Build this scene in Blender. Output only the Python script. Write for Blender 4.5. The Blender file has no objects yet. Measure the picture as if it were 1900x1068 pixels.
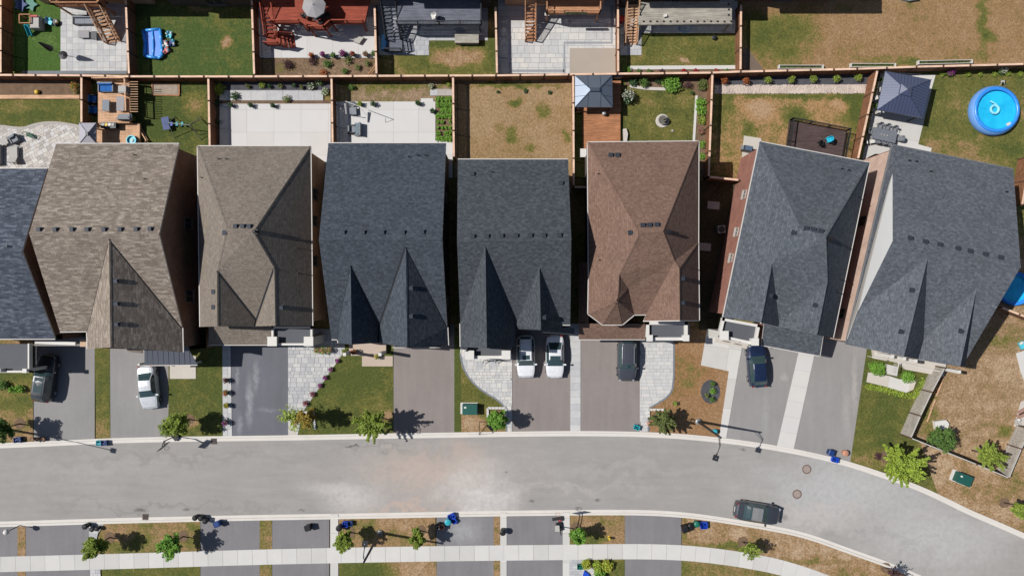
import bpy, math, random
from mathutils import Vector, Matrix
from mathutils.bvhtree import BVHTree
from mathutils.geometry import tessellate_polygon
R = math.radians
random.seed(7)
SC = bpy.context.scene
COL = SC.collection
H = 72.0      # height of the camera above the street (m)
S = 18.3      # photograph pixels per metre at street level
# ---------------------------------------------------------------- camera
cam = bpy.data.cameras.new('camera'); cam.sensor_width = 36.0; cam.lens = 36.0*H/(1900/S)
cam.clip_start = 0.5; cam.clip_end = 2000
co = bpy.data.objects.new('camera', cam); COL.objects.link(co); co.location = (0, 0, H); SC.camera = co
# ---------------------------------------------------------------- sky and sun (sun from the upper left)
SUN_EL, SUN_AZ = 50.5, 170.0        # azimuth, degrees counter-clockwise from +x
w = bpy.data.worlds.new('World'); SC.world = w; w.use_nodes = True
nt = w.node_tree; bg = nt.nodes['Background']; sky = nt.nodes.new('ShaderNodeTexSky')
sky.sky_type = 'NISHITA'; sky.sun_disc = False; sky.sun_elevation = R(SUN_EL); sky.sun_rotation = R(90-SUN_AZ)
nt.links.new(sky.outputs[0], bg.inputs[0]); bg.inputs[1].default_value = 0.068
sd = bpy.data.lights.new('sun', 'SUN'); sd.energy = 5.0; sd.angle = R(0.5); sd.color = (1, .972, .93)
so = bpy.data.objects.new('sun', sd); COL.objects.link(so)
d = Vector((math.cos(R(SUN_AZ))*math.cos(R(SUN_EL)), math.sin(R(SUN_AZ))*math.cos(R(SUN_EL)), math.sin(R(SUN_EL))))
so.rotation_euler = d.to_track_quat('Z', 'Y').to_euler(); so.location = (-40, 10, 60)
vs = SC.view_settings; vs.view_transform = 'Standard'; vs.look = 'None'; vs.exposure = 0.09; vs.gamma = 1; vs.use_curve_mapping = False

# ---------------------------------------------------------------- placing
def W(px, py, h=0.0):
    k = (1-h/H)/S
    return Vector(((px-950)*k, (534-py)*k, h))
def lin(c):
    c /= 255.0
    return c/12.92 if c <= .04045 else ((c+.055)/1.055)**2.4
def C(r, g, b, k=1.38):
    return (min(lin(r)/k, .9), min(lin(g)/k, .9), min(lin(b)/k, .9), 1)
# ---------------------------------------------------------------- node helpers
class N:
    def __init__(s, name):
        s.m = bpy.data.materials.new(name); s.m.use_nodes = True; s.t = s.m.node_tree
        s.b = s.t.nodes['Principled BSDF']; s.b.inputs['Specular IOR Level'].default_value = .3
    def n(s, ty, **kw):
        x = s.t.nodes.new(ty)
        for k, v in kw.items(): setattr(x, k, v)
        return x
    def l(s, a, b): s.t.links.new(a, b)
    def put(s, sock, v):
        if isinstance(v, bpy.types.NodeSocket): s.l(v, sock)
        else: sock.default_value = v
    def pos(s): return s.n('ShaderNodeNewGeometry').outputs['Position']
    def obj(s): return s.n('ShaderNodeTexCoord').outputs['Object']
    def uv(s): return s.n('ShaderNodeUVMap').outputs[0]
    def noise(s, vec, sc, det=3, ro=.6, dist=0, color=False):
        x = s.n('ShaderNodeTexNoise'); s.l(vec, x.inputs['Vector']); x.inputs['Scale'].default_value = sc
        x.inputs['Detail'].default_value = det; x.inputs['Roughness'].default_value = ro; x.inputs['Distortion'].default_value = dist
        return x.outputs['Color' if color else 'Fac']
    def mapr(s, v, a, b, c=0, d=1, smooth=False):
        x = s.n('ShaderNodeMapRange'); s.put(x.inputs[0], v)
        if smooth: x.interpolation_type = 'SMOOTHSTEP'
        for i, q in enumerate((a, b, c, d)): x.inputs[i+1].default_value = q
        return x.outputs[0]
    def mix(s, f, a, b, blend='MIX'):
        x = s.n('ShaderNodeMix', data_type='RGBA', blend_type=blend)
        s.put(x.inputs[0], f); s.put(x.inputs[6], a); s.put(x.inputs[7], b); return x.outputs[2]
    def math(s, op, a, b=0.0, clamp=False):
        x = s.n('ShaderNodeMath', operation=op, use_clamp=clamp); s.put(x.inputs[0], a); s.put(x.inputs[1], b); return x.outputs[0]
    def vmath(s, op, a, b=None, scale=None):
        x = s.n('ShaderNodeVectorMath', operation=op); s.put(x.inputs[0], a)
        if b is not None: s.put(x.inputs[1], b)
        if scale is not None: x.inputs[3].default_value = scale
        return x.outputs['Value' if op == 'LENGTH' else 'Vector']
    def mapping(s, v, loc=(0,0,0), rot=(0,0,0), sc=(1,1,1)):
        x = s.n('ShaderNodeMapping'); s.l(v, x.inputs[0]); x.inputs[1].default_value = loc; x.inputs[2].default_value = rot; x.inputs[3].default_value = sc
        return x.outputs[0]
    def bump(s, h, st=.3, dist=.02):
        x = s.n('ShaderNodeBump'); s.l(h, x.inputs['Height']); x.inputs['Strength'].default_value = st; x.inputs['Distance'].default_value = dist
        s.l(x.outputs[0], s.b.inputs['Normal'])
    def out(s, col, rough=.85):
        s.put(s.b.inputs['Base Color'], col); s.put(s.b.inputs['Roughness'], rough); return s.m
    def patch(s, wp, px, py, rx, ry, rot=0, soft=.75):
        c = W(px, py); q = s.vmath('SUBTRACT', wp, (c.x, c.y, 0))
        q = s.mapping(q, rot=(0, 0, R(rot)), sc=(S/rx, S/ry, 0))
        return s.mapr(s.vmath('LENGTH', q), 1-soft, 1+soft*.4, 1, 0, True)

def M(name, col, rough=.8, var=.18, sc=3.0, bump=.15, metal=0.0, spec=.3, fine=25):
    n = N(name); o = n.obj(); a = n.noise(o, sc, 4); f = n.noise(o, fine, 2)
    v = n.math('ADD', n.math('MULTIPLY', a, .6), n.math('MULTIPLY', f, .4))
    k = n.mapr(v, .3, .7, 1-var, 1+var)
    c = n.mix(1.0, col, k, 'MULTIPLY')
    if bump: n.bump(f, bump, .01)
    n.b.inputs['Metallic'].default_value = metal; n.b.inputs['Specular IOR Level'].default_value = spec
    return n.out(c, rough)

def shingle(name, base, light, dark, row=.2, wid=.3, blotch=.5, bs=(3.2, 4.2), line=.3, spread=1.0):
    n = N(name); u = n.uv(); n.b.inputs['Specular IOR Level'].default_value = .12
    br = n.n('ShaderNodeTexBrick'); n.l(u, br.inputs['Vector'])
    br.offset = .37; br.offset_frequency = 3; br.inputs['Scale'].default_value = 1; br.inputs['Mortar Size'].default_value = 0
    br.inputs['Brick Width'].default_value = wid; br.inputs['Row Height'].default_value = row
    br.inputs['Color1'].default_value = (0, 0, 0, 1); br.inputs['Color2'].default_value = (1, 1, 1, 1); br.inputs['Mortar'].default_value = (.3, .3, .3, 1)
    bl = n.noise(n.mapping(u, sc=(bs[0], bs[1], 1)), 1, 2, .5)
    bl2 = n.noise(u, .35, 3, .6)
    k = n.math('ADD', n.math('MULTIPLY', br.outputs['Color'], 1-blotch), n.math('MULTIPLY', n.mapr(bl, .3, .7), blotch))
    k = n.mapr(k, .5-.5/spread, .5+.5/spread)
    c = n.mix(n.mapr(k, 0, .5), dark, base)
    c = n.mix(n.mapr(k, .5, 1), c, light)
    c = n.mix(1.0, c, n.mapr(bl2, .3, .7, .93, 1.07), 'MULTIPLY')
    c = n.mix(1.0, c, n.mapr(n.noise(u, 7, 3, .7), .3, .7, .74, 1.26), 'MULTIPLY')
    sx = n.n('ShaderNodeSeparateXYZ'); n.l(u, sx.inputs[0])
    saw = n.math('FRACT', n.math('DIVIDE', sx.outputs[1], row))
    c = n.mix(n.math('MULTIPLY', n.mapr(saw, .0, .28, 1, 0), line), c, (dark[0]*.3, dark[1]*.3, dark[2]*.3, 1))  # dark course lines paint in the shadow under each shingle butt
    hh = n.math('ADD', n.math('MULTIPLY', saw, -.5), n.math('MULTIPLY', n.noise(u, 9, 2), .8))
    n.bump(hh, .6, .015)
    return n.out(c, .95)

def brick(name, c1, c2, mortar):
    n = N(name); u = n.uv()
    br = n.n('ShaderNodeTexBrick'); n.l(u, br.inputs['Vector']); br.inputs['Scale'].default_value = 1
    br.inputs['Mortar Size'].default_value = .01; br.inputs['Brick Width'].default_value = .24; br.inputs['Row Height'].default_value = .085
    br.inputs['Color1'].default_value = c1; br.inputs['Color2'].default_value = c2; br.inputs['Mortar'].default_value = mortar
    c = n.mix(1.0, br.outputs['Color'], n.mapr(n.noise(u, .8, 3), .3, .7, .85, 1.15), 'MULTIPLY')
    n.bump(n.math('MULTIPLY', br.outputs['Fac'], -1.0), .6, .01)
    return n.out(c, .9)

GREEN, OLIVE, DRY, PALE = C(87, 96, 43), C(120, 115, 58), C(163, 131, 94), C(190, 163, 132)
def lawn_mat(name, dry=.3, green=GREEN, dryc=DRY, patches=(), seed=0.0, olive=OLIVE, pale=.25):
    """patches: (px, py, rx, ry, amount): amount>0 greener, <0 drier"""
    n = N(name); p = n.pos(); q = n.mapping(p, loc=(seed*7.3, seed*3.1, 0))
    big = n.noise(q, .22, 4, .62, .3); mid = n.noise(q, 1.1, 4, .65); fine = n.noise(q, 5.5, 3, .7); vf = n.noise(q, 22, 2, .7)
    wp = n.vmath('ADD', p, n.vmath('SCALE', n.vmath('SUBTRACT', n.noise(q, .9, 3, color=True), (.5, .5, .5)), scale=1.6))
    k = n.math('ADD', n.math('MULTIPLY', big, 1.0), n.math('MULTIPLY', mid, .7))
    k = n.math('ADD', k, n.math('MULTIPLY', fine, .45))
    k = n.math('SUBTRACT', k, 1.075-.0)           # centred on zero
    k = n.math('ADD', k, (dry-.5)*1.0)
    for (px, py, rx, ry, am) in patches:
        k = n.math('SUBTRACT', k, n.math('MULTIPLY', n.patch(wp, px, py, rx, ry), am))
    c = n.mix(n.mapr(k, -.32, 0.0), green, olive)
    c = n.mix(n.mapr(k, -.02, .22), c, dryc)
    c = n.mix(n.math('MULTIPLY', n.mapr(k, .22, .5), pale*3, True), c, PALE)
    c = n.mix(1.0, c, n.mapr(fine, .3, .7, .72, 1.28), 'MULTIPLY')
    c = n.mix(1.0, c, n.mapr(vf, .3, .7, .62, 1.38), 'MULTIPLY')
    n.bump(n.math('ADD', vf, fine), .7, .06)
    return n.out(c, .95)
def asphalt(name, col, extra=(), streak=False, var=.07):
    """extra: (px,py,rx,ry,colour,amount[,rot])"""
    n = N(name); p = n.pos()
    big = n.noise(p, .25, 4, .6); st = n.noise(n.mapping(p, sc=(.25, 1.6, 1) if not streak else (1.6, .2, 1)), 1, 4, .6); vf = n.noise(p, 28, 2, .8)
    md = n.noise(p, 2.2, 4, .7)
    c = n.mix(1.0, col, n.mapr(big, .3, .7, 1-var, 1+var), 'MULTIPLY')
    c = n.mix(1.0, c, n.mapr(st, .3, .7, 1-var, 1+var), 'MULTIPLY')
    c = n.mix(1.0, c, n.mapr(md, .3, .7, 1-var*.5, 1+var*.5), 'MULTIPLY')
    c = n.mix(1.0, c, n.mapr(vf, .3, .7, .86, 1.14), 'MULTIPLY')
    wp = n.vmath('ADD', p, n.vmath('SCALE', n.vmath('SUBTRACT', n.noise(p, .35, 5, .65, color=True), (.5, .5, .5)), scale=7.0))
    ws = n.vmath('ADD', p, n.vmath('SCALE', n.vmath('SUBTRACT', n.noise(p, 1.5, 4, .65, color=True), (.5, .5, .5)), scale=.9))
    for e in extra:
        px, py, rx, ry, cc, am = e[:6]; rot = e[6] if len(e) > 6 else 0
        f = n.patch(wp if max(rx, ry) > 60 and not streak else ws, px, py, rx, ry, rot, 1.0)
        f = n.math('MULTIPLY', f, n.mapr(md, .25, .6, .45*am, am))
        c = n.mix(f, c, cc)
    n.bump(vf, .25, .01)
    return n.out(c, .9)
def leafmat(name, c1, c2):
    n = N(name); o = n.obj(); f = n.noise(o, 2.2, 3); g = n.noise(o, 9, 2)
    c = n.mix(n.mapr(n.math('ADD', f, g), .8, 1.2), c1, c2)
    tr = n.n('ShaderNodeBsdfTranslucent'); n.l(c, tr.inputs[0]); mx = n.n('ShaderNodeMixShader'); mx.inputs[0].default_value = .3
    n.out(c, .6); n.l(n.b.outputs[0], mx.inputs[1]); n.l(tr.outputs[0], mx.inputs[2]); n.l(mx.outputs[0], n.t.nodes['Material Output'].inputs[0])
    return n.m
def woodmat(name, col, dark=.55, axis=0):
    n = N(name); o = n.obj(); s = (.6, 9, 4) if axis == 0 else (9, .6, 4)
    g = n.noise(n.mapping(o, sc=s), 1.2, 4, .7); b = n.noise(o, 1.1, 3)
    c = n.mix(1.0, col, n.mapr(g, .3, .7, dark, 1.25), 'MULTIPLY'); c = n.mix(1.0, c, n.mapr(b, .3, .7, .85, 1.15), 'MULTIPLY')
    n.bump(g, .2, .01); return n.out(c, .8)

# ---------------------------------------------------------------- mesh builder
class MB:
    def __init__(s): s.v = []; s.f = []; s.mi = []
    def add(s, vs_, fs, mi=0):
        o = len(s.v); s.v += [tuple(x) for x in vs_]; s.f += [tuple(i+o for i in f) for f in fs]; s.mi += [mi]*len(fs); return s
    def box(s, c, d, rz=0, mi=0, M4=None):
        hx, hy, hz = d[0]/2, d[1]/2, d[2]/2; cr, sr = math.cos(rz), math.sin(rz); vv = []
        for z in (-hz, hz):
            for x, y in ((-hx, -hy), (hx, -hy), (hx, hy), (-hx, hy)): vv.append((c[0]+x*cr-y*sr, c[1]+x*sr+y*cr, c[2]+z))
        return s.add(vv, [(3,2,1,0), (4,5,6,7), (0,1,5,4), (1,2,6,5), (2,3,7,6), (3,0,4,7)], mi)
    def beam(s, a, b, w_, h_, mi=0):           # box between two points, w_ sideways, h_ in depth
        a = Vector(a); b = Vector(b); d_ = (b-a).normalized(); up = Vector((0, 0, 1))
        sd_ = d_.cross(up)
        sd_ = Vector((1, 0, 0)) if sd_.length < 1e-4 else sd_.normalized()
        u = sd_.cross(d_).normalized(); vv = []
        for p in (a, b):
            for x, y in ((-1, -1), (1, -1), (1, 1), (-1, 1)): vv.append(p+sd_*(x*w_/2)+u*(y*h_/2))
        return s.add(vv, [(0,1,2,3), (7,6,5,4), (4,5,1,0), (5,6,2,1), (6,7,3,2), (7,4,0,3)], mi)
    def prism(s, pts, z0, z1, mi=0):
        pts = [(p[0], p[1]) for p in pts]
        a = sum(pts[i][0]*pts[(i+1)%len(pts)][1]-pts[(i+1)%len(pts)][0]*pts[i][1] for i in range(len(pts)))
        if a < 0: pts = pts[::-1]
        n = len(pts); vv = [(x, y, z0) for x, y in pts]+[(x, y, z1) for x, y in pts]
        return s.add(vv, [tuple(range(n-1, -1, -1)), tuple(range(n, 2*n))]+[(i, (i+1)%n, n+(i+1)%n, n+i) for i in range(n)], mi)
    def tube(s, a, b, r0, r1=None, n=8, mi=0, cap=True):
        r1 = r0 if r1 is None else r1; a = Vector(a); b = Vector(b); d_ = (b-a).normalized()
        x = d_.orthogonal().normalized(); y = d_.cross(x); vv = []
        for p, r in ((a, r0), (b, r1)):
            for i in range(n): t = 2*math.pi*i/n; vv.append(p+x*math.cos(t)*r+y*math.sin(t)*r)
        fs = [(i, (i+1)%n, n+(i+1)%n, n+i) for i in range(n)]
        if cap: fs += [tuple(range(n-1, -1, -1)), tuple(range(n, 2*n))]
        return s.add(vv, fs, mi)
    def path(s, pts, r, n=6, mi=0):
        for a, b in zip(pts, pts[1:]): s.tube(a, b, r, None, n, mi)
        return s
    def lathe(s, c, prof, n=16, mi=0, sx=1, sy=1, cap=True):
        vv = []
        for r, z in prof:
            for i in range(n): t = 2*math.pi*i/n; vv.append((c[0]+math.cos(t)*r*sx, c[1]+math.sin(t)*r*sy, c[2]+z))
        fs = [(k*n+i, k*n+(i+1)%n, (k+1)*n+(i+1)%n, (k+1)*n+i) for k in range(len(prof)-1) for i in range(n)]
        if cap: fs += [tuple(range(n-1, -1, -1)), tuple(range((len(prof)-1)*n, len(prof)*n))]
        return s.add(vv, fs, mi)
    def leaves(s, c, r, cnt, size, rnd, flat=1.0, mi=0, up=.6):
        for _ in range(cnt):
            while True:
                p = Vector((rnd.uniform(-1, 1), rnd.uniform(-1, 1), rnd.uniform(-1, 1)))
                if p.length < 1: break
            p = Vector(c)+Vector((p.x*r, p.y*r, p.z*r*flat))
            nn = Vector((rnd.gauss(0, 1), rnd.gauss(0, 1), abs(rnd.gauss(0, 1))+up)).normalized()
            x = nn.orthogonal().normalized(); y = nn.cross(x); t = rnd.uniform(0, 6.28); x, y = x*math.cos(t)+y*math.sin(t), y*math.cos(t)-x*math.sin(t)
            z = size*rnd.uniform(.6, 1.3)
            s.add([p-x*z, p-y*z*.55, p+x*z, p+y*z*.55], [(0, 1, 2, 3)], mi)
        return s
    def build(s, name, mats, parent=None, uv=False, smooth=False, local=False, origin=None):
        if not isinstance(mats, (list, tuple)): mats = [mats]
        o = Vector((0, 0, 0))
        if not local:
            if parent is not None: o = Vector(parent.get('_o', (0, 0, 0)))
            elif origin is not None: o = Vector(origin)
            else:
                xs = [v[0] for v in s.v]; ys = [v[1] for v in s.v]; o = Vector(((min(xs)+max(xs))/2, (min(ys)+max(ys))/2, min(v[2] for v in s.v)))
        me = bpy.data.meshes.new(name)
        me.from_pydata([(v[0]-o.x, v[1]-o.y, v[2]-o.z) for v in s.v], [], s.f)
        for m in mats: me.materials.append(m)
        if len(mats) > 1: me.polygons.foreach_set('material_index', s.mi)
        if smooth: me.polygons.foreach_set('use_smooth', [True]*len(s.f))
        if uv:
            L = me.uv_layers.new(name='UVMap').data
            for p in me.polygons:
                nn = p.normal; u = Vector((0, 0, 1)).cross(nn)
                u = Vector((1, 0, 0)) if u.length < 1e-3 else u.normalized()
                v_ = nn.cross(u)
                for li in p.loop_indices:
                    q = me.vertices[me.loops[li].vertex_index].co+o; L[li].uv = (q.dot(u), q.dot(v_))
        ob = bpy.data.objects.new(name, me); COL.objects.link(ob)
        if parent is not None: ob.parent = parent
        elif not local: ob.location = o
        return ob

def tag(o, label, cat, group=None, kind=None):
    if label: o['label'] = label
    if cat: o['category'] = cat
    if group: o['group'] = group
    if kind: o['kind'] = kind
    return o
def thing(name, label, cat, loc=(0, 0, 0), group=None, kind=None, rz=0, local=False):
    o = bpy.data.objects.new(name, None); COL.objects.link(o); o.location = loc; o.rotation_euler = (0, 0, rz); o.empty_display_size = .3
    if not local: o['_o'] = tuple(loc)
    return tag(o, label, cat, group, kind)
def dup(root, loc, rz=None, label=None, group=None, sc=None):
    r = root.copy(); COL.objects.link(r); r.location = loc
    if rz is not None: r.rotation_euler = (0, 0, rz)
    if sc: r.scale = (sc, sc, sc)
    if label: r['label'] = label
    if group: r['group'] = group
    for ch in list(root.children):
        c = ch.copy(); COL.objects.link(c); c.parent = r
        for g in list(ch.children):
            q = g.copy(); COL.objects.link(q); q.parent = c
    return r
def inst(name, mesh, parent, loc, rz=0):
    o = bpy.data.objects.new(name, mesh); COL.objects.link(o); o.parent = parent; o.location = Vector(loc)-Vector(parent.get('_o', (0, 0, 0))); o.rotation_euler = (0, 0, rz); return o
def clip_rect(poly, x0, y0, x1, y1):
    def cut(pts, f, inter):
        out = []
        for i in range(len(pts)):
            a, b = pts[i-1], pts[i]; ia, ib = f(a), f(b)
            if ib:
                if not ia: out.append(inter(a, b))
                out.append(b)
            elif ia: out.append(inter(a, b))
        return out
    def ix(x): return lambda a, b: (x, a[1]+(b[1]-a[1])*(x-a[0])/(b[0]-a[0]))
    def iy(y): return lambda a, b: (a[0]+(b[0]-a[0])*(y-a[1])/(b[1]-a[1]), y)
    for f, g in ((lambda p: p[0] >= x0, ix(x0)), (lambda p: p[0] <= x1, ix(x1)), (lambda p: p[1] >= y0, iy(y0)), (lambda p: p[1] <= y1, iy(y1))):
        poly = cut(poly, f, g)
        if len(poly) < 3: return []
    return poly
def area(p): return abs(sum(p[i-1][0]*p[i][1]-p[i][0]*p[i-1][1] for i in range(len(p))))/2
def cells(poly, cw, ch, ang=0, gap=.02, jitter=0, off=.5, rnd=None):
    """cut a world polygon into paving pieces"""
    ca, sa = math.cos(R(-ang)), math.sin(R(-ang)); q = [(x*ca-y*sa, x*sa+y*ca) for x, y in poly]
    x0, x1 = min(p[0] for p in q), max(p[0] for p in q); y0, y1 = min(p[1] for p in q), max(p[1] for p in q)
    out = []; ca, sa = math.cos(R(ang)), math.sin(R(ang)); y = y0; row = 0; rnd = rnd or random.Random(3)
    while y < y1-.02:
        hh = ch*(1+rnd.uniform(-jitter, jitter)) if jitter else ch
        x = x0-(cw*off if row % 2 else 0)-(rnd.uniform(0, cw) if jitter else 0)
        while x < x1-.02:
            ww = cw*(1+rnd.uniform(-jitter, jitter)) if jitter else cw
            c = clip_rect(q, x+gap/2, y+gap/2, x+ww-gap/2, y+hh-gap/2)
            if len(c) >= 3 and area(c) > min(.15*cw*ch, .03): out.append([(a*ca-b*sa, a*sa+b*ca) for a, b in c])
            x += ww
        y += hh; row += 1
    return out
def wp(pts, h=0): return [tuple(W(x, y, h)[:2]) for x, y in pts]
def surf(name, label, pts, z, m, z0=-.03, kind='structure', cat=None):
    b = MB(); b.prism(wp(pts), z0, z); o = b.build(name, m)
    return tag(o, label, cat or name.replace('_', ' '), None, kind)
def pave(name, label, pts, cw, ch, z, mats, ang=0, gap=.02, jitter=0, off=.5, piece='paver', joint=None, seed=1, cat='patio', bed=None, kind='structure'):
    rnd = random.Random(seed); poly = wp(pts); b = MB(); b.prism(poly, -.03, z-.02); root = b.build(name, joint or JOINT)
    tag(root, label, cat, None, kind); root['_o'] = tuple(root.location)
    cs = cells(poly, cw, ch, ang, gap, jitter, off, rnd)
    cs.sort(key=area, reverse=True)
    for c in cs[:300]:
        b = MB(); b.prism(c, z-.045, z+rnd.uniform(-.004, .004)); b.build(piece, rnd.choice(mats), root)
    if len(cs) > 300:
        b = MB()
        for c in cs[300:]: b.prism(c, z-.045, z)
        b.build(piece, mats[0], root)['kind'] = 'stuff'
    return root
# ---------------------------------------------------------------- materials
JOINT = M('paving_joint', C(150, 146, 140), .95)
CONC = M('pale_concrete', C(214, 211, 206), .85, .05, .8, .1)
CONC2 = M('concrete_grey', C(205, 202, 197), .85, .06, .8, .1)
CONC3 = M('concrete_warm', C(206, 198, 188), .85, .06, .8, .1)
CURBM = M('curb_concrete', C(222, 216, 208), .85, .07, .7, .1)
PAV = [M('paver_light', C(200, 199, 198), .85, .12, 2), M('paver_mid', C(192, 192, 193), .85, .13, 2), M('paver_pale', C(206, 205, 203), .85, .11, 2), M('paver_grey', C(183, 184, 187), .85, .12, 2)]
PAVW = [M('slab_white', C(215, 213, 211), .8, .03, .6, .05), M('slab_white_warm', C(212, 209, 206), .8, .03, .6, .05)]
PAVD = [M('paver_border', C(128, 132, 138), .85, .1, 2)]
STONE = [M('flagstone_light', C(205, 198, 190), .85, .12, 2.5), M('flagstone_mid', C(182, 176, 170), .85, .12, 2.5), M('flagstone_pale', C(216, 212, 206), .85, .1, 2.5)]
BEIGE = M('beige_concrete', C(196, 178, 162), .85, .05, 1)
TAN = M('compacted_fine_gravel', C(180, 168, 155), .95, .06, .6, .3, fine=40)
MULCH = M('dark_mulch', C(88, 74, 64), .95, .4, 2, .6, fine=14)
MULCHG = M('grey_mulch', C(82, 82, 88), .95, .3, 2, .5, fine=14)
SOIL = M('bed_soil', C(120, 98, 78), .95, .35, 2, .6, fine=12)
WHITE = M('white_trim', C(225, 222, 216), .6, .03, 1, 0)
BLACK = M('black_plastic', (.012, .012, .014, 1), .45, .1, 3, 0)
DARKM = M('dark_metal', (.03, .032, .036, 1), .45, .1, 3, 0, .3)
GREYM = M('grey_metal', (.25, .26, .27, 1), .5, .1, 3, 0, .4)
BLUE = M('blue_plastic', (.012, .06, .42, 1), .45, .08, 3, 0)
NAVY = M('navy_plastic', (.01, .035, .14, 1), .5, .08, 3, 0)
TEAL = M('teal_plastic', (.03, .3, .36, 1), .45, .1, 3, 0)
GREENP = M('green_plastic', (.01, .13, .09, 1), .45, .08, 3, 0)
UTIL = M('utility_green_paint', (.012, .075, .06, 1), .5, .12, 2, 0)
RED = M('red_plastic', (.4, .03, .03, 1), .5, .1, 3, 0)
YEL = M('yellow_plastic', (.55, .38, .05, 1), .5, .1, 3, 0)
ORANGE = M('terracotta', (.4, .2, .13, 1), .7, .12, 3, 0)
WICK = M('grey_wicker', C(140, 145, 152), .8, .2, 6, .3)
CUSH = M('pale_cushion', C(188, 184, 178), .85, .06, 2, .05)
BLUEC = M('blue_cushion', (.015, .1, .32, 1), .85, .12, 2, .1)
WOOD = woodmat('cedar_wood', C(205, 150, 112)); WOODP = woodmat('pale_cedar_wood', C(222, 178, 142)); WOODG = woodmat('weathered_deck_wood', C(178, 172, 160))
WOODF = woodmat('fence_wood', C(150, 104, 76), axis=1); WOODT = woodmat('fence_cap_wood', C(232, 196, 170), .8); WOODR = woodmat('red_stained_wood', C(168, 82, 62)); WOODO = woodmat('orange_deck_wood', C(188, 130, 92))
WOODD = woodmat('composite_brown', C(92, 76, 74)); COMPG = woodmat('composite_grey', C(118, 122, 134)); WOODW = woodmat('weathered_grey_pine', C(180, 172, 162), .7); POSTM = woodmat('fence_post_wood', C(100, 74, 60))
RUBBER = M('rubber', (.02, .02, .02, 1), .8)
IRON = M('cast_iron', C(128, 108, 98), .7, .2, 6, .2, .2)
# ---------------------------------------------------------------- ground
GR = lawn_mat('dry_ground', .55, pale=.2, seed=1)
b = MB(); b.prism([(-260, -260), (260, -260), (260, 260), (-260, 260)], -.4, -.045); tag(b.build('ground', GR), 'dry soil and thin grass between and around the houses', 'ground', None, 'structure')
U = [(-700, 842), (-40, 823), (0, 821), (100, 817), (200, 812), (300, 809.5), (420, 808), (540, 806.5), (700, 803.5), (860, 801), (960, 799.5), (1060, 798.5), (1140, 799), (1200, 800.5), (1260, 803.5), (1340, 811), (1400, 819), (1460, 829), (1510, 839), (1560, 851), (1600, 863), (1640, 876.5), (1680, 890), (1720, 906), (1760, 925), (1800, 945), (1850, 966), (1900, 988), (2000, 1032), (2400, 1210)]
L = [(-700, 985), (-40, 968), (0, 967), (100, 964), (200, 961), (320, 958), (460, 955), (620, 952.5), (760, 950), (920, 947), (1040, 945.7), (1120, 945), (1200, 945.3), (1270, 949.6), (1320, 956), (1370, 964), (1425, 973), (1480, 984), (1520, 996), (1560, 1010.7), (1600, 1025), (1640, 1039), (1700, 1063), (1760, 1090), (1900, 1160), (2200, 1330)]
def smooth_line(pts, k=2):
    for _ in range(k):
        q = [pts[0]]
        for a, b_ in zip(pts, pts[1:]): q += [(a[0]*.75+b_[0]*.25, a[1]*.75+b_[1]*.25), (a[0]*.25+b_[0]*.75, a[1]*.25+b_[1]*.75)]
        pts = q+[pts[-1]]
    return pts
U2, L2 = smooth_line(U), smooth_line(L)
DUST, DUSTP, PALEG = C(205, 196, 190), C(196, 170, 152), C(188, 187, 186)
WDUST = C(212, 207, 202)
ROAD = asphalt('street_asphalt', C(161, 157, 153), [
    (800, 890, 200, 80, C(190, 180, 174), .5), (800, 880, 120, 45, C(202, 178, 162), .5), (890, 925, 75, 50, WDUST, .9), (650, 925, 60, 32, WDUST, .7), (880, 870, 60, 30, WDUST, .5, -30), (610, 905, 50, 12, WDUST, .5, -35),
    (760, 940, 90, 10, C(206, 178, 160), .6, 2), (820, 850, 110, 26, C(186, 168, 156), .5), (1570, 910, 200, 70, C(196, 196, 196), .7), (1740, 1000, 160, 70, C(198, 196, 194), .7, -25), (1500, 960, 110, 34, DUST, .5, -10),
    (200, 870, 200, 14, C(172, 170, 168), .5, 1), (350, 850, 240, 6, C(140, 137, 134), .5, 1), (300, 940, 260, 5, C(135, 132, 129), .6, 1), (1050, 905, 200, 6, C(180, 175, 170), .7, 2), (1150, 870, 220, 12, C(176, 172, 168), .5, 3),
    (1640, 1000, 200, 6, C(150, 148, 146), .4, -20), (700, 835, 130, 6, C(136, 132, 129), .5), (650, 827, 9, 3, C(70, 68, 66), 1), (660, 826, 5, 2, C(70, 68, 66), 1), (262, 946, 14, 4, C(84, 80, 78), .9), (345, 946, 7, 3, C(84, 80, 78), .8), (560, 946, 6, 2.5, C(84, 80, 78), .8),
    (987, 927, 6, 3, C(84, 80, 78), .8), (1108, 927, 7, 3, C(84, 80, 78), .8), (1455, 958, 8, 6, C(100, 100, 100), .6), (1377, 835, 8, 2, C(100, 98, 96), .7), (940, 875, 5, 2, C(90, 90, 90), .6)], var=.06)
b = MB(); b.prism(wp(U2+L2[::-1]), -.2, 0.0); tag(b.build('road', ROAD), 'pale grey asphalt street curving down to the right', 'road', None, 'structure')
def offset_line(pts, d_):
    out = []
    for i in range(len(pts)):
        a = Vector(pts[max(i-1, 0)]); c = Vector(pts[min(i+1, len(pts)-1)]); t = (c-a).normalized(); out.append((pts[i][0]-t.y*d_, pts[i][1]+t.x*d_))
    return out
def ribbon(name, label, line, prof, m, cat, close=True):
    """line: world points; prof: (sideways offset, z) list"""
    b = MB(); n = len(prof); rows = [offset_line(line, p[0]) for p in prof]
    for i in range(len(line)):
        for k in range(n): b.v.append((rows[k][i][0], rows[k][i][1], prof[k][1]))
    for i in range(len(line)-1):
        for k in range(n-1): b.f.append((i*n+k, (i+1)*n+k, (i+1)*n+k+1, i*n+k+1)); b.mi.append(0)
    o = b.build(name, m); return tag(o, label, cat, None, 'structure')
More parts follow.
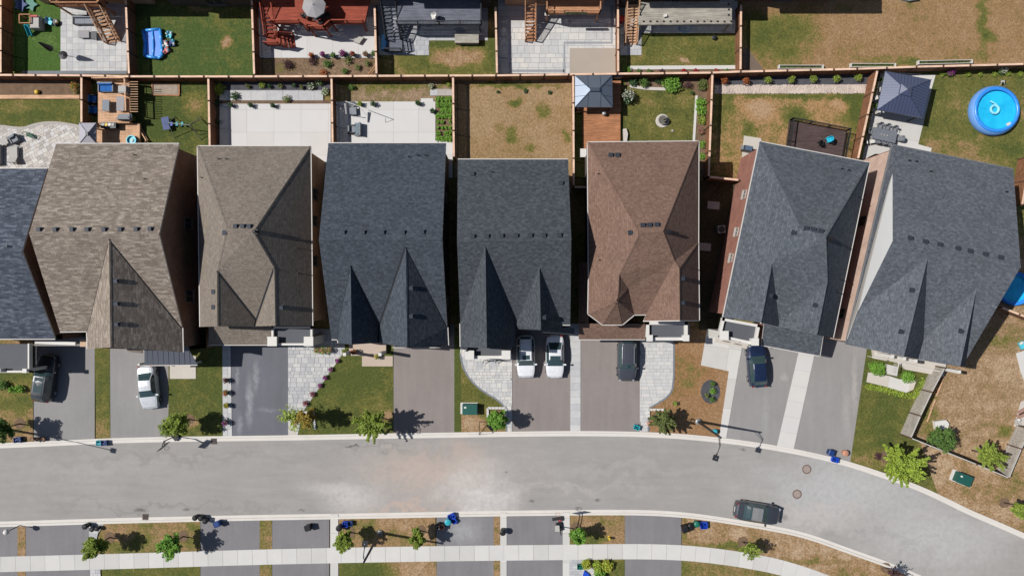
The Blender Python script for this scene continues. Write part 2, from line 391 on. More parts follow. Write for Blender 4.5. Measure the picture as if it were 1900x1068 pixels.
cp = [(-.02, -.05), (-.02, .02), (.27, .012), (.31, .085), (.50, .10), (.52, .09), (.52, -.05)]
ribbon('curb', 'concrete curb and gutter along the upper side of the street', wp(U2), [(-p[0]+.5, p[1]) for p in cp][::1], CURBM, 'curb') if False else None
ribbon('curb', 'concrete curb and gutter on the house side of the street', wp(offset_line(U2, 9.5)), [(p[0], p[1]) for p in cp], CURBM, 'curb')
ribbon('curb', 'concrete curb and gutter on the sidewalk side of the street', wp(offset_line(L2, 0)), [(-p[0], p[1]) for p in cp], CURBM, 'curb')
# sidewalk of separate slabs
SW = [(-300, 1040), (-40, 1033), (0, 1031.5), (160, 1027.5), (320, 1023), (460, 1018.5), (620, 1015), (760, 1012.5), (920, 1010.3), (1040, 1009.3), (1130, 1008), (1200, 1007.7), (1270, 1010), (1320, 1015), (1370, 1021.7), (1440, 1034), (1500, 1052), (1560, 1075), (1640, 1108), (1800, 1180)]
sl = wp(smooth_line(SW)); d_ = [0]
for a, c in zip(sl, sl[1:]): d_.append(d_[-1]+math.dist(a, c))
def at_len(line, ds, s):
    for i in range(len(ds)-1):
        if ds[i+1] >= s: t = (s-ds[i])/(ds[i+1]-ds[i]); return (line[i][0]+(line[i+1][0]-line[i][0])*t, line[i][1]+(line[i+1][1]-line[i][1])*t)
    return line[-1]
sw = thing('sidewalk', 'pale concrete slab sidewalk along the bottom of the picture', 'sidewalk', (W(950, 1025)), None, 'structure')
outer = offset_line(sl, -28.3/S); do = [0]
rs = random.Random(4); SWM = [CONC, CONC2, M('concrete_sidewalk', C(210, 207, 203), .85, .05, .8, .1)]
s = 0.0
while s < d_[-1]-1.5:
    def pt(ss):
        a = at_len(sl, d_, ss); bb = at_len(sl, d_, ss+.05); t = (Vector(bb)-Vector(a)).normalized(); return a, (a[0]+t.y*28.3/S, a[1]-t.x*28.3/S)
    a, a2 = pt(s+.01); c, c2 = pt(s+1.49)
    b = MB(); b.prism([a, c, c2, a2], -.02, .075+rs.uniform(-.003, .003)); b.build('slab', SWM[rs.choice((0, 0, 1, 2))], sw); s += 1.5
# ---- front lots: driveways
DA = asphalt('driveway_asphalt', C(150, 147, 146), streak=True, var=.05)
DD = asphalt('driveway_dark_asphalt', C(112, 113, 120), [(463, 745, 7, 48, C(165, 168, 172), .75, 8), (475, 700, 6, 34, C(165, 168, 172), .6, 14), (440, 700, 3.5, 20, C(150, 152, 158), .8), (498, 760, 30, 4, C(150, 152, 158), .5, 8), (445, 790, 6, 22, C(160, 162, 168), .6, 10), (520, 740, 20, 60, C(100, 100, 106), .5)], streak=True, var=.06)
DW = asphalt('driveway_warm_asphalt', C(145, 136, 132), streak=True, var=.05)
DL = asphalt('driveway_pale_asphalt', C(152, 149, 147), [(1585, 715, 6, 60, C(190, 184, 178), .6, -10), (1570, 760, 9, 50, C(182, 178, 174), .5, -12), (1420, 770, 8, 50, C(172, 170, 168), .5), (1455, 700, 8, 9, C(190, 186, 180), .6)], streak=True, var=.05)
DB = asphalt('driveway_lower_asphalt', C(132, 129, 131), [(860, 985, 40, 30, C(175, 175, 175), .7)], streak=True, var=.06)
for lab, pts, m in [
    ('grey asphalt driveway with the dark vehicle at the far left', [(63, 625), (176, 625), (176, 816), (63, 819.5)], DA),
    ('grey asphalt driveway with the tilted white sedan', [(203, 625), (313, 625), (313, 811), (205, 814)], DA),
    ('dark asphalt driveway with pale hose-like streaks', [(428, 600), (535, 600), (535, 808.5), (431, 810)], DD),
    ('warm grey empty asphalt driveway below the charcoal roof with two gables', [(730, 600), (843, 600), (843, 803), (730, 805.5)], DW),
    ('asphalt driveway with two white cars side by side', [(949, 570), (1058, 570), (1058, 800.5), (949, 801.5)], DW),
    ('asphalt driveway with the dark wagon below the brown roof', [(1076, 600), (1187, 600), (1187, 802), (1077, 800.5)], DW),
    ('asphalt driveway with the navy car below the tilted roof', [(1380, 600), (1491, 610), (1441, 828), (1347, 814)], DL),
    ('empty pale asphalt driveway beside the last house on the right', [(1518, 620), (1623, 640), (1577, 858), (1470, 833)], DL)]:
    surf('driveway', lab, pts, .03, m)
for lab, x0, x1 in [('lower driveway stub at the left edge by the white lamp post globe', -90, 33), ('lower driveway stub between two grass strips at the left', 48, 168), ('lower driveway stub with the navy bin', 372, 482), ('lower driveway stub with the single black bin', 505, 611), ('dusty lower driveway stub with the toppled blue bins', 810, 918), ('lower driveway stub between two concrete strips', 940, 1045), ('lower driveway stub right of the yellow hydrant', 1159, 1264)]:
    def yb(x, ln): 
        for a, c in zip(ln, ln[1:]):
            if a[0] <= x <= c[0]: return a[1]+(c[1]-a[1])*(x-a[0])/(c[0]-a[0])
    y0, y1 = yb(x0, L2)+5, yb(x1, L2)+5
    surf('driveway', lab, [(x0, y0), (x1, y1), (x1, 1180), (x0, 1180)], .03, DB)
# ---- front lots: lawns
def lawn(lab, pts, m, z=.05): return surf('lawn', lab, pts, z, m, cat='lawn')
lawn('small brownish lawn at the left edge below the porch bushes', [(-60, 600), (62, 600), (62, 820), (-60, 823)], lawn_mat('lawn_left_edge', .62, patches=[(30, 745, 60, 20, .3), (10, 690, 60, 35, .3)], seed=2))
lawn('narrow green grass strip between the two left driveways', [(176, 625), (204, 625), (205, 814), (179, 816)], lawn_mat('lawn_strip', .3, patches=[(190, 800, 25, 30, -.3)], seed=3))
lawn('green lawn with the basketball hoop in front of the tan roof', [(313, 625), (413, 625), (413, 809), (313, 811)], lawn_mat('lawn_hoop', .27, patches=[(352, 780, 22, 15, -.6), (355, 730, 60, 40, .1)], seed=4))
lawn('green lawn beside the diagonal row of purple flowers', [(635, 640), (730, 640), (730, 805.5), (535, 808.5), (558, 768)], lawn_mat('lawn_diagonal', .24, patches=[(720, 770, 14, 16, -.45), (690, 740, 30, 40, -.12), (655, 700, 40, 30, .1)], seed=5))
lawn('dark green grass strip beside the warm grey driveway', [(843, 610), (855, 610), (856, 802), (843, 803)], lawn_mat('lawn_dark_strip', .12, patches=[(848, 720, 30, 100, .2)], seed=6))
lawn('brownish lawn with the green utility box by the curved walkway', [(855, 640), (950, 640), (950, 801.5), (856, 802.5)], lawn_mat('lawn_utility', .52, patches=[(870, 785, 30, 18, -.35), (885, 730, 30, 30, .12)], seed=7))
lawn('dry orange brown lawn with the oval planting bed', [(1190, 610), (1312, 610), (1352, 688), (1340, 812), (1187, 803)], lawn_mat('lawn_orange', .82, dryc=C(158, 120, 82), patches=[(1275, 690, 22, 60, .12), (1262, 660, 18, 40, .08), (1330, 790, 30, 20, -.1)], seed=8, pale=.08))
lawn('green corner lawn with the large yellow green tree', [(1615, 600), (1760, 600), (1732, 680), (1671, 806), (1790, 848), (1740, 917), (1577, 858)], lawn_mat('lawn_corner', .26, patches=[(1630, 850, 80, 20, -.25), (1720, 860, 50, 40, -.25), (1655, 705, 60, 12, .4)], seed=9))
lawn('dry brown grass of the corner lot with the second utility box', [(1700, 800), (1990, 800), (1990, 1024), (1900, 989), (1800, 946), (1740, 917), (1720, 860)], lawn_mat('lawn_corner_dry', .8, patches=[(1840, 850, 60, 30, -.1)], seed=10, pale=.4), .052)
lawn('dry brown fenced side yard of the last house on the right', [(1735, 480), (1990, 480), (1990, 800), (1892, 800), (1848, 878), (1760, 842), (1671, 804), (1732, 678)], lawn_mat('lawn_side_yard', .78, dryc=C(162, 132, 98), patches=[(1725, 760, 20, 60, .3), (1840, 640, 60, 14, .1), (1860, 800, 20, 16, .3), (1865, 620, 40, 25, .15)], seed=11, pale=.35), .054)
for lab, pts, sd_, dry, pt in [
    ('thin grass strip beside the white globe lamp at the bottom left', [(33, 968), (48, 968), (48, 1180), (33, 1180)], 12, .7, []),
    ('boulevard grass with two small trees at the bottom left', [(190, 964), (372, 959), (372, 1024), (190, 1029)], 13, .6, [(230, 1015, 50, 20, .2)]),
    ('front lawn piece below the sidewalk at the left', [(190, 1050), (372, 1045), (372, 1180), (190, 1180)], 14, .35, []),
    ('thin dry grass strip between the two lower left driveway stubs', [(482, 957), (505, 957), (505, 1180), (482, 1180)], 15, .55, []),
    ('boulevard grass under the leaning street lamp', [(629, 955), (808, 952), (808, 1014), (629, 1017)], 16, .72, [(670, 980, 40, 30, .25), (740, 1000, 40, 20, .15)]),
    ('front lawn piece below the sidewalk, green at left and dry at right', [(629, 1042), (810, 1040), (810, 1180), (629, 1180)], 17, .5, [(665, 1060, 50, 60, .35), (765, 1060, 45, 60, -.35)]),
    ('thin grass strip left of the concrete strip near the bottom centre', [(916, 950), (928, 950), (928, 1180), (916, 1180)], 18, .65, []),
    ('boulevard grass with the yellow hydrant', [(1057, 948), (1159, 948), (1159, 1012), (1057, 1012)], 19, .68, [(1090, 1000, 50, 12, .3)]),
    ('front lawn piece with bright bushes below the sidewalk', [(1071, 1036), (1159, 1036), (1159, 1180), (1071, 1180)], 20, .55, [(1150, 1060, 20, 30, .2)])]:
    pts = [(x, yb(x, L2)+7.5) if (y < 1000) else (x, y) for x, y in pts]
    lawn(lab, pts, lawn_mat('boulevard_grass', dry, patches=pt, seed=sd_))
crv = [p for p in L2 if 1264 < p[0] < 1900]; swp = [p for p in smooth_line(SW) if 1264 < p[0] < 1700]
lawn('curved boulevard verge of dry grass beside the parked grey sedan', [(p[0], p[1]+8) for p in crv]+[(p[0], p[1]+2) for p in swp[::-1]], lawn_mat('boulevard_verge', .74, patches=[(1360, 1012, 70, 8, .3), (1500, 1040, 70, 9, .3), (1370, 992, 20, 14, -.3), (1280, 1005, 20, 15, .2)], seed=21, pale=.4))
lawn('curved front lawn below the bending sidewalk', [(1264, 1036)]+[(p[0], p[1]+26) for p in swp]+[(1700, 1250), (1264, 1250)], lawn_mat('front_lawn_bend', .5, seed=22))
for lab, pts in [('narrow light paver strip beside the lower driveway stub with the black bin', [(613, 953), (628, 953), (628, 1180), (613, 1180)]), ('light concrete strip beside the thin grass near the bottom centre', [(928, 950), (940, 950), (940, 1180), (928, 1180)]), ('light concrete strip left of the hydrant grass', [(1044, 949), (1057, 949), (1057, 1180), (1044, 1180)])]:
    pave('path', lab, pts, 15/S, 1.5, .06, [CONC, CONC2, PAV[0]], gap=.02, off=0, piece='slab', cat='path')
pave('path', 'pale paver corner beside the bright bushes at the bottom', [(1056, 1036), (1085, 1036), (1100, 1052), (1112, 1075), (1112, 1180), (1056, 1180)], .6, .3, .063, PAV, cat='path')
pave('path', 'pale paver corner by the black bins at the bottom left', [(166, 967), (196, 966), (182, 990), (172, 1028), (166, 1028)], .6, .3, .064, PAV, cat='path')
pave('path', 'short grey stone path below the sidewalk at the bottom left', [(168, 1053), (187, 1052), (187, 1180), (168, 1180)], .5, .4, .06, PAV, cat='path')
# ---- front walks
pave('walkway', 'white paver strip along the dark streaked driveway with potted flowers', [(413, 640), (428, 640), (431, 810), (414, 810)], .55, .8, .07, PAV[:3], off=0, cat='walkway')
pave('walkway', 'wide light grey stone walkway narrowing toward the street beside purple flowers', [(535, 610), (640, 610), (640, 650), (563, 762), (552, 808), (535, 808)], .6, .42, .075, PAV, jitter=.45, gap=.03, cat='walkway', seed=5)
pave('walkway', 'curved light stone walkway sweeping around the utility box lawn', [(854, 630), (950, 630), (950, 801), (939, 801), (938, 757), (925, 742), (905, 731), (885, 717), (868, 698), (858, 678), (854, 655)], .5, .36, .075, PAV[:3]+[STONE[2], PAVW[1]], jitter=.5, gap=.025, cat='walkway', seed=6)
pave('walkway', 'paver strip between the white cars and the dark wagon', [(1058, 600), (1077, 600), (1077, 800), (1058, 800)], 1.05, .7, .07, PAV[:3], off=0, cat='walkway')
pave('walkway', 'light paver walkway beside the dark wagon', [(1187, 610), (1250, 610), (1250, 716), (1240, 735), (1218, 749), (1203, 757), (1203, 800), (1187, 800)], .75, .36, .075, [PAV[0], PAV[2], PAVW[1]], gap=.02, jitter=.1, cat='walkway')
for nm, pl in (('border', [(1250, 636), (1250, 716), (1240, 735), (1218, 749), (1203, 757), (1203, 800)]), ('border', [(854, 655), (858, 678), (868, 698), (885, 717), (905, 731), (925, 742), (938, 757), (940, 800)])):
    lab = 'dark grey paver edging of the walkway beside the dark wagon' if pl[0][0] > 1000 else 'dark grey paver edging of the curved stone walkway'
    ribbon('border', lab, smooth_line(wp(pl), 1), [(-.09, 0), (-.09, .085), (.09, .085), (.09, 0)], PAVD[0], 'edging')
pave('walkway', 'plain concrete walkway slabs beside the navy car', [(1312, 610), (1382, 610), (1347, 812), (1334, 810), (1352, 688), (1300, 677)], 2.6, 3.0, .07, [CONC2, CONC], gap=.015, off=0, ang=-8, piece='slab', cat='walkway')
pave('walkway', 'straight white concrete strip between the two tilted driveways', [(1490, 615), (1519, 620), (1472, 833), (1441, 828)], 2.2, 1.6, .07, [CONC, PAVW[1]], gap=.015, off=0, ang=-9.5, piece='slab', cat='walkway')
surf('step_pad', 'square beige concrete pad on the green lawn beside the purple flowers', [(672, 660), (729, 660), (729, 679), (672, 679)], .1, BEIGE, cat='concrete pad')
surf('step_pad', 'pale ribbed concrete pad above the basketball hoop lawn', [(316, 660), (364, 660), (364, 702), (316, 702)], .1, CONC3, cat='concrete pad')
# drains, manholes
def grate(lab, px, py):
    c = W(px, py); t = thing('drain_grate', lab, 'drain', (c.x, c.y, .01))
    b = MB(); b.box((c.x, c.y, .0), (.62, .62, .05)); b.build('frame', IRON, t)
    b = MB()
    for i in range(6): b.box((c.x-.24+i*.096, c.y, .035), (.05, .5, .02))
    b.build('bar', DARKM, t)
grate('rusty square drain grate in the upper gutter', 397, 818); grate('square drain grate in the lower gutter near the bottom left', 270, 958)
def manhole(lab, px, py):
    c = W(px, py); t = thing('manhole_cover', lab, 'manhole', (c.x, c.y, .0))
    b = MB(); b.lathe((c.x, c.y, .0), [(.47, 0), (.47, .012), (.36, .014), (.36, .004)], 28, cap=False); b.build('ring', IRON, t)
    b = MB(); b.lathe((c.x, c.y, .0), [(.355, .0), (.355, .01), (.3, .013), (.0, .013)], 28)
    for i in range(-3, 4): b.box((c.x+i*.085, c.y, .016), (.03, 2*math.sqrt(.3**2-(i*.085)**2)*.9, .006))
    b.build('lid', M('manhole_lid', C(165, 150, 142), .7, .15, 5, .1), t)
manhole('upper round manhole cover in the street bend', 1497, 870); manhole('lower round manhole cover near the parked grey sedan', 1479, 916)
# ---------------------------------------------------------------- houses
SH1 = shingle('shingle_variegated', C(141, 129, 118), C(174, 162, 149), C(120, 109, 99), wid=.55, blotch=.5, bs=(1.7, 5), line=.2, spread=1.2)
SH2 = shingle('shingle_taupe', C(132, 122, 112), C(146, 136, 126), C(118, 108, 99), line=.35)
SH3 = shingle('shingle_charcoal', C(73, 79, 87), C(90, 96, 105), C(60, 65, 72))
SH4 = shingle('shingle_charcoal_b', C(76, 81, 87), C(93, 98, 104), C(62, 66, 71))
SH0 = shingle('shingle_slate', C(84, 91, 102), C(112, 120, 132), C(68, 75, 86), wid=.55, blotch=.5, bs=(1.7, 5), line=.22, spread=1.3)
SH5 = shingle('shingle_brown', C(127, 102, 89), C(141, 115, 102), C(112, 89, 78), line=.3)
SH6 = shingle('shingle_grey', C(89, 94, 101), C(107, 112, 119), C(74, 79, 86))
SH7 = shingle('shingle_grey_b', C(96, 100, 107), C(114, 118, 126), C(81, 85, 92))
BRK1 = brick('brick_dark_brown', C(146, 112, 92), C(122, 92, 76), C(130, 110, 96)); BRK2 = brick('brick_tan', C(222, 178, 140), C(202, 160, 124), C(210, 180, 150))
BRK3 = brick('brick_grey_brown', C(110, 96, 86), C(90, 78, 70), C(110, 102, 95)); BRK6 = brick('brick_red', C(170, 116, 100), C(150, 100, 88), C(168, 132, 118)); BRK7 = brick('brick_pink_beige', C(222, 190, 172), C(208, 174, 156), C(215, 196, 182))
SIDING = M('white_siding', C(215, 215, 214), .7, .03, .6, 0)
GLASS = N('window_glass'); GLASS.b.inputs['Metallic'].default_value = 0; GLASS.b.inputs['Specular IOR Level'].default_value = .8; GLASS = GLASS.out((.03, .04, .05, 1), .06)
MEMB = M('balcony_membrane', C(94, 97, 103), .8, .06, 1, .05)
STANDM = M('standing_seam_metal', C(96, 100, 110), .6, .05, 1, 0)
FASC = M('eave_fascia', C(190, 186, 180), .6, .03, 1, 0)
VENTM = M('roof_vent_metal', C(58, 64, 74), .55, .05, 2, 0, .2)
E_ = 6.3
WFR = M('window_frame_grey', C(120, 112, 106), .6); GUTM = M('gutter_white', C(212, 206, 200), .6, .04, 1, 0); TRIMG = M('grey_trim', C(120, 122, 126), .6)
def vent_mesh(kind):
    b = MB()
    if kind == 'box':
        b.box((0, 0, .03), (.46, .42, .06)); b.add([(-.19, -.17, .06), (.19, -.17, .06), (.19, .17, .06), (-.19, .17, .06), (-.17, -.17, .2), (.17, -.17, .2), (.15, .13, .24), (-.15, .13, .24)], [(0, 1, 5, 4), (1, 2, 6, 5), (2, 3, 7, 6), (3, 0, 4, 7), (4, 5, 6, 7)])
    elif kind == 'pipe': b.tube((0, 0, -.2), (0, 0, .35), .05, None, 8)
    elif kind == 'stack': b.box((0, 0, .05), (.4, .4, .3)); b.tube((0, 0, 0), (0, 0, .6), .11, None, 10); b.lathe((0, 0, .62), [(.17, 0), (.12, .08)], 10)
    elif kind == 'pole': b.tube((0, 0, -.2), (0, 0, 1.2), .03, None, 6); b.box((0, 0, 1.1), (.3, .04, .04))
    ob = b.build('tmp', VENTM if kind == 'box' else BLACK, local=True); me = ob.data; bpy.data.objects.remove(ob); me.name = 'roof_'+kind; return me
VM = {k: vent_mesh(k) for k in ('box', 'pipe', 'stack', 'pole')}
VNAME = {'box': 'roof_vent', 'pipe': 'vent_pipe', 'stack': 'vent_stack', 'pole': 'roof_mast'}
def onplane(V, abc, keys):
    """give the named roof points the height at which they lie on the plane through three others"""
    p = [W(*V[k]) for k in abc]; n_ = (p[1]-p[0]).cross(p[2]-p[0])
    for k in keys: x, y = V[k][:2]; P0 = W(x, y, 0); D = W(x, y, 1)-P0; V[k] = (x, y, n_.dot(p[0]-P0)/n_.dot(D))
def roof_solid(name, V, faces, mat, parent, th=.2, caps=True, valley=True):
    P = {k: W(*v) for k, v in V.items()}; ks = list(P); ix = {k: i for i, k in enumerate(ks)}; b = MB(); F = []
    for f in faces:
        pts = [P[k] for k in f]; nn = Vector((0, 0, 0))
        for i in range(len(pts)): nn += (pts[i-1]).cross(pts[i])
        F.append(list(f) if nn.z > 0 else list(f)[::-1])
    n = len(ks); b.v = [tuple(P[k]) for k in ks]+[tuple(P[k]-Vector((0, 0, th))) for k in ks]
    cnt = {}; TRI = []
    for fi, f in enumerate(F):
        for tr in tessellate_polygon([[Vector((P[k].x, P[k].y, 0)) for k in f]]):
            t3 = [f[i] for i in tr]; nn = (P[t3[1]]-P[t3[0]]).cross(P[t3[2]]-P[t3[0]])
            if nn.z < 0: t3 = t3[::-1]
            TRI.append(t3); b.f.append(tuple(ix[k] for k in t3)); b.mi.append(0); b.f.append(tuple(ix[k]+n for k in t3[::-1])); b.mi.append(1)
        for i in range(len(f)): cnt.setdefault(frozenset((f[i-1], f[i])), []).append((fi, f[i-1], f[i]))
    for e, l in cnt.items():
        if len(l) == 1: _, a, c = l[0]; b.f.append((ix[c], ix[a], ix[a]+n, ix[c]+n)); b.mi.append(1)
    ob = b.build(name, [mat, FASC], parent, uv=True)
    if caps:
        cb, vb = MB(), MB()
        def nrm(f):
            pts = [P[k] for k in f]; nn = Vector((0, 0, 0))
            for i in range(len(pts)): nn += pts[i-1].cross(pts[i])
            return nn.normalized(), sum(pts, Vector())/len(pts)
        for e, l in cnt.items():
            if len(l) != 2: continue
            a, c = P[l[0][1]], P[l[0][2]]; (n1, c1), (n2, c2) = nrm(F[l[0][0]]), nrm(F[l[1][0]]); dd = (c-a).normalized()
            if n1.dot(n2) > .995: continue
            s1 = n1.cross(dd); s1 = s1 if s1.dot(c1-a) > 0 else -s1; s2 = n2.cross(dd); s2 = s2 if s2.dot(c2-a) > 0 else -s2
            conv = n1.dot(s2) < 0
            up = Vector((0, 0, .03 if conv else .012)); ww = .15 if conv else .1; t = cb if conv else vb
            A, B_ = a+up, c+up
            t.add([A, B_, B_+s1*ww, A+s1*ww, B_+s2*ww, A+s2*ww], [(0, 1, 2, 3), (1, 0, 5, 4)])
        if cb.v: cb.build('ridge_cap', mat, parent, uv=True)['kind'] = 'stuff'
        if vb.v and valley: vb.build('valley_shade_strip', DARKM, parent)['kind'] = 'stuff'  # dark strips stand in for the shade in the roof valleys
    tri = [tuple(ix[k] for k in f) for f in TRI]
    return [tuple(P[k]) for k in ks], tri, P
def inset_loop(pts, d_):
    n = len(pts); a = sum(pts[i-1].x*pts[i].y-pts[i].x*pts[i-1].y for i in range(n)); sg = 1 if a > 0 else -1; out = []
    for i in range(n):
        p, q, r = pts[i-1], pts[i], pts[(i+1) % n]; e1 = (q-p).xy.normalized(); e2 = (r-q).xy.normalized(); n1 = Vector((-e1.y, e1.x))*sg; n2 = Vector((-e2.y, e2.x))*sg
        m_ = n1+n2; m_ = m_/max(m_.length_squared, .35)*2 if m_.length > .01 else n1
        out.append(q.xy+m_*d_)
    return out
def wall_from(loop, parent, mat, inset=.32, drop=.12, z0=0, name='wall'):
    q = inset_loop(loop, inset); b = MB(); n = len(q)
    for i in range(n):
        j = (i+1) % n; b.add([(q[i].x, q[i].y, z0-.1), (q[j].x, q[j].y, z0-.1), (q[j].x, q[j].y, loop[j].z-drop), (q[i].x, q[i].y, loop[i].z-drop)], [(0, 1, 2, 3)])
    b.build(name, mat, parent, uv=True); return q
def window(parent, p, ang, w_, h_, fm=None, name='window'):
    """p: centre on the wall plane, ang: outward direction (rad)"""
    fm = fm or WFR; p = Vector(p); n_ = Vector((math.cos(ang), math.sin(ang), 0)); s_ = Vector((-n_.y, n_.x, 0)); b = MB(); u = Vector((0, 0, 1))
    for a, c in (((-1, -1), (1, -1)), ((-1, 1), (1, 1)), ((-1, -1), (-1, 1)), ((1, -1), (1, 1)), ((0, -1), (0, 1))):
        b.beam(p+s_*(a[0]*w_/2)+u*(a[1]*h_/2)+n_*.04, p+s_*(c[0]*w_/2)+u*(c[1]*h_/2)+n_*.04, .09, .09)
    b.beam(p-s_*(w_/2+.1)-u*(h_/2+.05)+n_*.09, p+s_*(w_/2+.1)-u*(h_/2+.05)+n_*.09, .2, .08)
    wi = b.build(name, fm, parent); wi['_o'] = tuple(Vector(parent.get('_o', (0, 0, 0))))
    g = MB(); g.beam(p-s_*w_/2+n_*.02, p+s_*w_/2+n_*.02, .02, h_); g.build('pane', GLASS, wi); return wi
def side_windows(parent, q, i, spots, mat=None):
    a, c = q[i], q[(i+1) % len(q)]; e = (c-a); L_ = e.length; e = e.normalized(); cen = sum(q, Vector((0, 0)))/len(q); n_ = Vector((e.y, -e.x))
    if n_.dot((a+c)/2-cen) < 0: n_ = -n_
    for t, z, w_, h_ in spots: pt = a+e*(L_*t); window(parent, (pt.x, pt.y, z), math.atan2(n_.y, n_.x), w_, h_, mat)
def gutter(parent, a, c, cen, m=None):
    a, c = Vector(a), Vector(c); e = (c-a).normalized(); n_ = Vector((e.y, -e.x, 0)); n_ = n_ if n_.dot((a+c)/2-cen) > 0 else -n_
    b = MB(); b.beam(a+n_*.05-Vector((0, 0, .07)), c+n_*.05-Vector((0, 0, .07)), .075, .12); b.build('gutter', m or GUTM, parent)
def house(label, V, faces, loop, mat, wmat, gut=(), vents=(), wins={}, extra=None, inset=.32, ccat='house', valley=True, wm=None, gm=None):
    P0 = [W(*V[k]) for k in loop]; cen = sum(P0, Vector())/len(P0); cen.z = 0
    t = thing('house', label, ccat, cen)
    vs_, tri, P = roof_solid('roof', V, faces, mat, t, valley=valley)
    q = wall_from([P[k] for k in loop], t, wmat, inset)
    for i, sp in wins.items(): side_windows(t, q, i, sp, wm)
    for a, c in gut: gutter(t, P[a], P[c], cen, gm)
    bv = BVHTree.FromPolygons([Vector(v) for v in vs_], tri)
    for kind, px, py in vents:
        o = Vector((0, 0, H)); hit = bv.ray_cast(o, (W(px, py)-o).normalized())
        if hit[0] is not None: inst(VNAME[kind], VM[kind], t, hit[0], extra or 0)
    return t, P, q
def vb(lst, kind='box'): return [(kind, x, y) for x, y in lst]
r_ = 10.1
# far-left blue slate house
V = dict(a=(-155, 313, E_), b=(88, 313, E_), L=(-215, 466, 9.9), R=(40.5, 466, 9.9), c=(102, 628, E_), d=(-150, 628, E_))
h0, P, q = house('house with blue slate gable roof cut by the left edge', V, ['abRL', 'LRcd'], 'LdcRba', SH0, BRK1, gut=[('c', 'd'), ('a', 'b')], vents=[('pipe', 17, 457)])
# tan variegated
V = dict(a=(104, 267, E_), b=(332, 267, E_), L=(54, 433, 10.3), R=(295, 434, 10.3), c=(111, 615, E_), d=(161.5, 614, E_), p=(202.5, 443, 10.12), g=(205, 644, 10.35), i=(162, 647, E_), k=(339, 653, E_), v=(338, 608, E_))
onplane(V, 'LRc', 'p')
h1, P, q = house('house with mottled tan grey roof, row of eight roof vents and one large front gable', V, ['abRL', 'LRvpdc', 'pgid', 'pvkg'], 'LcdigkvRba', SH1, BRK1,
    gut=[('a', 'b'), ('c', 'd'), ('d', 'i'), ('v', 'k')], vents=vb([(73.5, 425.6), (103.4, 425.6), (134.5, 425.6), (163, 425.6), (194, 425.6), (224, 425.6), (253.6, 425.2), (279, 424.8), (216, 521), (217, 563), (217.5, 601)])+[('pipe', 249, 287), ('pipe', 269, 332)],
    wins={7: [(.18, 4.1, 1.0, 1.3)], 6: [(.35, 4.1, 1.1, 1.5)], 9: [(.3, 4.3, 1.4, 1.3), (.7, 4.3, 1.4, 1.3)]})
# standing-seam porch roof, small returns
roof_solid('porch_roof', dict(a=(268, 638, 4.7), b=(344, 638, 4.7), c=(366, 676, 3.65), d=(268, 677, 3.65)), ['abcd'], STANDM, h1, .1, False)
b = MB()
for i in range(9): x = 272+i*9.8; b.beam(W(x, 639, 4.69), W(x+2, 675.5, 3.68), .03, .035)
b.build('roof_seam', STANDM, h1)['kind'] = 'stuff'; gutter(h1, W(268, 677, 3.65), W(366, 676, 3.65), W(300, 500))
for x in (271, 362): b = MB(); b.box(tuple(W(x, 673, 1.4)[:2])+(1.4,), (.18, .18, 2.8)); b.build('column', WHITE, h1)
roof_solid('bay_roof', dict(a=(235, 640, 4.6), b=(262, 640, 4.6), c=(264, 655, 4.2), d=(236, 652, 4.2)), ['abcd'], SH1, h1, .15, False)
# taupe hip roof
V = dict(a=(366.7, 271.5, E_), b=(576, 271.5, E_), L=(421, 425, 9.8), R=(470, 430, 9.95), c=(403, 502, 8.4), e=(403.5, 605, 8.75), f=(475.7, 594, E_), g=(509, 497, 8.5), i=(511, 604, 9.0), m=(371.5, 606, E_), n=(579.3, 604, E_), k=(473, 605, E_))
onplane(V, 'ame', 'Lc'); onplane(V, 'bni', 'Rg')
h2, P, q = house('house with taupe hip roof and cross shaped front valleys', V, ['abRL', 'aLcem', 'LRgfc', 'cfke', 'gifk'.replace('gifk', 'gikf'), 'Rbnig'], 'amekinb', SH2, BRK2,
    gut=[('a', 'b'), ('a', 'm'), ('b', 'n')], vents=vb([(437.5, 419.7), (451, 419.7), (463, 419.7), (417.5, 431.5), (397, 541), (397, 569.5), (523, 570)])+[('stack', 475.7, 430), ('pipe', 406, 294.7), ('pipe', 420, 294.7), ('pipe', 374.6, 329.7), ('pole', 556, 461), ('pipe', 554, 507)],
    wins={5: [(.36, 4.2, .9, 1.2), (.6, 4.2, .9, 1.2), (.76, 4.0, 1.0, 1.3)], 6: [(.3, 4.3, 1.4, 1.3), (.7, 4.3, 1.4, 1.3)]})
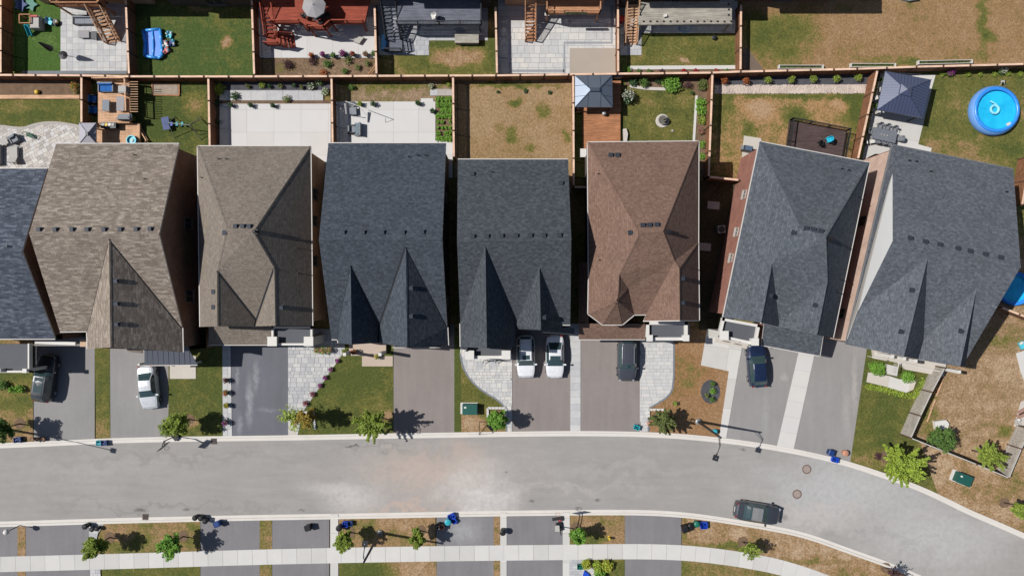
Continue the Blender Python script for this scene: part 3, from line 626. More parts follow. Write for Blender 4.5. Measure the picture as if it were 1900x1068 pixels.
# charcoal A
V = dict(a=(609.3, 266, E_), b=(827.6, 266, E_), L=(591.6, 444.5, 10), R=(820.5, 444.5, 10), c=(615, 629, E_), d=(628, 600, 6.7), s=(626.5, 629, E_), p=(650.6, 493, 9.1), g=(652.6, 639, 9.6), i=(627.8, 636, E_), v=(703, 606, 6.6), k=(702.5, 635.5, E_), P2=(753, 458, 9.65), g2=(755.6, 645, 9.75), r=(831.5, 640, E_), w=(830, 607, E_))
onplane(V, 'LRc', ['p', 'd', 'v', 'P2', 'w'])
h3, P, q = house('house with charcoal roof, two steep front gables and five roof vents', V, [['a', 'b', 'R', 'L'], ['L', 'R', 'w', 'P2', 'v', 'p', 'd', 's', 'c'], ['p', 'g', 'i', 's', 'd'], ['p', 'v', 'k', 'g'], ['P2', 'g2', 'k', 'v'], ['P2', 'w', 'r', 'g2']], ['L', 'c', 's', 'i', 'g', 'k', 'g2', 'r', 'w', 'R', 'b', 'a'], SH3, BRK3,
    gut=[('a', 'b'), ('c', 's'), ('s', 'i'), ('w', 'r')], vents=vb([(637, 431), (674, 431), (710, 431), (748, 431), (784, 430.5), (643.5, 562.5), (763, 534), (763, 586)])+[('pipe', 774.5, 288), ('pipe', 789, 288), ('pipe', 758, 291)], wins={8: [(.3, 4.2, .9, 1.2)], 9: [(.5, 4.2, .9, 1.2)], 10: [(.3, 4.3, 1.4, 1.3), (.7, 4.3, 1.4, 1.3)]})
# charcoal B
V = dict(a=(849.5, 296, E_), b=(1054, 296, E_), L=(848, 446.5, 10), R=(1060, 444.5, 10), c=(854, 600, E_), p=(900.6, 456, 9.72), g=(903.4, 645.8, 9.72), i=(854.6, 643, E_), v=(955.5, 589, 6.6), k=(955, 643, E_), p2=(1001, 495, 8.85), g2=(1003.6, 612, 8.85), v2=(960.8, 592, 6.5), k2=(962.7, 610.4, E_), w2=(1044, 602, E_), k3=(1043, 609.6, E_), r=(1058, 602, E_), u=(956, 602, E_))
onplane(V, 'LRc', ['p', 'v', 'p2', 'v2'])
h4, P, q = house('house with charcoal roof, one long and one short front gable, above two white cars', V, [['a', 'b', 'R', 'L'], ['L', 'R', 'r', 'w2', 'p2', 'v2', 'v', 'p', 'c'], ['p', 'g', 'i', 'c'], ['p', 'v', 'u', 'k', 'g'], ['p2', 'g2', 'k2', 'u', 'v', 'v2'], ['p2', 'w2', 'k3', 'g2']], ['L', 'c', 'i', 'g', 'k', 'u', 'k2', 'g2', 'k3', 'w2', 'r', 'R', 'b', 'a'], SH4, BRK3,
    gut=[('a', 'b'), ('c', 'i'), ('u', 'k'), ('w2', 'r')], vents=vb([(877.4, 438.5), (903.8, 438), (930.5, 437.7), (957.6, 437.4), (984, 437), (1009, 437), (1038, 436.5), (1009.5, 588.4), (1041, 340), (877, 323)])+[('pipe', 912, 318.6)], wins={12: [(.3, 4.3, 1.4, 1.3), (.7, 4.3, 1.4, 1.3)]}, valley=False)
roof_solid('garage_roof', dict(a=(1004, 608, 3.9), b=(1066, 608, 3.9), c=(1066, 621, 3.3), d=(1004, 617, 3.3)), ['abcd'], SH4, h4, .15, False)
# brown
V = dict(a=(1090.7, 264.4, E_), b=(1296, 262.4, E_), L=(1186, 433, 9.85), R=(1230, 429, 9.85), A=(1251.5, 484, 8.65), B=(1295.5, 450, E_), Cc=(1260.5, 497.6, 8.95), D=(1261.3, 594, 8.95), G=(1297, 594, E_), I=(1194, 595, E_), J=(1199, 583, E_), K=(1176.8, 583.3, E_), m=(1148.5, 509, 8.2), n=(1147, 545, 8.0), T=(1144.5, 558.5, 8.7), o=(1166, 535, 7.5), s=(1101, 518, 6.6), u=(1092.6, 517, E_), x=(1091.5, 582, E_), y=(1118, 601.8, E_), z=(1154.4, 601.8, E_))
onplane(V, 'RbB', 'A'); onplane(V, 'aLu', 'mns')
h5, P, q = house('house with brown shingle roof and faceted turret corner at the front left', V, [['a', 'b', 'R', 'L'], ['a', 'L', 'm', 'n', 's', 'u'], ['L', 'R', 'A', 'J', 'K', 'o', 'm'], ['A', 'Cc', 'D', 'I', 'J'], ['A', 'B', 'Cc'], ['R', 'b', 'B', 'A'], ['Cc', 'B', 'G', 'D'], ['s', 'n', 'T', 'x', 'u'], ['T', 'y', 'x'], ['T', 'z', 'y'], ['T', 'o', 'K', 'z'], ['m', 'o', 'T', 'n']],
    ['a', 'u', 'x', 'y', 'z', 'K', 'J', 'I', 'D', 'G', 'B', 'b'], SH5, BRK3, gut=[('a', 'b'), ('b', 'B'), ('B', 'G'), ('u', 'x'), ('x', 'y'), ('y', 'z'), ('z', 'K'), ('K', 'J'), ('D', 'G'), ('I', 'D'), ('a', 'u')],
    vents=vb([(1193, 417.7), (1205.5, 417.5), (1219, 417), (1170, 431.5), (1266.5, 516.4), (1266.5, 561.3), (1133.5, 288), (1146, 288)])+[('stack', 1239, 430), ('pipe', 1110, 322.6), ('pipe', 1111.6, 482), ('pipe', 1285, 498)], wins={11: [(.3, 4.3, 1.4, 1.3), (.7, 4.3, 1.4, 1.3)]}, valley=False)
# tilted grey
V = dict(a=(1409.8, 263, E_), b=(1613, 302, E_), L=(1484, 421, 9.9), R=(1532.5, 440, 9.9), c=(1432.4, 489, 8.4), e=(1412, 598.4, 8.75), f=(1446, 598, E_), g=(1535.4, 521, 8.5), i=(1515.7, 621, 9.0), m=(1341.8, 588, E_), n=(1545.7, 626, E_), k=(1444.5, 606, E_))
onplane(V, 'ame', 'Lc'); onplane(V, 'bni', 'Rg')
h6, P, q = house('tilted house with grey hip roof and sunlit red brick side wall', V, ['abRL', 'aLcem', 'LRgfc', 'cfke', 'gikf', 'Rbnig'], 'amekinb', SH6, BRK6,
    gut=[('a', 'b'), ('b', 'n'), ('a', 'm'), ('e', 'k')], vents=vb([(1496, 423.7), (1509, 426), (1523, 428.7), (1472.8, 431.6), (1512.8, 566), (1429.5, 548)])+[('stack', 1539.5, 444), ('pipe', 1561, 313), ('pipe', 1573, 316), ('pipe', 1593, 366.5), ('pipe', 1560, 519), ('pipe', 1552, 542)],
    wins={0: [(.27, 4.0, .75, .75), (.5, 4.0, .75, .75), (.66, 4.0, .75, .75)], 6: [(.3, 4.3, 1.4, 1.3), (.7, 4.3, 1.4, 1.3)], 5: [(.5, 4.3, .9, 1.3)]}, extra=R(-11), valley=False, wm=M('window_frame_cream', C(182, 174, 166), .6))
# big right
V = dict(a=(1655.4, 270, E_), a2=(1658.5, 269.5, E_), b=(1880.2, 314, E_), L=(1656.3, 446.7, 9.95), R=(1894, 495, 9.95), p=(1721, 479, 9.5), w=(1592.5, 576, 7.4), i=(1570, 638.4, E_), g=(1677, 661.2, 9.5), v=(1714, 629, 6.6), k=(1703.7, 666.4, E_), p2=(1812.2, 534, 8.9), g2=(1781.2, 679.3, 8.9), r=(1792, 679.3, E_), s=(1656, 322, 7.35), w2=(1792.2, 668, 6.5))
h7, P, q = house('large grey roofed house on the right with a white siding gable and seven roof vents', V, [['a2', 'b', 'R', 'L', 's'], ['L', 'R', 'w2', 'p2', 'v', 'p', 'w'], ['p', 'g', 'i', 'w'], ['p', 'v', 'k', 'g'], ['p2', 'g2', 'k', 'v'], ['p2', 'w2', 'r', 'g2'], ['a', 'a2', 's', 'w', 'i']], ['a', 'i', 'g', 'k', 'g2', 'r', 'w2', 'R', 'b', 'a2'], SH7, BRK7,
    gut=[('a2', 'b'), ('a', 'i')], vents=vb([(1689, 441.5), (1716.6, 448.4), (1743.7, 454), (1776.9, 461), (1800, 466), (1828, 471.7), (1856.5, 477.7), (1692, 538), (1671.8, 615), (1783, 614)])+[('pipe', 1685, 297.7), ('pipe', 1698.5, 299.4), ('pipe', 1725, 318), ('pipe', 1865, 356)], wins={0: [(.36, 3.2, .9, 1.5), (.86, 3.2, .9, 1.5)], 8: [(.3, 4.3, 1.4, 1.3), (.7, 4.3, 1.4, 1.3)]}, extra=R(-12), valley=False, gm=TRIMG)
b = MB(); b.add([P['s'], P['L'], P['w']], [(0, 1, 2)]); b.build('gable_wall', SIDING, h7)
# ---- garages, balconies, porches
def annex(parent, pts, h, wmat, name='garage_wall'):
    loop = [W(x, y, h) for x, y in pts]; wall_from(loop, parent, wmat, .25, .05, 0, name)
def garage_door(parent, a, c, n=4):
    """a, c ends of the door at street level (px)"""
    a, c = W(*a), W(*c); b = MB()
    for i in range(n): b.beam(a+Vector((0, 0, .3+i*.56)), c+Vector((0, 0, .3+i*.56)), .06, .53)
    b.build('garage_door', WHITE, parent)
def balcony(parent, pts, h, thick=.28, cols=(), par=None, floor=MEMB):
    """flat balcony: floor plus a white parapet around it (px at height h)"""
    b = MB(); b.prism([tuple(W(x, y, h)[:2]) for x, y in pts], h-.3, h-.12); b.build('balcony_floor', floor, parent)
    n = len(pts)
    for i in (par if par is not None else range(n)):
        a, c = W(*pts[i], h), W(*pts[(i+1) % n], h); d2 = (c-a).normalized()*thick/2
        b = MB(); b.beam(a-d2+Vector((0, 0, .0)), c+d2+Vector((0, 0, .0)), thick, .5); b.build('parapet', WHITE, parent)
    for x, y, s_ in cols:
        p = W(x, y, h); b = MB(); b.box((p.x, p.y, (h+.6)/2), (s_, s_, h+.6)); b.box((p.x, p.y, h+.62), (s_+.1, s_+.1, .08)); b.build('column', WHITE, parent)
# taupe house
roof_solid('garage_roof', dict(a=(387, 602, 4.1), b=(503.5, 602, 4.1), c=(503.5, 639, 3.2), d=(387, 639, 3.2)), ['abcd'], SH2, h2, .18, False)
gutter(h2, W(387, 639, 3.2), W(503, 639, 3.2), W(450, 600)); annex(h2, [(388, 595), (503, 595), (503, 638), (388, 638)], 3.2, BRK2); garage_door(h2, (405, 632), (490, 632))
balcony(h2, [(507, 607), (579, 607), (579, 638), (507, 638)], 3.6, .2, [(509, 632, .8), (576, 632, .8)])
# charcoal A porch
b = MB(); b.prism(wp([(650, 630), (718, 630), (718, 655), (650, 655)]), 0, .6); b.build('porch_slab', BEIGE, h3)
b = MB(); b.prism(wp([(652, 655), (705, 655), (705, 659), (652, 659)]), 0, .3); b.build('step', BEIGE, h3)
for x in (652, 715): b = MB(); b.box(tuple(W(x, 652)[:2])+(1.7,), (.3, .3, 2.6)); b.build('column', WHITE, h3)
annex(h3, [(626, 600), (650, 600), (650, 640), (626, 640)], 4.5, BRK3); garage_door(h3, (735, 641), (822, 641))
# charcoal B porch
b = MB(); b.prism(wp([(862, 636), (945, 636), (945, 662), (862, 662)]), 0, .45); b.build('porch_slab', PAV[0], h4)
balcony(h4, [(868, 640), (943, 640), (943, 662), (868, 662)], 3.0, .3, [(872, 657, .75), (939, 657, .75)], par=[2])
b = MB()
for x0, x1 in ((898, 912), (921, 940)): b.beam(W(x0, 668, .9), W(x1, 670, .9), .05, .05); b.beam(W(x0, 668, .1), W(x0, 668, .95), .05, .05); b.beam(W(x1, 670, .1), W(x1, 670, .95), .05, .05); b.beam(W(x0, 668, .9), W(x0-2, 674, .4), .05, .05)
b.build('handrail', BLACK, h4)
annex(h4, [(965, 590), (1062, 590), (1062, 606), (965, 606)], 3.4, BRK3); garage_door(h4, (966, 607), (1000, 607)); garage_door(h4, (1012, 607), (1050, 607))
# brown
V = dict(a=(1074, 600, 3.9), b=(1197, 600, 3.9), c=(1197, 629, 3.2), d=(1074, 629, 3.2))
roof_solid('garage_roof', V, ['abcd'], SH5, h5, .18, False); gutter(h5, W(1074, 629, 3.2), W(1197, 629, 3.2), W(1130, 600))
roof_solid('side_roof', dict(a=(1074, 486, 3.2), b=(1092, 486, 3.9), c=(1092, 600, 3.9), d=(1074, 600, 3.2)), ['abcd'], SH5, h5, .18, False)
annex(h5, [(1076, 488), (1100, 488), (1100, 595), (1197, 595), (1197, 628), (1076, 628)], 3.2, BRK3); garage_door(h5, (1092, 622), (1170, 622))
balcony(h5, [(1201, 599), (1272, 599), (1272, 628), (1201, 628)], 3.6, .3, [(1203, 626, .5), (1270, 626, .5)])
b = MB()
for i in range(12): p = W(1276.5, 600+i*2.5, 3.1); b.box(tuple(p), (.3, .06, .12))
b.build('baluster', WHITE, h5)
# tilted
roof_solid('garage_roof', dict(a=(1419, 592, 4.2), b=(1529, 612, 4.2), c=(1521, 659.4, 3.2), d=(1413, 639.6, 3.2)), ['abcd'], SH6, h6, .18, False); gutter(h6, W(1413, 639.6, 3.2), W(1521, 659.4, 3.2), W(1480, 600)); gutter(h6, W(1527, 620, 4.0), W(1521, 659.4, 3.2), W(1480, 600))
annex(h6, [(1421, 585), (1529, 605), (1521, 658), (1414, 638)], 3.2, BRK6); garage_door(h6, (1420, 630), (1495, 643))
balcony(h6, [(1341, 592), (1406, 604), (1400, 637), (1334, 623)], 3.6, .26, [(1340, 621, .75), (1397, 633, .6)])
b = MB(); b.prism(wp([(1330, 612), (1398, 625), (1393, 648), (1325, 634)]), 0, .3); b.build('porch_slab', CONC3, h6)
b = MB()
for x, y in ((1341, 632), (1362, 637)): 
    b.beam(W(x, y, .9), W(x+9, y+2, .9), .05, .05); b.beam(W(x, y, .0), W(x, y, .9), .05, .05); b.beam(W(x+9, y+2, .0), W(x+9, y+2, .9), .05, .05); b.beam(W(x, y, .1), W(x+9, y+2, .1), .05, .05)
b.build('handrail', BLACK, h6)
b = MB(); p = W(1372, 620, 3.2); b.box((p.x, p.y, 3.2), (.12, .35, .2)); b.build('roof_clutter', WHITE, h6)
# big right porch
b = MB(); b.prism(wp([(1615, 640), (1752, 668), (1745, 697), (1675, 684), (1664, 672), (1618, 664)]), 0, .5); b.build('porch_slab', CONC3, h7)
for i in range(3): c = W(1652+i*.8, 680+i*6, 0); b = MB(); b.box((c.x, c.y, .21-i*.06), (1.1, .34, .4-i*.12), R(-12)); b.build('step', CONC2, h7)
b = MB()
for a, c in (((1618, 662), (1645, 668)), ((1666, 672), (1745, 689)), ((1668, 673), (1664, 692))):
    A, B_ = W(*a, 1.5), W(*c, 1.5); b.beam(A, B_, .07, .06); n_ = int((B_-A).length/.14)
    for i in range(n_+1): p = A+(B_-A)*i/n_; b.box((p.x, p.y, 1.05), (.04, .04, .9))
b.build('railing', WHITE, h7)
b = MB()
for x, y in ((1622, 655), (1643, 659), (1663, 663), (1740, 682)): p = W(x, y, 0); b.box((p.x, p.y, 1.8), (.3, .3, 3.4))
b.build('column', WHITE, h7)
b = MB(); p = W(1643, 658, .9); b.box((p.x, p.y, .9), (.55, .55, .1), R(-12)); b.box((p.x, p.y, .6), (.5, .5, .2), R(-12)); b.build('porch_bench', CUSH, h7)
b = MB(); b.prism(wp([(1569, 560), (1582, 562), (1568, 640), (1553, 636)]), 2.0, 2.6)
# small balcony railing between the two tilted houses
b = MB(); A, B_ = W(1571, 600, 1.6), W(1562, 632, 1.6); b.beam(A, B_, .08, .08)
for i in range(10): p = A+(B_-A)*i/9; b.box((p.x, p.y, 1.1), (.35, .05, 1.0), R(-12))
b.build('side_railing', WHITE, h7)
# far-left house garage
b = MB(); b.beam(W(66, 634, 3.2), W(141, 637, 3.2), .3, .25); b.build('garage_eave', WHITE, h0)
annex(h0, [(-60, 610), (120, 610), (120, 634), (-60, 634)], 3.3, BRK1)
balcony(h0, [(-30, 638), (56, 638), (56, 688), (-30, 688)], 3.6, .14, [(6, 686, .3), (54, 686, .3)], par=[1, 2])
b = MB(); b.prism(wp([(-20, 640), (60, 640), (60, 690), (-20, 690)]), 0, .5); b.build('porch_slab', CONC3, h0)
b = MB(); b.box(tuple(W(155, 636, 3.2)[:2])+(1.6,), (.7, .7, 3.2)); b.build('garage_pier', BRK2, h1)
annex(h1, [(165, 605), (335, 605), (335, 655), (165, 650)], 3.4, BRK1); garage_door(h1, (210, 640), (262, 640))
annex(h1, [(335, 610), (385, 605), (388, 650), (335, 655)], 3.1, BRK1, 'entry_wall')
# ---- the row of houses beyond the top of the picture (their backs shade the yards)
def back_house(lab, x0, x1, y=-6, m=SH3, wm=BRK3):
    V = dict(a=(x0-20, y-330, E_), b=(x1-20 if x1 < 950 else x1+10, y-330, E_), c=(x1, y-26, E_), d=(x0, y-26, E_), L=((x0+x1)/2-30, y-240, 9.5), R=((x0+x1)/2-10, y-130, 9.5))
    V['a'] = (x0, y-330, E_); V['b'] = (x1, y-330, E_)
    t, P, q = house(lab, V, ['abL', 'aLRd', 'LbcR', 'dRc'], 'adcb', m, wm, gut=[('c', 'd')], wins={1: [(.25, 4.2, 1.4, 1.3), (.7, 4.2, 1.4, 1.3), (.5, 1.5, 1.8, 2.0)]})
    return t
for lab, x0, x1, y, m, wm in [('house beyond the top edge above the play set yard', -5, 232, -10, SH1, BRK2), ('house beyond the top edge above the green lawn with the blue pool', 256, 455, -6, SH3, BRK3), ('house beyond the top edge behind the red deck', 485, 690, -8, SH5, BRK7), ('house beyond the top edge behind the grey composite deck', 715, 915, -2, SH3, BRK3), ('house beyond the top edge behind the cedar deck', 930, 1140, -6, SH2, BRK2), ('house beyond the top edge behind the pale weathered deck', 1160, 1368, -2, SH6, BRK3), ('house beyond the top edge above the wide brown lawn', 1395, 1600, -16, SH5, BRK6)]:
    back_house(lab, x0, x1, y, m, wm)
# ---------------------------------------------------------------- fences
def fence(label, pts, h=1.8, step=2.45, mat=WOODF, cap=WOODT, post=POSTM, base=0.0, name='wooden_fence', group=None, ends=(1, 1), capw=.19):
    P = [W(x, y, h+base) for x, y in pts]; o = Vector((P[0].x, P[0].y, base)); t = thing(name, label, 'fence', o, group)
    for si, (a, c) in enumerate(zip(P, P[1:])):
        Ls = (c-a).length; n = max(1, round(Ls/step)); e = (c-a).normalized()
        for i in range(n):
            p, q = a+(c-a)*i/n, a+(c-a)*(i+1)/n; b = MB(); m_ = max(2, round((q-p).length/.15)); dx = (q-p).length/m_
            for k in range(m_):
                u = p+e*(dx*(k+.5)); zo = h*.96
                b.box((u.x, u.y, base+.05+zo/2), (dx-.012, .022, zo), math.atan2(e.y, e.x))
            for zz in (.35, h-.25): b.beam(Vector((p.x, p.y, base+zz))+Vector((-e.y, e.x, 0))*.03, Vector((q.x, q.y, base+zz))+Vector((-e.y, e.x, 0))*.03, .04, .09)
            b.build('fence_panel', mat, t)['kind'] = 'stuff'
            b = MB(); b.beam(p+e*.06-Vector((0, 0, .01)), q-e*.06-Vector((0, 0, .01)), capw, .045); b.build('top_rail', cap, t)
            if i > 0 or (si > 0) or ends[0]: b = MB(); b.box((p.x, p.y, base+(h+.04)/2), (.12, .12, h+.08)); b.box((p.x, p.y, base+h+.06), (.15, .15, .04)); b.build('post', post, t)
    if ends[1]: q = P[-1]; b = MB(); b.box((q.x, q.y, base+(h+.04)/2), (.12, .12, h+.08)); b.box((q.x, q.y, base+h+.06), (.15, .15, .04)); b.build('post', post, t)
    return t
fence('long cedar back fence between the two rows of yards, across the whole picture', [(-60, 139), (150, 140), (240, 142), (470, 142), (700, 141), (920, 140), (1145, 137), (1320, 135), (1374, 133), (1590, 128), (1700, 124), (1900, 119), (1980, 116)])
for lab, pts in [
    ('cedar fence at the far left edge of the play set yard', [(1, -30), (1, 136)]), ('cedar fence between the play set yard and the green lawn with the blue pool', [(232, -30), (239, 138)]),
    ('cedar fence between the green lawn and the red deck yard', [(466, -30), (471.5, 139)]), ('cedar fence between the red deck and the grey deck yards', [(695, 12), (698.4, 138)]),
    ('cedar fence between the grey deck and the cedar deck yards', [(919.5, 12), (922, 137)]), ('cedar fence between the cedar deck and the pale weathered deck yards', [(1146.5, -30), (1147, 134)]),
    ('cedar fence between the pale weathered deck yard and the wide brown lawn', [(1375, 8), (1374, 130)]),
    ('cedar fence left of the blue cushioned cedar deck', [(151, 143), (151, 228)]), ('cedar fence between the swing set lawn and the white slab patio', [(386.5, 145), (389, 272)]),
    ('cedar fence between the two white slab patios', [(615, 145), (617, 270)]), ('cedar fence between the white slab patio and the brown lawn', [(840.5, 143), (842, 292)]),
    ('cedar fence between the brown lawn and the small gazebo', [(1063.5, 140), (1064.5, 345)]), ('cedar fence between the round fountain lawn and the shrub row yard', [(1322, 138), (1315, 328)]),
    ('slanting cedar fence between the shrub row yard and the navy gazebo yard', [(1628, 131), (1592, 295)]), ('cedar fence at the right edge beside the big grey roof', [(1912, 290), (1897, 380)]),
    ('short dark cedar gate fence between the brown lawn house and the brown roof house', [(1064.5, 347), (1090, 347)]), ('short cedar gate fence beside the red brick side wall', [(1315, 328), (1371, 334)]),
    ('short cedar fence below the big grey roof at the right edge', [(1858, 570), (1925, 596)])]:
    fence(lab, pts)
fence('weathered grey picket fence around the corner side yard', [(1753, 682), (1729, 727), (1708, 771), (1690, 812), (1750, 836), (1812, 861), (1872, 886), (1895, 832), (1912, 795)], 2.0, 2.7, WOODW, M('grey_fence_cap', C(196, 192, 186), .8, .05), POSTM, name='picket_fence', capw=.1)
# ---------------------------------------------------------------- yards: surfaces
def bed(lab, pts, m, z=.06, cat='garden bed', name='garden_bed'): return surf(name, lab, pts, z, m, cat=cat)
TURF = lawn_mat('artificial_turf', .12, green=C(78, 108, 44), olive=C(106, 130, 68), patches=[(80, 75, 30, 25, -.25)], seed=30)
lawn('bright artificial lawn under the toddler play set', [(18, -30), (113, -30), (113, 132), (18, 132)], TURF)
pave('patio', 'grey square slab patio with the black folded parasol', [(113, -30), (236, -30), (236, 138), (113, 138)], .62, .62, .07, [PAV[0], PAV[2], PAV[1]], gap=.015, off=0, piece='slab')
surf('border', 'grey edging strip at the foot of the back fence in the play set yard', [(42, 132), (236, 132), (236, 138), (42, 138)], .075, PAVD[0], cat='edging')
lawn('deep green lawn with the blue splash pool', [(240, -30), (470, -30), (471, 141), (240, 141)], lawn_mat('lawn_deep_green', .2, green=C(78, 98, 46), patches=[(421, 80, 13, 13, -.75), (372, 18, 25, 9, -.5), (430, 40, 50, 30, -.12)], seed=31))
pave('patio', 'smooth white concrete patio below the red deck', [(475, -30), (698, -30), (698, 108), (475, 108)], 2.6, 2.2, .07, PAVW, gap=.012, off=0, piece='slab')
bed('planted strip of soil and thin grass below the red deck patio', [(475, 108), (698, 108), (698, 140), (475, 140)], lawn_mat('thin_bed_grass', .74, dryc=C(128, 104, 82), patches=[(520, 122, 30, 12, .15)], seed=32, pale=.1), .055)
lawn('patchy lawn below the grey composite deck', [(700, -30), (921, -30), (921, 139), (700, 139)], lawn_mat('lawn_patchy', .5, patches=[(850, 108, 60, 18, -.42), (775, 118, 40, 22, .2), (915, 100, 20, 40, .3), (830, 82, 90, 8, .4)], seed=33))
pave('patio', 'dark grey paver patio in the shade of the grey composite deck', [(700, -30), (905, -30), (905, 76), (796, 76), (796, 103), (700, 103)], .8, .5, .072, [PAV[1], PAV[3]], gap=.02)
pave('patio', 'large light stone patio below the cedar deck', [(924, -30), (1147, -30), (1147, 90), (1057, 90), (1057, 137), (924, 137)], .9, .62, .07, [PAV[0], PAV[2], STONE[2], PAVW[1]], jitter=.3, gap=.025, seed=9)
surf('gravel_pad', 'bare tan gravel square in the corner of the stone patio', [(1057, 90), (1147, 90), (1147, 137), (1057, 137)], .06, TAN, cat='gravel')
for k, pl in enumerate([[(1047, 137), (1047, 80), (1135, 80), (1135, 10)], [(950, 132), (1047, 132)]]):
    ribbon('border', ['dark band of paving running around the tan gravel square', 'dark band of paving along the back edge of the stone patio'][k], wp(pl), [(-.13, 0), (-.13, .078), (.13, .078), (.13, 0)], M('band_paver', C(158, 160, 164), .85, .08, 2), 'edging')
lawn('olive lawn with the yellow hose below the pale weathered deck', [(1150, -30), (1374, -30), (1374, 134), (1150, 134)], lawn_mat('lawn_hose', .32, patches=[(1273, 112, 9, 6, -.8), (1180, 100, 40, 30, -.08), (1260, 100, 100, 20, .06)], seed=34))
pave('patio', 'light paving under the stairs of the pale weathered deck', [(1150, -30), (1368, -30), (1368, 62), (1190, 62), (1190, 103), (1150, 103)], .6, .6, .073, PAV[:3], gap=.02)
surf('edging_strip', 'long pale concrete edging strip in front of the red flowers', [(1166, 123), (1364, 122), (1364, 129), (1166, 130)], .13, CONC, cat='edging')
bed('flower bed between the pale edging strip and the back fence', [(1150, 130), (1370, 129), (1370, 134), (1150, 135)], SOIL)
lawn('wide dry brown lawn at the top right', [(1376, -40), (1980, -40), (1980, 118), (1900, 121), (1700, 126), (1590, 130), (1376, 134)], lawn_mat('lawn_wide_brown', .8, dryc=C(158, 125, 86), patches=[(1440, 75, 70, 60, .42), (1400, 40, 30, 60, .15), (1822, 40, 14, 45, .5), (1835, 70, 16, 14, .3), (1640, 110, 80, 10, .35), (1690, 118, 40, 8, .4), (1520, 20, 60, 40, .12), (1800, 105, 90, 12, .15)], seed=35, pale=.1))
b = MB(); b.prism(wp([(1378, 90), (1384, 88), (1415, 128), (1412, 132), (1378, 132)]), 0, .09); tag(b.build('corner_slab', M('mud_brown', C(120, 104, 92), .9, .1)), 'triangular brown bare corner beside the wide brown lawn', 'garden bed', None, 'structure')
# lower yards
bed('dark mulch bed along the fence at the top left', [(-60, 143), (150, 143), (150, 178), (-60, 178)], SOIL)
b = MB(); A, B_ = W(-60, 181), W(150, 181); b.box(((A.x+B_.x)/2, A.y, .12), (B_.x-A.x, .38, .24)); tag(b.build('timber_edging', WOODP), 'long pale timber edging in front of the dark mulch bed', 'edging')
lawn('green lawn strip behind the timber edging at the left', [(-60, 185), (151, 185), (151, 240), (-60, 240)], lawn_mat('lawn_left_strip', .33, patches=[(30, 200, 40, 10, -.12), (70, 215, 70, 12, .15)], seed=36))
pave('patio', 'pale flagstone patio with a curved edge and grey loungers at the left', [(-60, 240), (0, 235), (22, 238), (45, 240), (62, 233), (85, 229), (110, 229), (150, 236), (170, 240), (170, 330), (-60, 330)], .42, .34, .08, STONE+[PAVW[1]], ang=28, jitter=.5, gap=.02, joint=STONE[1], seed=4)
ribbon('border', 'curved grey stone edging of the pale flagstone patio', smooth_line(wp([(-40, 237), (0, 234), (22, 237), (45, 239), (62, 232), (85, 228), (110, 228), (150, 235)])), [(-.13, 0), (-.13, .1), (.13, .1), (.13, 0)], STONE[1], 'edging')
lawn('deep green lawn with the swing set', [(152, 142), (388, 142), (388, 320), (152, 320)], lawn_mat('lawn_swing', .17, green=C(80, 92, 42), patches=[(360, 195, 24, 24, -.22), (340, 180, 30, 12, -.05), (350, 285, 40, 10, -.2)], seed=37))
pave('patio', 'white concrete slab patio behind the taupe roof', [(408, 193), (614, 193), (614, 330), (408, 330)], 2.75, 2.3, .08, PAVW, gap=.012, off=0, piece='slab')
bed('dark planting bed beside the left fence of the white slab patio', [(390, 143), (408, 143), (408, 290), (390, 290)], MULCH)
bed('planting bed of small plants along the back fence behind the white slab patio', [(408, 143), (614, 143), (614, 168), (408, 168)], MULCHG)
pave('step_path', 'narrow grey stone path behind the white slab patio', [(408, 168), (600, 168), (600, 187), (408, 187)], 1.6, 1.0, .1, [PAV[1], PAV[0], CONC2], off=.3, piece='slab', cat='path')
bed('thin strip of soil between the narrow stone path and the white slab patio', [(408, 187), (614, 187), (614, 193), (408, 193)], SOIL)
pave('patio', 'white concrete slab patio behind the first charcoal roof', [(619, 189), (808, 189), (808, 261), (840, 263), (840, 330), (590, 330), (619, 290)], 2.55, 2.3, .08, PAVW, gap=.012, off=0, piece='slab')
surf('step_pad', 'small white slab step beside the leafy vegetable bed', [(781, 183), (804, 183), (804, 190), (781, 190)], .09, PAVW[0], cat='concrete pad')
lawn('dry grass strip behind the white slab patio with the grey lounge set', [(618, 143), (841, 143), (841, 189), (618, 189)], lawn_mat('lawn_strip_dry', .66, dryc=C(156, 132, 106), patches=[(735, 160, 90, 8, .25), (735, 178, 90, 8, -.12)], seed=38))
pave('step_path', 'small stone squares at the corner of the leafy vegetable bed', [(798, 166), (841, 166), (841, 178), (798, 178)], .8, .6, .1, [PAV[1], STONE[1]], piece='slab', cat='path')
bed('dark soil of the leafy vegetable bed', [(809, 178), (840, 178), (840, 262), (809, 262)], SOIL)
lawn('dry brown square lawn behind the second charcoal roof', [(843, 142), (1064, 140), (1064, 360), (843, 330)], lawn_mat('lawn_square_brown', .88, dryc=C(160, 131, 92), patches=[(957, 192, 13, 11, .6), (1006, 205, 22, 22, .5), (935, 240, 22, 12, .4), (950, 258, 14, 14, .45), (1050, 255, 9, 14, .6), (960, 160, 120, 6, .5), (985, 275, 12, 10, .35), (1003, 175, 10, 8, -.3)], seed=39, pale=.12))
lawn('olive lawn with the round stone fountain', [(1066, 138), (1322, 136), (1316, 330), (1066, 330)], lawn_mat('lawn_fountain', .36, green=C(84, 92, 42), patches=[(1250, 185, 50, 14, -.14), (1200, 250, 60, 20, .05)], seed=40))
bed('planting bed with green bushes behind the fountain lawn', [(1160, 138), (1320, 137), (1320, 170), (1292, 175), (1278, 160), (1235, 166), (1190, 163), (1160, 158)], SOIL, .062)
bed('planting bed with pink flowers beside the fountain lawn', [(1292, 175), (1320, 170), (1314, 328), (1290, 328)], SOIL, .063)
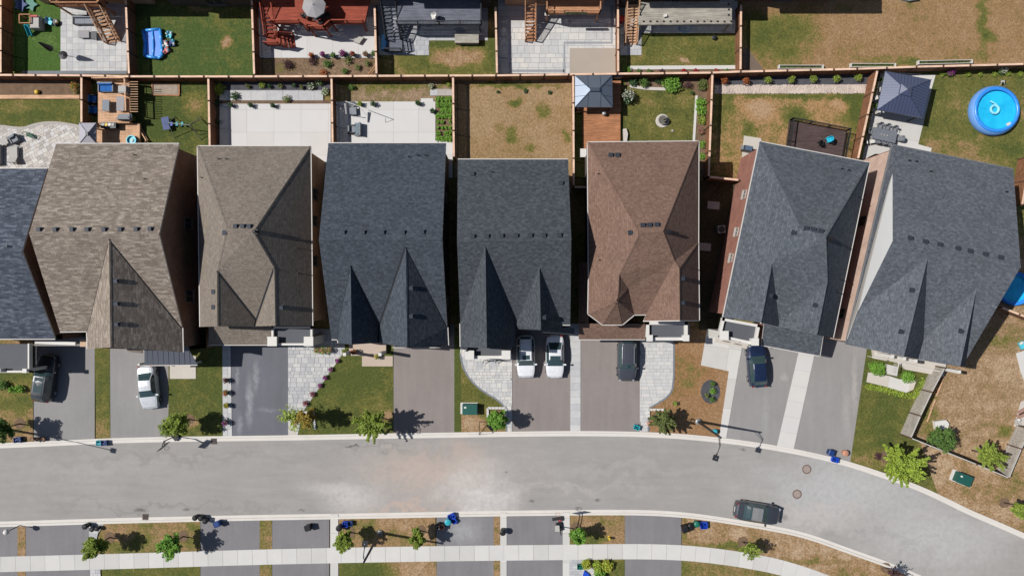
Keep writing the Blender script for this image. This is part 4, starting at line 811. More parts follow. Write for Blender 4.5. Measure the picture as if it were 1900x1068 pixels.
ribbon('border', 'wavy pale stone edging around the fountain lawn', smooth_line(wp([(1168, 160), (1185, 163), (1200, 165), (1235, 166)])), [(-.15, 0), (-.15, .13), (.15, .13), (.15, 0)], STONE[0], 'edging')
ribbon('border', 'straight pale edging beside the pink flowers', wp([(1292, 178), (1287, 262)]), [(-.12, 0), (-.12, .11), (.12, .11), (.12, 0)], CONC, 'edging')
lawn('half green half dry lawn with the dark railed deck', [(1324, 134), (1626, 131), (1590, 305), (1316, 345)], lawn_mat('lawn_half', .6, dryc=C(176, 138, 96), patches=[(1590, 190, 25, 60, .35), (1410, 205, 28, 22, -.35), (1480, 178, 150, 8, .35), (1475, 215, 30, 18, .3), (1390, 240, 16, 20, .3), (1385, 190, 30, 14, -.15), (1560, 195, 20, 14, -.3), (1350, 230, 20, 80, .12)], seed=41, pale=.2))
bed('grey mulch bed with a row of clipped shrubs', [(1326, 138), (1624, 135), (1616, 158), (1326, 160)], MULCHG)
b = MB(); b.prism(wp([(1326, 160), (1608, 157), (1604, 172), (1326, 175)]), 0, .07); band = tag(b.build('gravel_band', M('river_gravel', C(196, 180, 168), .95, .25, 6, .6, fine=9)), 'band of pale river stones in front of the shrub row', 'gravel', None, 'structure'); band['_o'] = tuple(band.location)
rg = random.Random(11); b = MB()
for _ in range(2600):
    x = rg.uniform(1327, 1605); y = rg.uniform(159, 173); p = W(x, y); s_ = rg.uniform(.06, .15); b.lathe((p.x, p.y, .07), [(s_, 0), (s_*.8, s_*.4), (s_*.2, s_*.55)], 5, cap=False)
b.build('river_stones', M('river_stone', C(208, 192, 180), .9, .3, 1.3, .1), band)['kind'] = 'stuff'
lawn('green lawn of the round pool yard at the top right', [(1626, 132), (1980, 118), (1980, 420), (1590, 310)], lawn_mat('lawn_pool', .4, patches=[(1700, 240, 40, 30, .1), (1760, 160, 60, 30, .1), (1800, 290, 80, 40, -.12), (1730, 225, 40, 60, -.05), (1850, 280, 60, 20, .2), (1730, 270, 20, 14, -.3)], seed=42))
pave('patio', 'grey concrete patio under the navy gazebo and the dining set', [(1634, 132), (1735, 140), (1728, 165), (1703, 268), (1728, 275), (1722, 300), (1592, 330)], 3.2, 2.4, .08, [CONC, CONC2], ang=-12, gap=.012, off=0, piece='slab')
surf('patio', 'pale concrete pad beside the red brick wall with the grill', [(1380, 252), (1412, 257), (1410, 310), (1374, 310)], .08, CONC3)
surf('patio', 'white concrete pad cut by the right edge of the picture', [(1884, 655), (1990, 620), (1990, 700), (1905, 720), (1893, 690)], .08, CONC)
surf('patio', 'pale and brick coloured pad at the right edge below the dry side yard', [(1893, 745), (1990, 700), (1990, 795), (1880, 790)], .081, CONC3)
bed('gap of bare soil with painted house shade between the brown roof and red brick wall', [(1298, 335), (1372, 335), (1330, 612), (1298, 612)], lawn_mat('side_gap', .45, green=C(58, 58, 36), olive=C(76, 70, 50), dryc=C(96, 80, 62), patches=[(1325, 380, 14, 10, -.3), (1310, 458, 12, 8, -.3)], seed=44), .052, 'ground', 'side_yard')  # soil colours darkened to carry the deep shade between the houses
for x, y in ((1324, 381), (1308, 458)): surf('stepping_slab', 'pale square slab in the dark side gap, '+('upper' if y < 400 else 'lower')+' of two', [(x-11, y-8), (x+11, y-6), (x+10, y+8), (x-12, y+6)], .09, STONE[1], kind=None, cat='paving slab')
# small white paved surround of trees
def ring_stones(lab, pts, m=STONE, sz=.35):
    P = wp(pts); t = thing('stone_edging', lab, 'edging', (P[0][0], P[0][1], 0)); rr = random.Random(int(pts[0][0]))
    for a, c in zip(P, P[1:]):
        n = max(1, int(math.dist(a, c)/sz)); an = math.atan2(c[1]-a[1], c[0]-a[0])
        for i in range(n):
            u = ((i+.5)/n); x, y = a[0]+(c[0]-a[0])*u, a[1]+(c[1]-a[1])*u; b = MB(); s_ = math.dist(a, c)/n-.03
            b.box((x, y, .1), (s_, .22, .2), an+rr.uniform(-.05, .05)); b.build('edging_stone', rr.choice(m), t)
    return t
ring_stones('white stone border of the small tree square by the curved walkway', [(905, 776), (905, 756), (938, 756), (938, 776)], [PAVW[0]])
ring_stones('white corner stones around the yellow shrub by the street', [(540, 770), (552, 764), (582, 764), (585, 795)], [STONE[2], PAVW[1]])
ring_stones('white stone corner at the tree beside the light paver walkway', [(1203, 775), (1203, 759), (1232, 759)], [STONE[2]])
surf('gravel_pad', 'pale stones around the thin tree beside the dark driveway', [(536, 765), (560, 765), (548, 806), (536, 806)], .085, STONE[0], cat='gravel')
bed('oval bed of grey mulch in the dry orange lawn', [(1318+18*math.cos(a*math.pi/8), 726+22*math.sin(a*math.pi/8)) for a in range(16)], MULCHG, .07)
# ---------------------------------------------------------------- decks, stairs, railings
def deck(lab, pts, h, mat, ang=0, bw=.14, rail=(), railm=None, railh=1.0, name='deck', posts=True, rz=0):
    poly = wp(pts, h); c0 = (sum(p[0] for p in poly)/len(poly), sum(p[1] for p in poly)/len(poly)); t = thing(name, lab, 'deck', (c0[0], c0[1], 0))
    cs = cells(poly, 50, bw, ang, .012, off=0); b = MB()
    for c in cs: b.prism(c, h-.04, h)
    b.build('deck_boards', mat, t)['kind'] = 'stuff'
    b = MB(); n = len(pts)
    for i in range(n): a, c = W(*pts[i], h), W(*pts[(i+1) % n], h); b.beam(a-Vector((0, 0, .13)), c-Vector((0, 0, .13)), .05, .2)
    b.build('frame', mat, t)
    if posts and h > .8:
        for x, y in pts: p = W(x, y, h); q = Vector((p.x, p.y, 0)).lerp(Vector((c0[0], c0[1], 0)), .04); b = MB(); b.box((q.x, q.y, h/2-.1), (.14, .14, h-.2)); b.build('post', mat, t)
    for i in rail: railing(t, W(*pts[i], h), W(*pts[(i+1) % n], h), railh, railm or mat)
    return t
def railing(t, a, c, h=1.0, m=WOOD, w_=.1, bal=.13):
    b = MB(); z = Vector((0, 0, h)); b.beam(a+z, c+z, w_, .05); b.build('top_rail', m, t); b = MB(); z2 = Vector((0, 0, .12)); b.beam(a+z2, c+z2, .04, .07); b.build('bottom_rail', m, t)
    n = max(1, int((c-a).length/bal)); b = MB()
    for i in range(1, n): p = a+(c-a)*i/n; b.box((p.x, p.y, p.z+h/2+.05), (.035, .035, h-.15))
    b.build('balusters', m, t)['kind'] = 'stuff'
    k = max(1, round((c-a).length/1.9))
    for i in range(k+1): p = a+(c-a)*i/k; b = MB(); b.box((p.x, p.y, p.z+h/2), (.1, .1, h+.1)); b.build('rail_post', m, t)
def stairs(lab, top, bot, wpx, ht, n, mat, rail=True, hb=0.0, railm=None):
    """top/bot: centre px at the top (height ht) and bottom (height hb)"""
    A, B_ = W(*top, ht), W(*bot, hb); t = thing('deck_stairs', lab, 'stairs', (B_.x, B_.y, 0)); f = Vector((B_.x-A.x, B_.y-A.y, 0)).normalized(); s_ = Vector((-f.y, f.x, 0)); w_ = wpx/S
    run = (B_-A).xy.length/n; an = math.atan2(s_.y, s_.x)
    for i in range(n):
        u = (i+.5)/n; p = A+(B_-A)*u; b = MB(); b.box((p.x, p.y, p.z), (w_, run*.8, .05), an); b.build('tread', mat, t)
    for k in (-1, 1):
        o = s_*(k*(w_/2+.03)); b = MB(); b.beam(A+o-Vector((0, 0, .1)), B_+o-Vector((0, 0, .05)), .05, .26); b.build('stringer', mat, t)
        if rail: railing(t, A+o*1.04, B_+o*1.04, .95, railm or mat, .09)
    return t
# top row
deck('raised cedar deck at the top left edge', [(105, -30), (193, -30), (193, 12), (105, 12)], 2.3, WOOD, rail=(1, 2, 3))
stairs('cedar stairs slanting down beside the grey slab patio', (178, 10), (213, 80), 22, 2.2, 11, WOODP)
deck('red stained deck with the grey parasol', [(482, -30), (693, -30), (676, 44), (617, 44), (605, 55), (575, 55), (560, 44), (508, 44), (482, -2)], 2.2, WOODR, rail=(5, 4, 3, 2, 6))
stairs('red stained stairs going down from the red deck', (498, 12), (506, 70), 18, 2.1, 8, WOODR, hb=.8)
deck('small red stained stair landing', [(495, 62), (520, 62), (520, 84), (495, 84)], .8, WOODR, rail=(2,), posts=True)
stairs('short red stained steps at the foot of the landing', (522, 76), (548, 78), 20, .8, 4, WOODR)
deck('grey composite deck with the white chair', [(738, -30), (893, -30), (893, 46), (738, 46)], 2.3, COMPG, rail=(1, 2), railm=DARKM, railh=1.0)
stairs('black railed grey stairs beside the grey composite deck', (722, 8), (731, 75), 24, 2.2, 10, COMPG, railm=DARKM, hb=.5)
deck('low grey landing at the foot of the black railed stairs', [(716, 72), (746, 72), (746, 96), (716, 96)], .5, COMPG, rail=(2,), railm=DARKM)
stairs('short grey steps beside the low landing', (749, 84), (768, 84), 22, .5, 3, COMPG, rail=False)
deck('cedar deck with the planter box rail', [(1014, -30), (1112, -30), (1112, 26), (1014, 26)], 2.3, WOOD, rail=(1, 2, 3))
stairs('cedar stairs beside the cedar deck casting a ladder shadow', (984, 8), (984, 78), 17, 2.2, 11, WOODR if False else WOOD)
deck('cedar bridge landing between the stairs and the cedar deck', [(993, -30), (1014, -30), (1014, 8), (993, 8)], 2.3, WOODP, posts=False)
deck('pale weathered wood deck with small black post caps', [(1185, 4), (1358, 3), (1358, 44), (1185, 46)], 2.4, WOODG, bw=.13)
b = MB()
for i in range(14): p = W(1194+i*12.5, 40, 2.45); b.box(tuple(p), (.14, .14, .1))
for i in range(3):
    for x in (1188, 1352): p = W(x, 8+i*10, 2.45); b.box(tuple(p), (.14, .14, .1))
tag(b.build('post_caps', BLACK), 'small black post caps along the edge of the pale weathered deck', 'post caps')['kind'] = 'stuff'
stairs('pale cedar stairs beside the weathered deck', (1173, 8), (1169, 84), 20, 2.3, 14, WOODP)
# lower yards
dk = deck('cedar deck with blue cushioned seats and a low back railing', [(182, 150), (240, 150), (240, 228), (182, 228)], 1.2, WOODP, ang=90, rail=())
railing(dk, W(241, 152, 1.2), W(243, 210, 1.2), 1.0, WOODP, .16, .22); railing(dk, W(182, 150, 1.2), W(240, 150, 1.2), 1.0, WOODP)
b = MB()
for i in range(13): p = W(249, 152+i*4.6, 1.9); b.box(tuple(p), (.75, .06, .04))
b.build('privacy_slats', WOODP, dk)['kind'] = 'stuff'
deck('lower cedar deck beside the grey canopy', [(178, 229), (259, 229), (259, 275), (178, 275)], .6, WOODP, ang=90)
stairs('two shallow cedar steps beside the lower deck', (260, 246), (269, 246), 34, .55, 2, WOODP, rail=False)
deck('orange brown deck below the small grey gazebo', [(1081, 209), (1151, 209), (1151, 275), (1081, 275)], .5, WOODO, bw=.13)
deck('shaded deck floor under the small grey gazebo', [(1070, 150), (1152, 150), (1152, 208), (1070, 208)], .5, WOODO, bw=.13)
deck('dark brown composite deck with a black railing and turquoise chair', [(1466, 223), (1570, 243), (1560, 300), (1456, 300)], .7, WOODD, ang=-11, rail=(0, 1, 3), railm=DARKM)
# ---------------------------------------------------------------- vehicles
TYRE = M('tyre', (.015, .015, .016, 1), .85); RIM = M('rim', (.3, .3, .32, 1), .4, .05, 2, 0, .6)
LAMPW = M('headlamp_lens', (.3, .32, .35, 1), .15, .05, 2, 0); LAMPR = M('tail_lamp_lens', (.2, .02, .02, 1), .2, .05, 2, 0)
def paint(name, col, metal=.2, rough=.28):
    n = N(name); n.b.inputs['Metallic'].default_value = metal; n.b.inputs['Coat Weight'].default_value = .6; n.b.inputs['Coat Roughness'].default_value = .08; n.b.inputs['Specular IOR Level'].default_value = .5
    o = n.obj(); c = n.mix(1.0, col, n.mapr(n.noise(o, 3, 3), .3, .7, .93, 1.07), 'MULTIPLY'); return n.out(c, rough)
CG = N('car_glass'); CG.b.inputs['Specular IOR Level'].default_value = .9; CG = CG.out((.03, .055, .06, 1), .08)
def interp(tab, t):
    for (a, x), (c, y) in zip(tab, tab[1:]):
        if t <= c: u = (t-a)/(c-a) if c > a else 0; u = u*u*(3-2*u)*.5+u*.5; return x+(y-x)*u
    return tab[-1][1]
CARS = {
 'sedan': dict(top=[(-1, .72), (-.97, .9), (-.9, 1.02), (-.66, 1.08), (-.34, 1.42), (-.1, 1.46), (.12, 1.44), (.42, 1.04), (.6, .98), (.88, .84), (.97, .7), (1, .55)], rw=(-.66, -.34), ws=(.12, .42), sg=(-.56, .3), belt=.98),
 'suv': dict(top=[(-1, .8), (-.985, 1.1), (-.94, 1.2), (-.83, 1.6), (-.6, 1.68), (-.1, 1.7), (.14, 1.66), (.40, 1.16), (.6, 1.1), (.88, 1.0), (.97, .8), (1, .6)], rw=(-.94, -.83), ws=(.14, .40), sg=(-.84, .28), belt=1.1),
 'hatch': dict(top=[(-1, .75), (-.98, 1.0), (-.9, 1.1), (-.68, 1.5), (-.4, 1.58), (-.1, 1.6), (.14, 1.56), (.46, 1.12), (.6, 1.06), (.88, .92), (.97, .76), (1, .58)], rw=(-.9, -.68), ws=(.14, .46), sg=(-.76, .34), belt=1.05)}
def car(label, px, py, ang, Ln, Wd, kind, pm, roofglass=None, rails=False, roofm=None, front_glassy=False):
    K = CARS[kind]; p = W(px, py, .75); t = thing('parked_car', label, 'car', (p.x, p.y, .03 if abs(ang) > 40 else 0), local=True, rz=R(ang)); hw = Wd/2; hl = Ln/2
    ts = sorted(set([-1, -.992, -.975, -.94, -.9, -.83, -.76, -.68, -.66, -.56, -.5, -.42, -.34, -.25, -.1, .03, .12, .14, .2, .28, .34, .4, .42, .46, .52, .6, .7, .8, .88, .94, .975, .992, 1]+list(K['rw'])+list(K['ws'])+list(K['sg'])))
    rows = []
    for x in ts:
        w_ = hw*(1-.2*abs(x)**5-.2*abs(x)**16-(.04*max(0, x)**2)); zt = interp(K['top'], x); gh = K['rw'][0] <= x <= K['ws'][1]; zb = min(K['belt'], zt-.04)
        f = max(0, min(1, (zt-zb-.04)/.4)); wt = w_*(.86-.2*f); wb = w_*(.93-.0*f)
        rows.append([(0, zt+.03), (wt*.55, zt+.022), (wt*.9, zt), (wt, zt-.03), (wb, zb), (w_*.985, zb-.1), (w_, .55), (w_*.97, .3), (w_*.85, .2)])
    mb = {}
    def put(cat, vs_): mb.setdefault(cat, MB()).add(vs_, [(0, 1, 2, 3)])
    for i in range(len(ts)-1):
        a, c = ts[i], ts[i+1]; m_ = (a+c)/2
        for j in range(8):
            for sg in (1, -1):
                q = [(a*hl, sg*rows[i][j][0], rows[i][j][1]), (c*hl, sg*rows[i+1][j][0], rows[i+1][j][1]), (c*hl, sg*rows[i+1][j+1][0], rows[i+1][j+1][1]), (a*hl, sg*rows[i][j+1][0], rows[i][j+1][1])]
                if sg > 0: q = q[::-1]
                cat = 'body'
                if j < 3 and K['rw'][0] < m_ < K['rw'][1]: cat = 'rear_window' if j < 2 else 'body'
                elif j < 3 and K['ws'][0] < m_ < K['ws'][1]: cat = 'windshield' if j < 2 or True else 'body'
                elif j == 3 and K['sg'][0] < m_ < K['sg'][1] and not (-.12 < m_ < -.05): cat = 'side_window_left' if sg > 0 else 'side_window_right'
                elif j < 3 and roofm and K['rw'][1] < m_ < K['ws'][0]: cat = 'roof_panel'
                put(cat, q)
    for e in (0, -1):
        r = rows[e]; v = [(ts[e]*hl, y, z) for y, z in r]+[(ts[e]*hl, -y, z) for y, z in r[::-1]]; f = tuple(range(len(v)))
        mb['body'].add(v, [f if e == -1 else f[::-1]])
    mb['body'].add([(-hl*.97, -hw*.8, .22), (hl*.97, -hw*.8, .22), (hl*.97, hw*.8, .22), (-hl*.97, hw*.8, .22)], [(3, 2, 1, 0)])
    for cat, b in mb.items():
        m_ = pm if cat == 'body' else (roofm if cat == 'roof_panel' else CG)
        b.build('side_window' if cat.startswith('side') else cat, m_, t, smooth=cat != 'x', local=True)
    zr = interp(K['top'], 0)
    if roofglass: a, c, wf = roofglass; b = MB(); b.add([(a*hl, -hw*wf, interp(K['top'], a)+.05), (c*hl, -hw*wf, interp(K['top'], c)+.05), (c*hl, hw*wf, interp(K['top'], c)+.05), (a*hl, hw*wf, interp(K['top'], a)+.05)], [(0, 1, 2, 3)]); b.build('sunroof', CG, t, local=True)
    for s_ in (1, -1):
        b = MB(); b.box((hl*.915, s_*hw*.66, .72 if kind == 'sedan' else .82), (.2, .26, .1), -s_*.6); b.build('headlight', LAMPW, t, local=True)
        b = MB(); b.box((-hl*.945, s_*hw*.66, .92 if kind == 'sedan' else 1.0), (.12, .26, .14), s_*.5); b.build('taillight', LAMPR, t, local=True)
        b = MB(); b.box((hl*.36, s_*(hw+.07), 1.02), (.16, .22, .14)); b.build('side_mirror', pm, t, local=True)
        if rails: b = MB(); b.beam((-hl*.7, s_*hw*.6, zr+.07), (hl*.1, s_*hw*.6, zr+.05), .05, .05); b.build('roof_rail', RIM, t, local=True)
        for x in (-.6, .62):
            b = MB(); b.tube((x*hl, s_*hw*.74, .33), (x*hl, s_*hw*.985, .33), .33, None, 16); wh = b.build('wheel', TYRE, t, local=True); b = MB(); b.tube((x*hl, s_*hw*.98, .33), (x*hl, s_*hw*1.0, .33), .21, None, 10); b.build('rim', RIM, wh, local=True)
    b = MB(); b.box((-hl*1.0, 0, .62), (.03, .5, .13)); b.build('number_plate', WHITE, t, local=True)
    b = MB()
    for x in (-.1, .34): 
        for s_ in (1, -1): b.box((x*hl*1.0, s_*hw*.99, .72), (.015, .02, .5))
    b.beam((hl*.41, -hw*.5, 1.1 if kind != 'sedan' else 1.03), (hl*.36, 0, 1.17 if kind != 'sedan' else 1.1), .02, .02); b.beam((hl*.41, 0, 1.1 if kind != 'sedan' else 1.03), (hl*.36, hw*.5, 1.17 if kind != 'sedan' else 1.1), .02, .02)
    b.build('seams_and_wipers', BLACK, t, local=True)['kind'] = 'stuff'
    return t
PWH = paint('white_car_paint', (.62, .63, .65, 1), 0, .25); PSV = paint('silver_white_paint', (.5, .52, .54, 1), .1, .25); PBK = paint('black_car_paint', (.025, .028, .034, 1), .2, .35); PNV = paint('navy_car_paint', (.01, .02, .055, 1), .2); PGR = paint('dark_grey_car_paint', (.06, .064, .078, 1), .3, .35); PG2 = paint('charcoal_car_paint', (.05, .055, .066, 1), .3, .3)
PRF = paint('grey_roof_sky_sheen', (.19, .19, .19, 1), .1, .45)  # lighter grey puts the sky's reflection into the sedan roof colour
car('dark vehicle half in house shade at the far left with a glass roof', 84, 702, 82, 4.7, 1.95, 'suv', PBK, (-.55, .1, .45))
car('silver white sedan standing slightly tilted on the second driveway', 275, 718, -84, 4.4, 1.85, 'sedan', PSV)
car('white wagon at the left of the pair of white cars', 975.5, 661, -89, 4.3, 1.85, 'suv', PWH, (-.1, .1, .4), True)
car('white sedan with a black glass roof at the right of the white pair', 1029.5, 661, -90, 4.35, 1.85, 'sedan', PWH, (-.06, .12, .55))
car('dark grey wagon with roof rails below the brown roof', 1163, 668, -91, 4.2, 1.9, 'suv', PGR, None, True)
car('navy hatchback on the tilted driveway under the balcony', 1404.5, 678, 94, 4.3, 1.85, 'hatch', PNV)
car('charcoal sedan parked on the street along the bending curb', 1406, 951, -9, 4.6, 1.95, 'sedan', PG2, roofm=PRF)
# ---------------------------------------------------------------- trees
LYG = leafmat('leaf_yellow_green', (0.322, 0.403, 0.060, 1), (0.142, 0.202, 0.040, 1)); LGR = leafmat('leaf_green', (0.142, 0.242, 0.051, 1), (0.060, 0.121, 0.030, 1)); LBR = leafmat('leaf_bright_green', (0.242, 0.443, 0.060, 1), (0.101, 0.222, 0.040, 1))
LOL = leafmat('leaf_olive', (0.202, 0.242, 0.070, 1), (0.091, 0.111, 0.040, 1)); LOR = leafmat('leaf_orange', (0.42, 0.28, 0.05, 1), (0.2, 0.19, 0.04, 1)); LDK = leafmat('leaf_dark', (0.062, 0.124, 0.046, 1), (0.031, 0.062, 0.023, 1)); LLM = leafmat('leaf_lime', (0.403, 0.496, 0.062, 1), (0.186, 0.279, 0.046, 1))
LRD = leafmat('leaf_russet', (0.465, 0.139, 0.046, 1), (0.232, 0.093, 0.031, 1)); FPU = leafmat('petal_purple', (.4, .03, .3, 1), (.22, .02, .2, 1)); FPK = leafmat('petal_pink', (.6, .2, .25, 1), (.45, .12, .15, 1)); FWH = leafmat('petal_white', (.7, .7, .6, 1), (.5, .5, .4, 1)); FRD = leafmat('petal_red', (.5, .02, .03, 1), (.35, .02, .02, 1)); FYL = leafmat('petal_yellow', (.6, .45, .05, 1), (.4, .3, .05, 1)); FMA = leafmat('foliage_maroon', (.12, .05, .06, 1), (.05, .03, .03, 1))
BARK = M('tree_bark', C(120, 100, 84), .9, .25, 8, .4)
def tree(label, px, py, rpx, h, mat, seed=1, spiky=False, dens=1.0, mulch=True, lean=0, size=.1, group=None):
    rnd = random.Random(seed); hc = h*.68; c = W(px, py, hc); Rr = rpx/S*(1-hc/H); t = thing('tree', label, 'tree', (c.x, c.y, 0), group)
    b = MB(); pts = [Vector((c.x, c.y, 0)), Vector((c.x+rnd.uniform(-.05, .05), c.y+rnd.uniform(-.05, .05), h*.35)), Vector((c.x, c.y, h*.7)), Vector((c.x, c.y, h*.92))]
    for k, (a, q) in enumerate(zip(pts, pts[1:])): b.tube(a, q, .075*(1-k*.28), .075*(1-(k+1)*.28), 7)
    b.build('trunk', BARK, t, smooth=True)
    lb = MB(); cr = MB(); nb = 38 if spiky else 20
    for i in range(nb):
        an = i*2.399+rnd.uniform(-.3, .3); st = h*rnd.uniform(.35, .75); el = rnd.uniform(.0, .9); ln = Rr*rnd.uniform(.7, 1.2 if spiky else 1.08)
        a = Vector((c.x, c.y, st)); q = a+Vector((math.cos(an)*ln*math.cos(el), math.sin(an)*ln*math.cos(el), math.sin(el)*ln*.8+h*.08)); lb.tube(a, q, .028, .008, 5)
        n_ = 9 if spiky else 4
        for k in range(n_):
            u = (k+1.0)/n_; p = a.lerp(q, u)
            if spiky: cr.leaves(p, Rr*.17*(1.2-u*.85), int(24*dens), size*.95, rnd, .8)
            else: cr.leaves(p, Rr*.27*(1.1-u*.2), int(48*dens), size, rnd, .8)
    for _ in range(int(14*dens)):
        an = rnd.uniform(0, 6.28); rr = Rr*math.sqrt(rnd.random())*.7; cr.leaves((c.x+math.cos(an)*rr, c.y+math.sin(an)*rr, h*rnd.uniform(.6, .98)), Rr*.25, int(34*dens), size, rnd, .8)
    lb.build('limb', BARK, t)['kind'] = 'stuff'; cr.build('crown', mat, t)
    if mulch:
        b = MB(); nn = 14; b.prism([(c.x+math.cos(k*6.283/nn)*.55*rnd.uniform(.85, 1.15), c.y+math.sin(k*6.283/nn)*.55*rnd.uniform(.85, 1.15)) for k in range(nn)], .0, .075); b.build('mulch_ring', SOIL, t)
    return t
tree('small yellow green street tree beside the basketball hoop', 326, 787, 24, 4.2, LYG, 1)
tree('dark green tree cut by the left edge with its shadow on the driveway', -4, 797, 22, 4.6, LGR, 2, dens=1.2)
tree('thin leafed yellow green tree over the pale stones beside the dark driveway', 542, 775, 24, 4.0, LLM, 3, dens=.22, mulch=False)
tree('orange leafed tree in the stone cornered bed', 566, 776, 17, 4.4, LOR, 4, dens=.8, mulch=False)
tree('spiky green locust tree beside the warm grey driveway', 690, 786, 31, 5.0, LYG, 5, spiky=True, dens=1.2)
tree('bright green small tree in the white stone square', 923, 779, 17, 3.9, LBR, 6)
tree('round green tree beside the street lamp and light paver walkway', 1230, 781, 22, 3.8, LOL, 7, spiky=True, dens=1.2)
tree('large feathery yellow green tree at the street corner', 1675, 862, 36, 5.0, LLM, 8, spiky=True, dens=1.5)
tree('dark green tree inside the picket fence corner', 1747, 814, 23, 3.2, LGR, 9, mulch=False)
tree('olive green tree beside the far picket fence corner', 1836, 846, 24, 4.0, LYG, 10, spiky=True, dens=1.1, mulch=False)
tree('small green tree at the right edge above the curb', 1893, 945, 15, 3.4, LYG, 11)
tree('green boulevard tree beside the bottom left driveway stub', 175, 1014, 20, 4.0, LYG, 12, dens=1.1)
tree('green boulevard tree left of the navy bin', 315, 1013, 20, 4.2, LBR, 13, dens=1.0)
tree('green boulevard tree left of the leaning street lamp', 638, 1004, 17, 4.0, LYG, 14)
tree('green boulevard tree right of the leaning street lamp', 774, 999, 15, 3.6, LYG, 15)
tree('small green boulevard tree on the hydrant grass', 1073, 992, 14, 3.4, LBR, 16, dens=.8)
tree('sparse thin tree on the curved verge beside the grey sedan', 1393, 1021, 16, 3.6, LYG, 17, dens=.28)
tree('thin bare tree at the bottom edge of the curved verge', 1664, 1068, 16, 3.2, FMA, 18, dens=.12)
# ---------------------------------------------------------------- shrubs and pots
ORD = ['first', 'second', 'third', 'fourth', 'fifth', 'sixth', 'seventh', 'eighth', 'ninth', 'tenth', 'eleventh', 'twelfth']
def plant(label, px, py, rpx, h, mat, flower=None, pot=None, name='shrub', cat='shrub', cnt=150, seed=None, size=.07, group=None, z=.05, fl=.4):
    rnd = random.Random(seed if seed is not None else int(px*7+py)); c = W(px, py, h*.5); r = rpx/S; ph = 0
    t = thing(name, label, cat, (c.x, c.y, z), group)
    if pot: ph = .32; b = MB(); pr = min(r*.7, .3); b.lathe((c.x, c.y, z), [(pr*.7, 0), (pr, ph), (pr*1.06, ph), (pr*.9, ph-.04), (0, ph-.05)], 14); b.build('pot', pot, t, smooth=False)
    n_ = max(1, int(cnt*r*r*5)); b = MB(); k = 5
    for i in range(k): a = i*6.283/k+rnd.random(); b.leaves((c.x+math.cos(a)*r*.45, c.y+math.sin(a)*r*.45, z+ph+h*.45), r*.6, n_//k+8, size, rnd, min(1.2, h*.5/(r*.6)))
    b.leaves((c.x, c.y, z+ph+h*.6), r*.6, n_//k+8, size, rnd, min(1.3, h*.5/(r*.6))); b.build('foliage', mat, t)
    if flower: b = MB(); b.leaves((c.x, c.y, z+ph+h*.7), r*.85, int(n_*fl)+10, size*.85, rnd, h*.5/r, up=1.5); b.build('blossom', flower, t)
    return t
for i, (x, y) in enumerate([(626, 669), (614, 685), (604, 700), (594, 715)]): plant(f'{ORD[i]} purple flower clump from the top along the diagonal walkway edge', x, y, 5, .45, LGR, FPU, name='flower_clump', cat='flowers', fl=1.1)
for i, (x, y) in enumerate([(580, 731), (567, 748)]): plant(('upper' if i == 0 else 'lower')+' maroon flower clump at the end of the diagonal walkway edge', x, y, 5.5, .5, FMA, FPK, name='flower_clump', cat='flowers', fl=.5)
for i, (x, y) in enumerate([(589, 649), (600, 650), (611, 649)]): plant(['left', 'middle', 'right'][i]+' terracotta pot with pink and yellow flowers at the walkway top', x, y, 7, .5, LBR, FPK, ORANGE, 'flower_pot', 'flower pot')
for i, (x, y, f, n_) in enumerate([(421, 705, None, 'black'), (421, 728, FRD, 'red'), (422, 751, FYL, 'yellow'), (420, 783, FPU, 'purple')]): plant(f'pot with {n_} {"plants" if f is None else "flowers"} on the white paver strip beside the dark driveway', x, y, 6, .45, FMA if f is None else LGR, f, BLACK, 'flower_pot', 'flower pot', fl=.8)
plant('potted orange and yellow flowers left of the charcoal house porch step', 641, 652, 6, .5, LGR, FYL, ORANGE, 'flower_pot', 'flower pot'); plant('dark leaved potted plant on the beige porch slab', 660, 651, 6, .6, LDK, FRD, ORANGE, 'flower_pot', 'flower pot', fl=.1, z=.6); plant('potted orange flowers in front of the beige porch slab', 700, 661, 5, .5, LGR, FYL, ORANGE, 'flower_pot', 'flower pot')
rowp = [(579, 104, LRD, None, 'russet'), (600, 103, FMA, FPU, 'mauve'), (619, 104, LGR, None, 'green'), (637, 101, FMA, FPU, 'large violet'), (656, 102, LDK, FRD, 'red flowered'), (679, 102, LGR, FPK, 'pink flowered'), (694, 101, LGR, None, 'small green')]
for x, y, m_, f, n_ in rowp: plant(f'{n_} plant standing on the edge of the white patio below the red deck', x, y, 7 if 'large' in n_ else 5.5, .5, m_, f, BLACK, 'potted_plant', 'plant', fl=.6)
for i, (x, y, r, m_, n_) in enumerate([(535, 120, 11, FMA, 'wide dark low bush'), (580, 114, 8, FMA, 'brown leaved bush with a pale stake'), (608, 118, 9, LGR, 'round green bush with orange tips'), (600, 136, 9, LRD, 'low red plant against the fence'), (645, 112, 9, LOL, 'olive bush'), (640, 132, 7, LGR, 'small green bush'), (665, 126, 6, LOL, 'small herb bush'), (682, 118, 6, LOL, 'tall thin herb bush')]): plant(n_+' in the strip below the red deck patio', x, y, r, .5, m_, None, z=.05)
b = MB(); b.beam(W(683, 138, .1), W(698, 118, .9), .06, .04); b.beam(W(687, 139, .1), W(697, 126, .9), .05, .04); tag(b.build('timber_offcut', WOOD), 'pieces of timber leaning at the fence end of the red deck strip', 'timber')
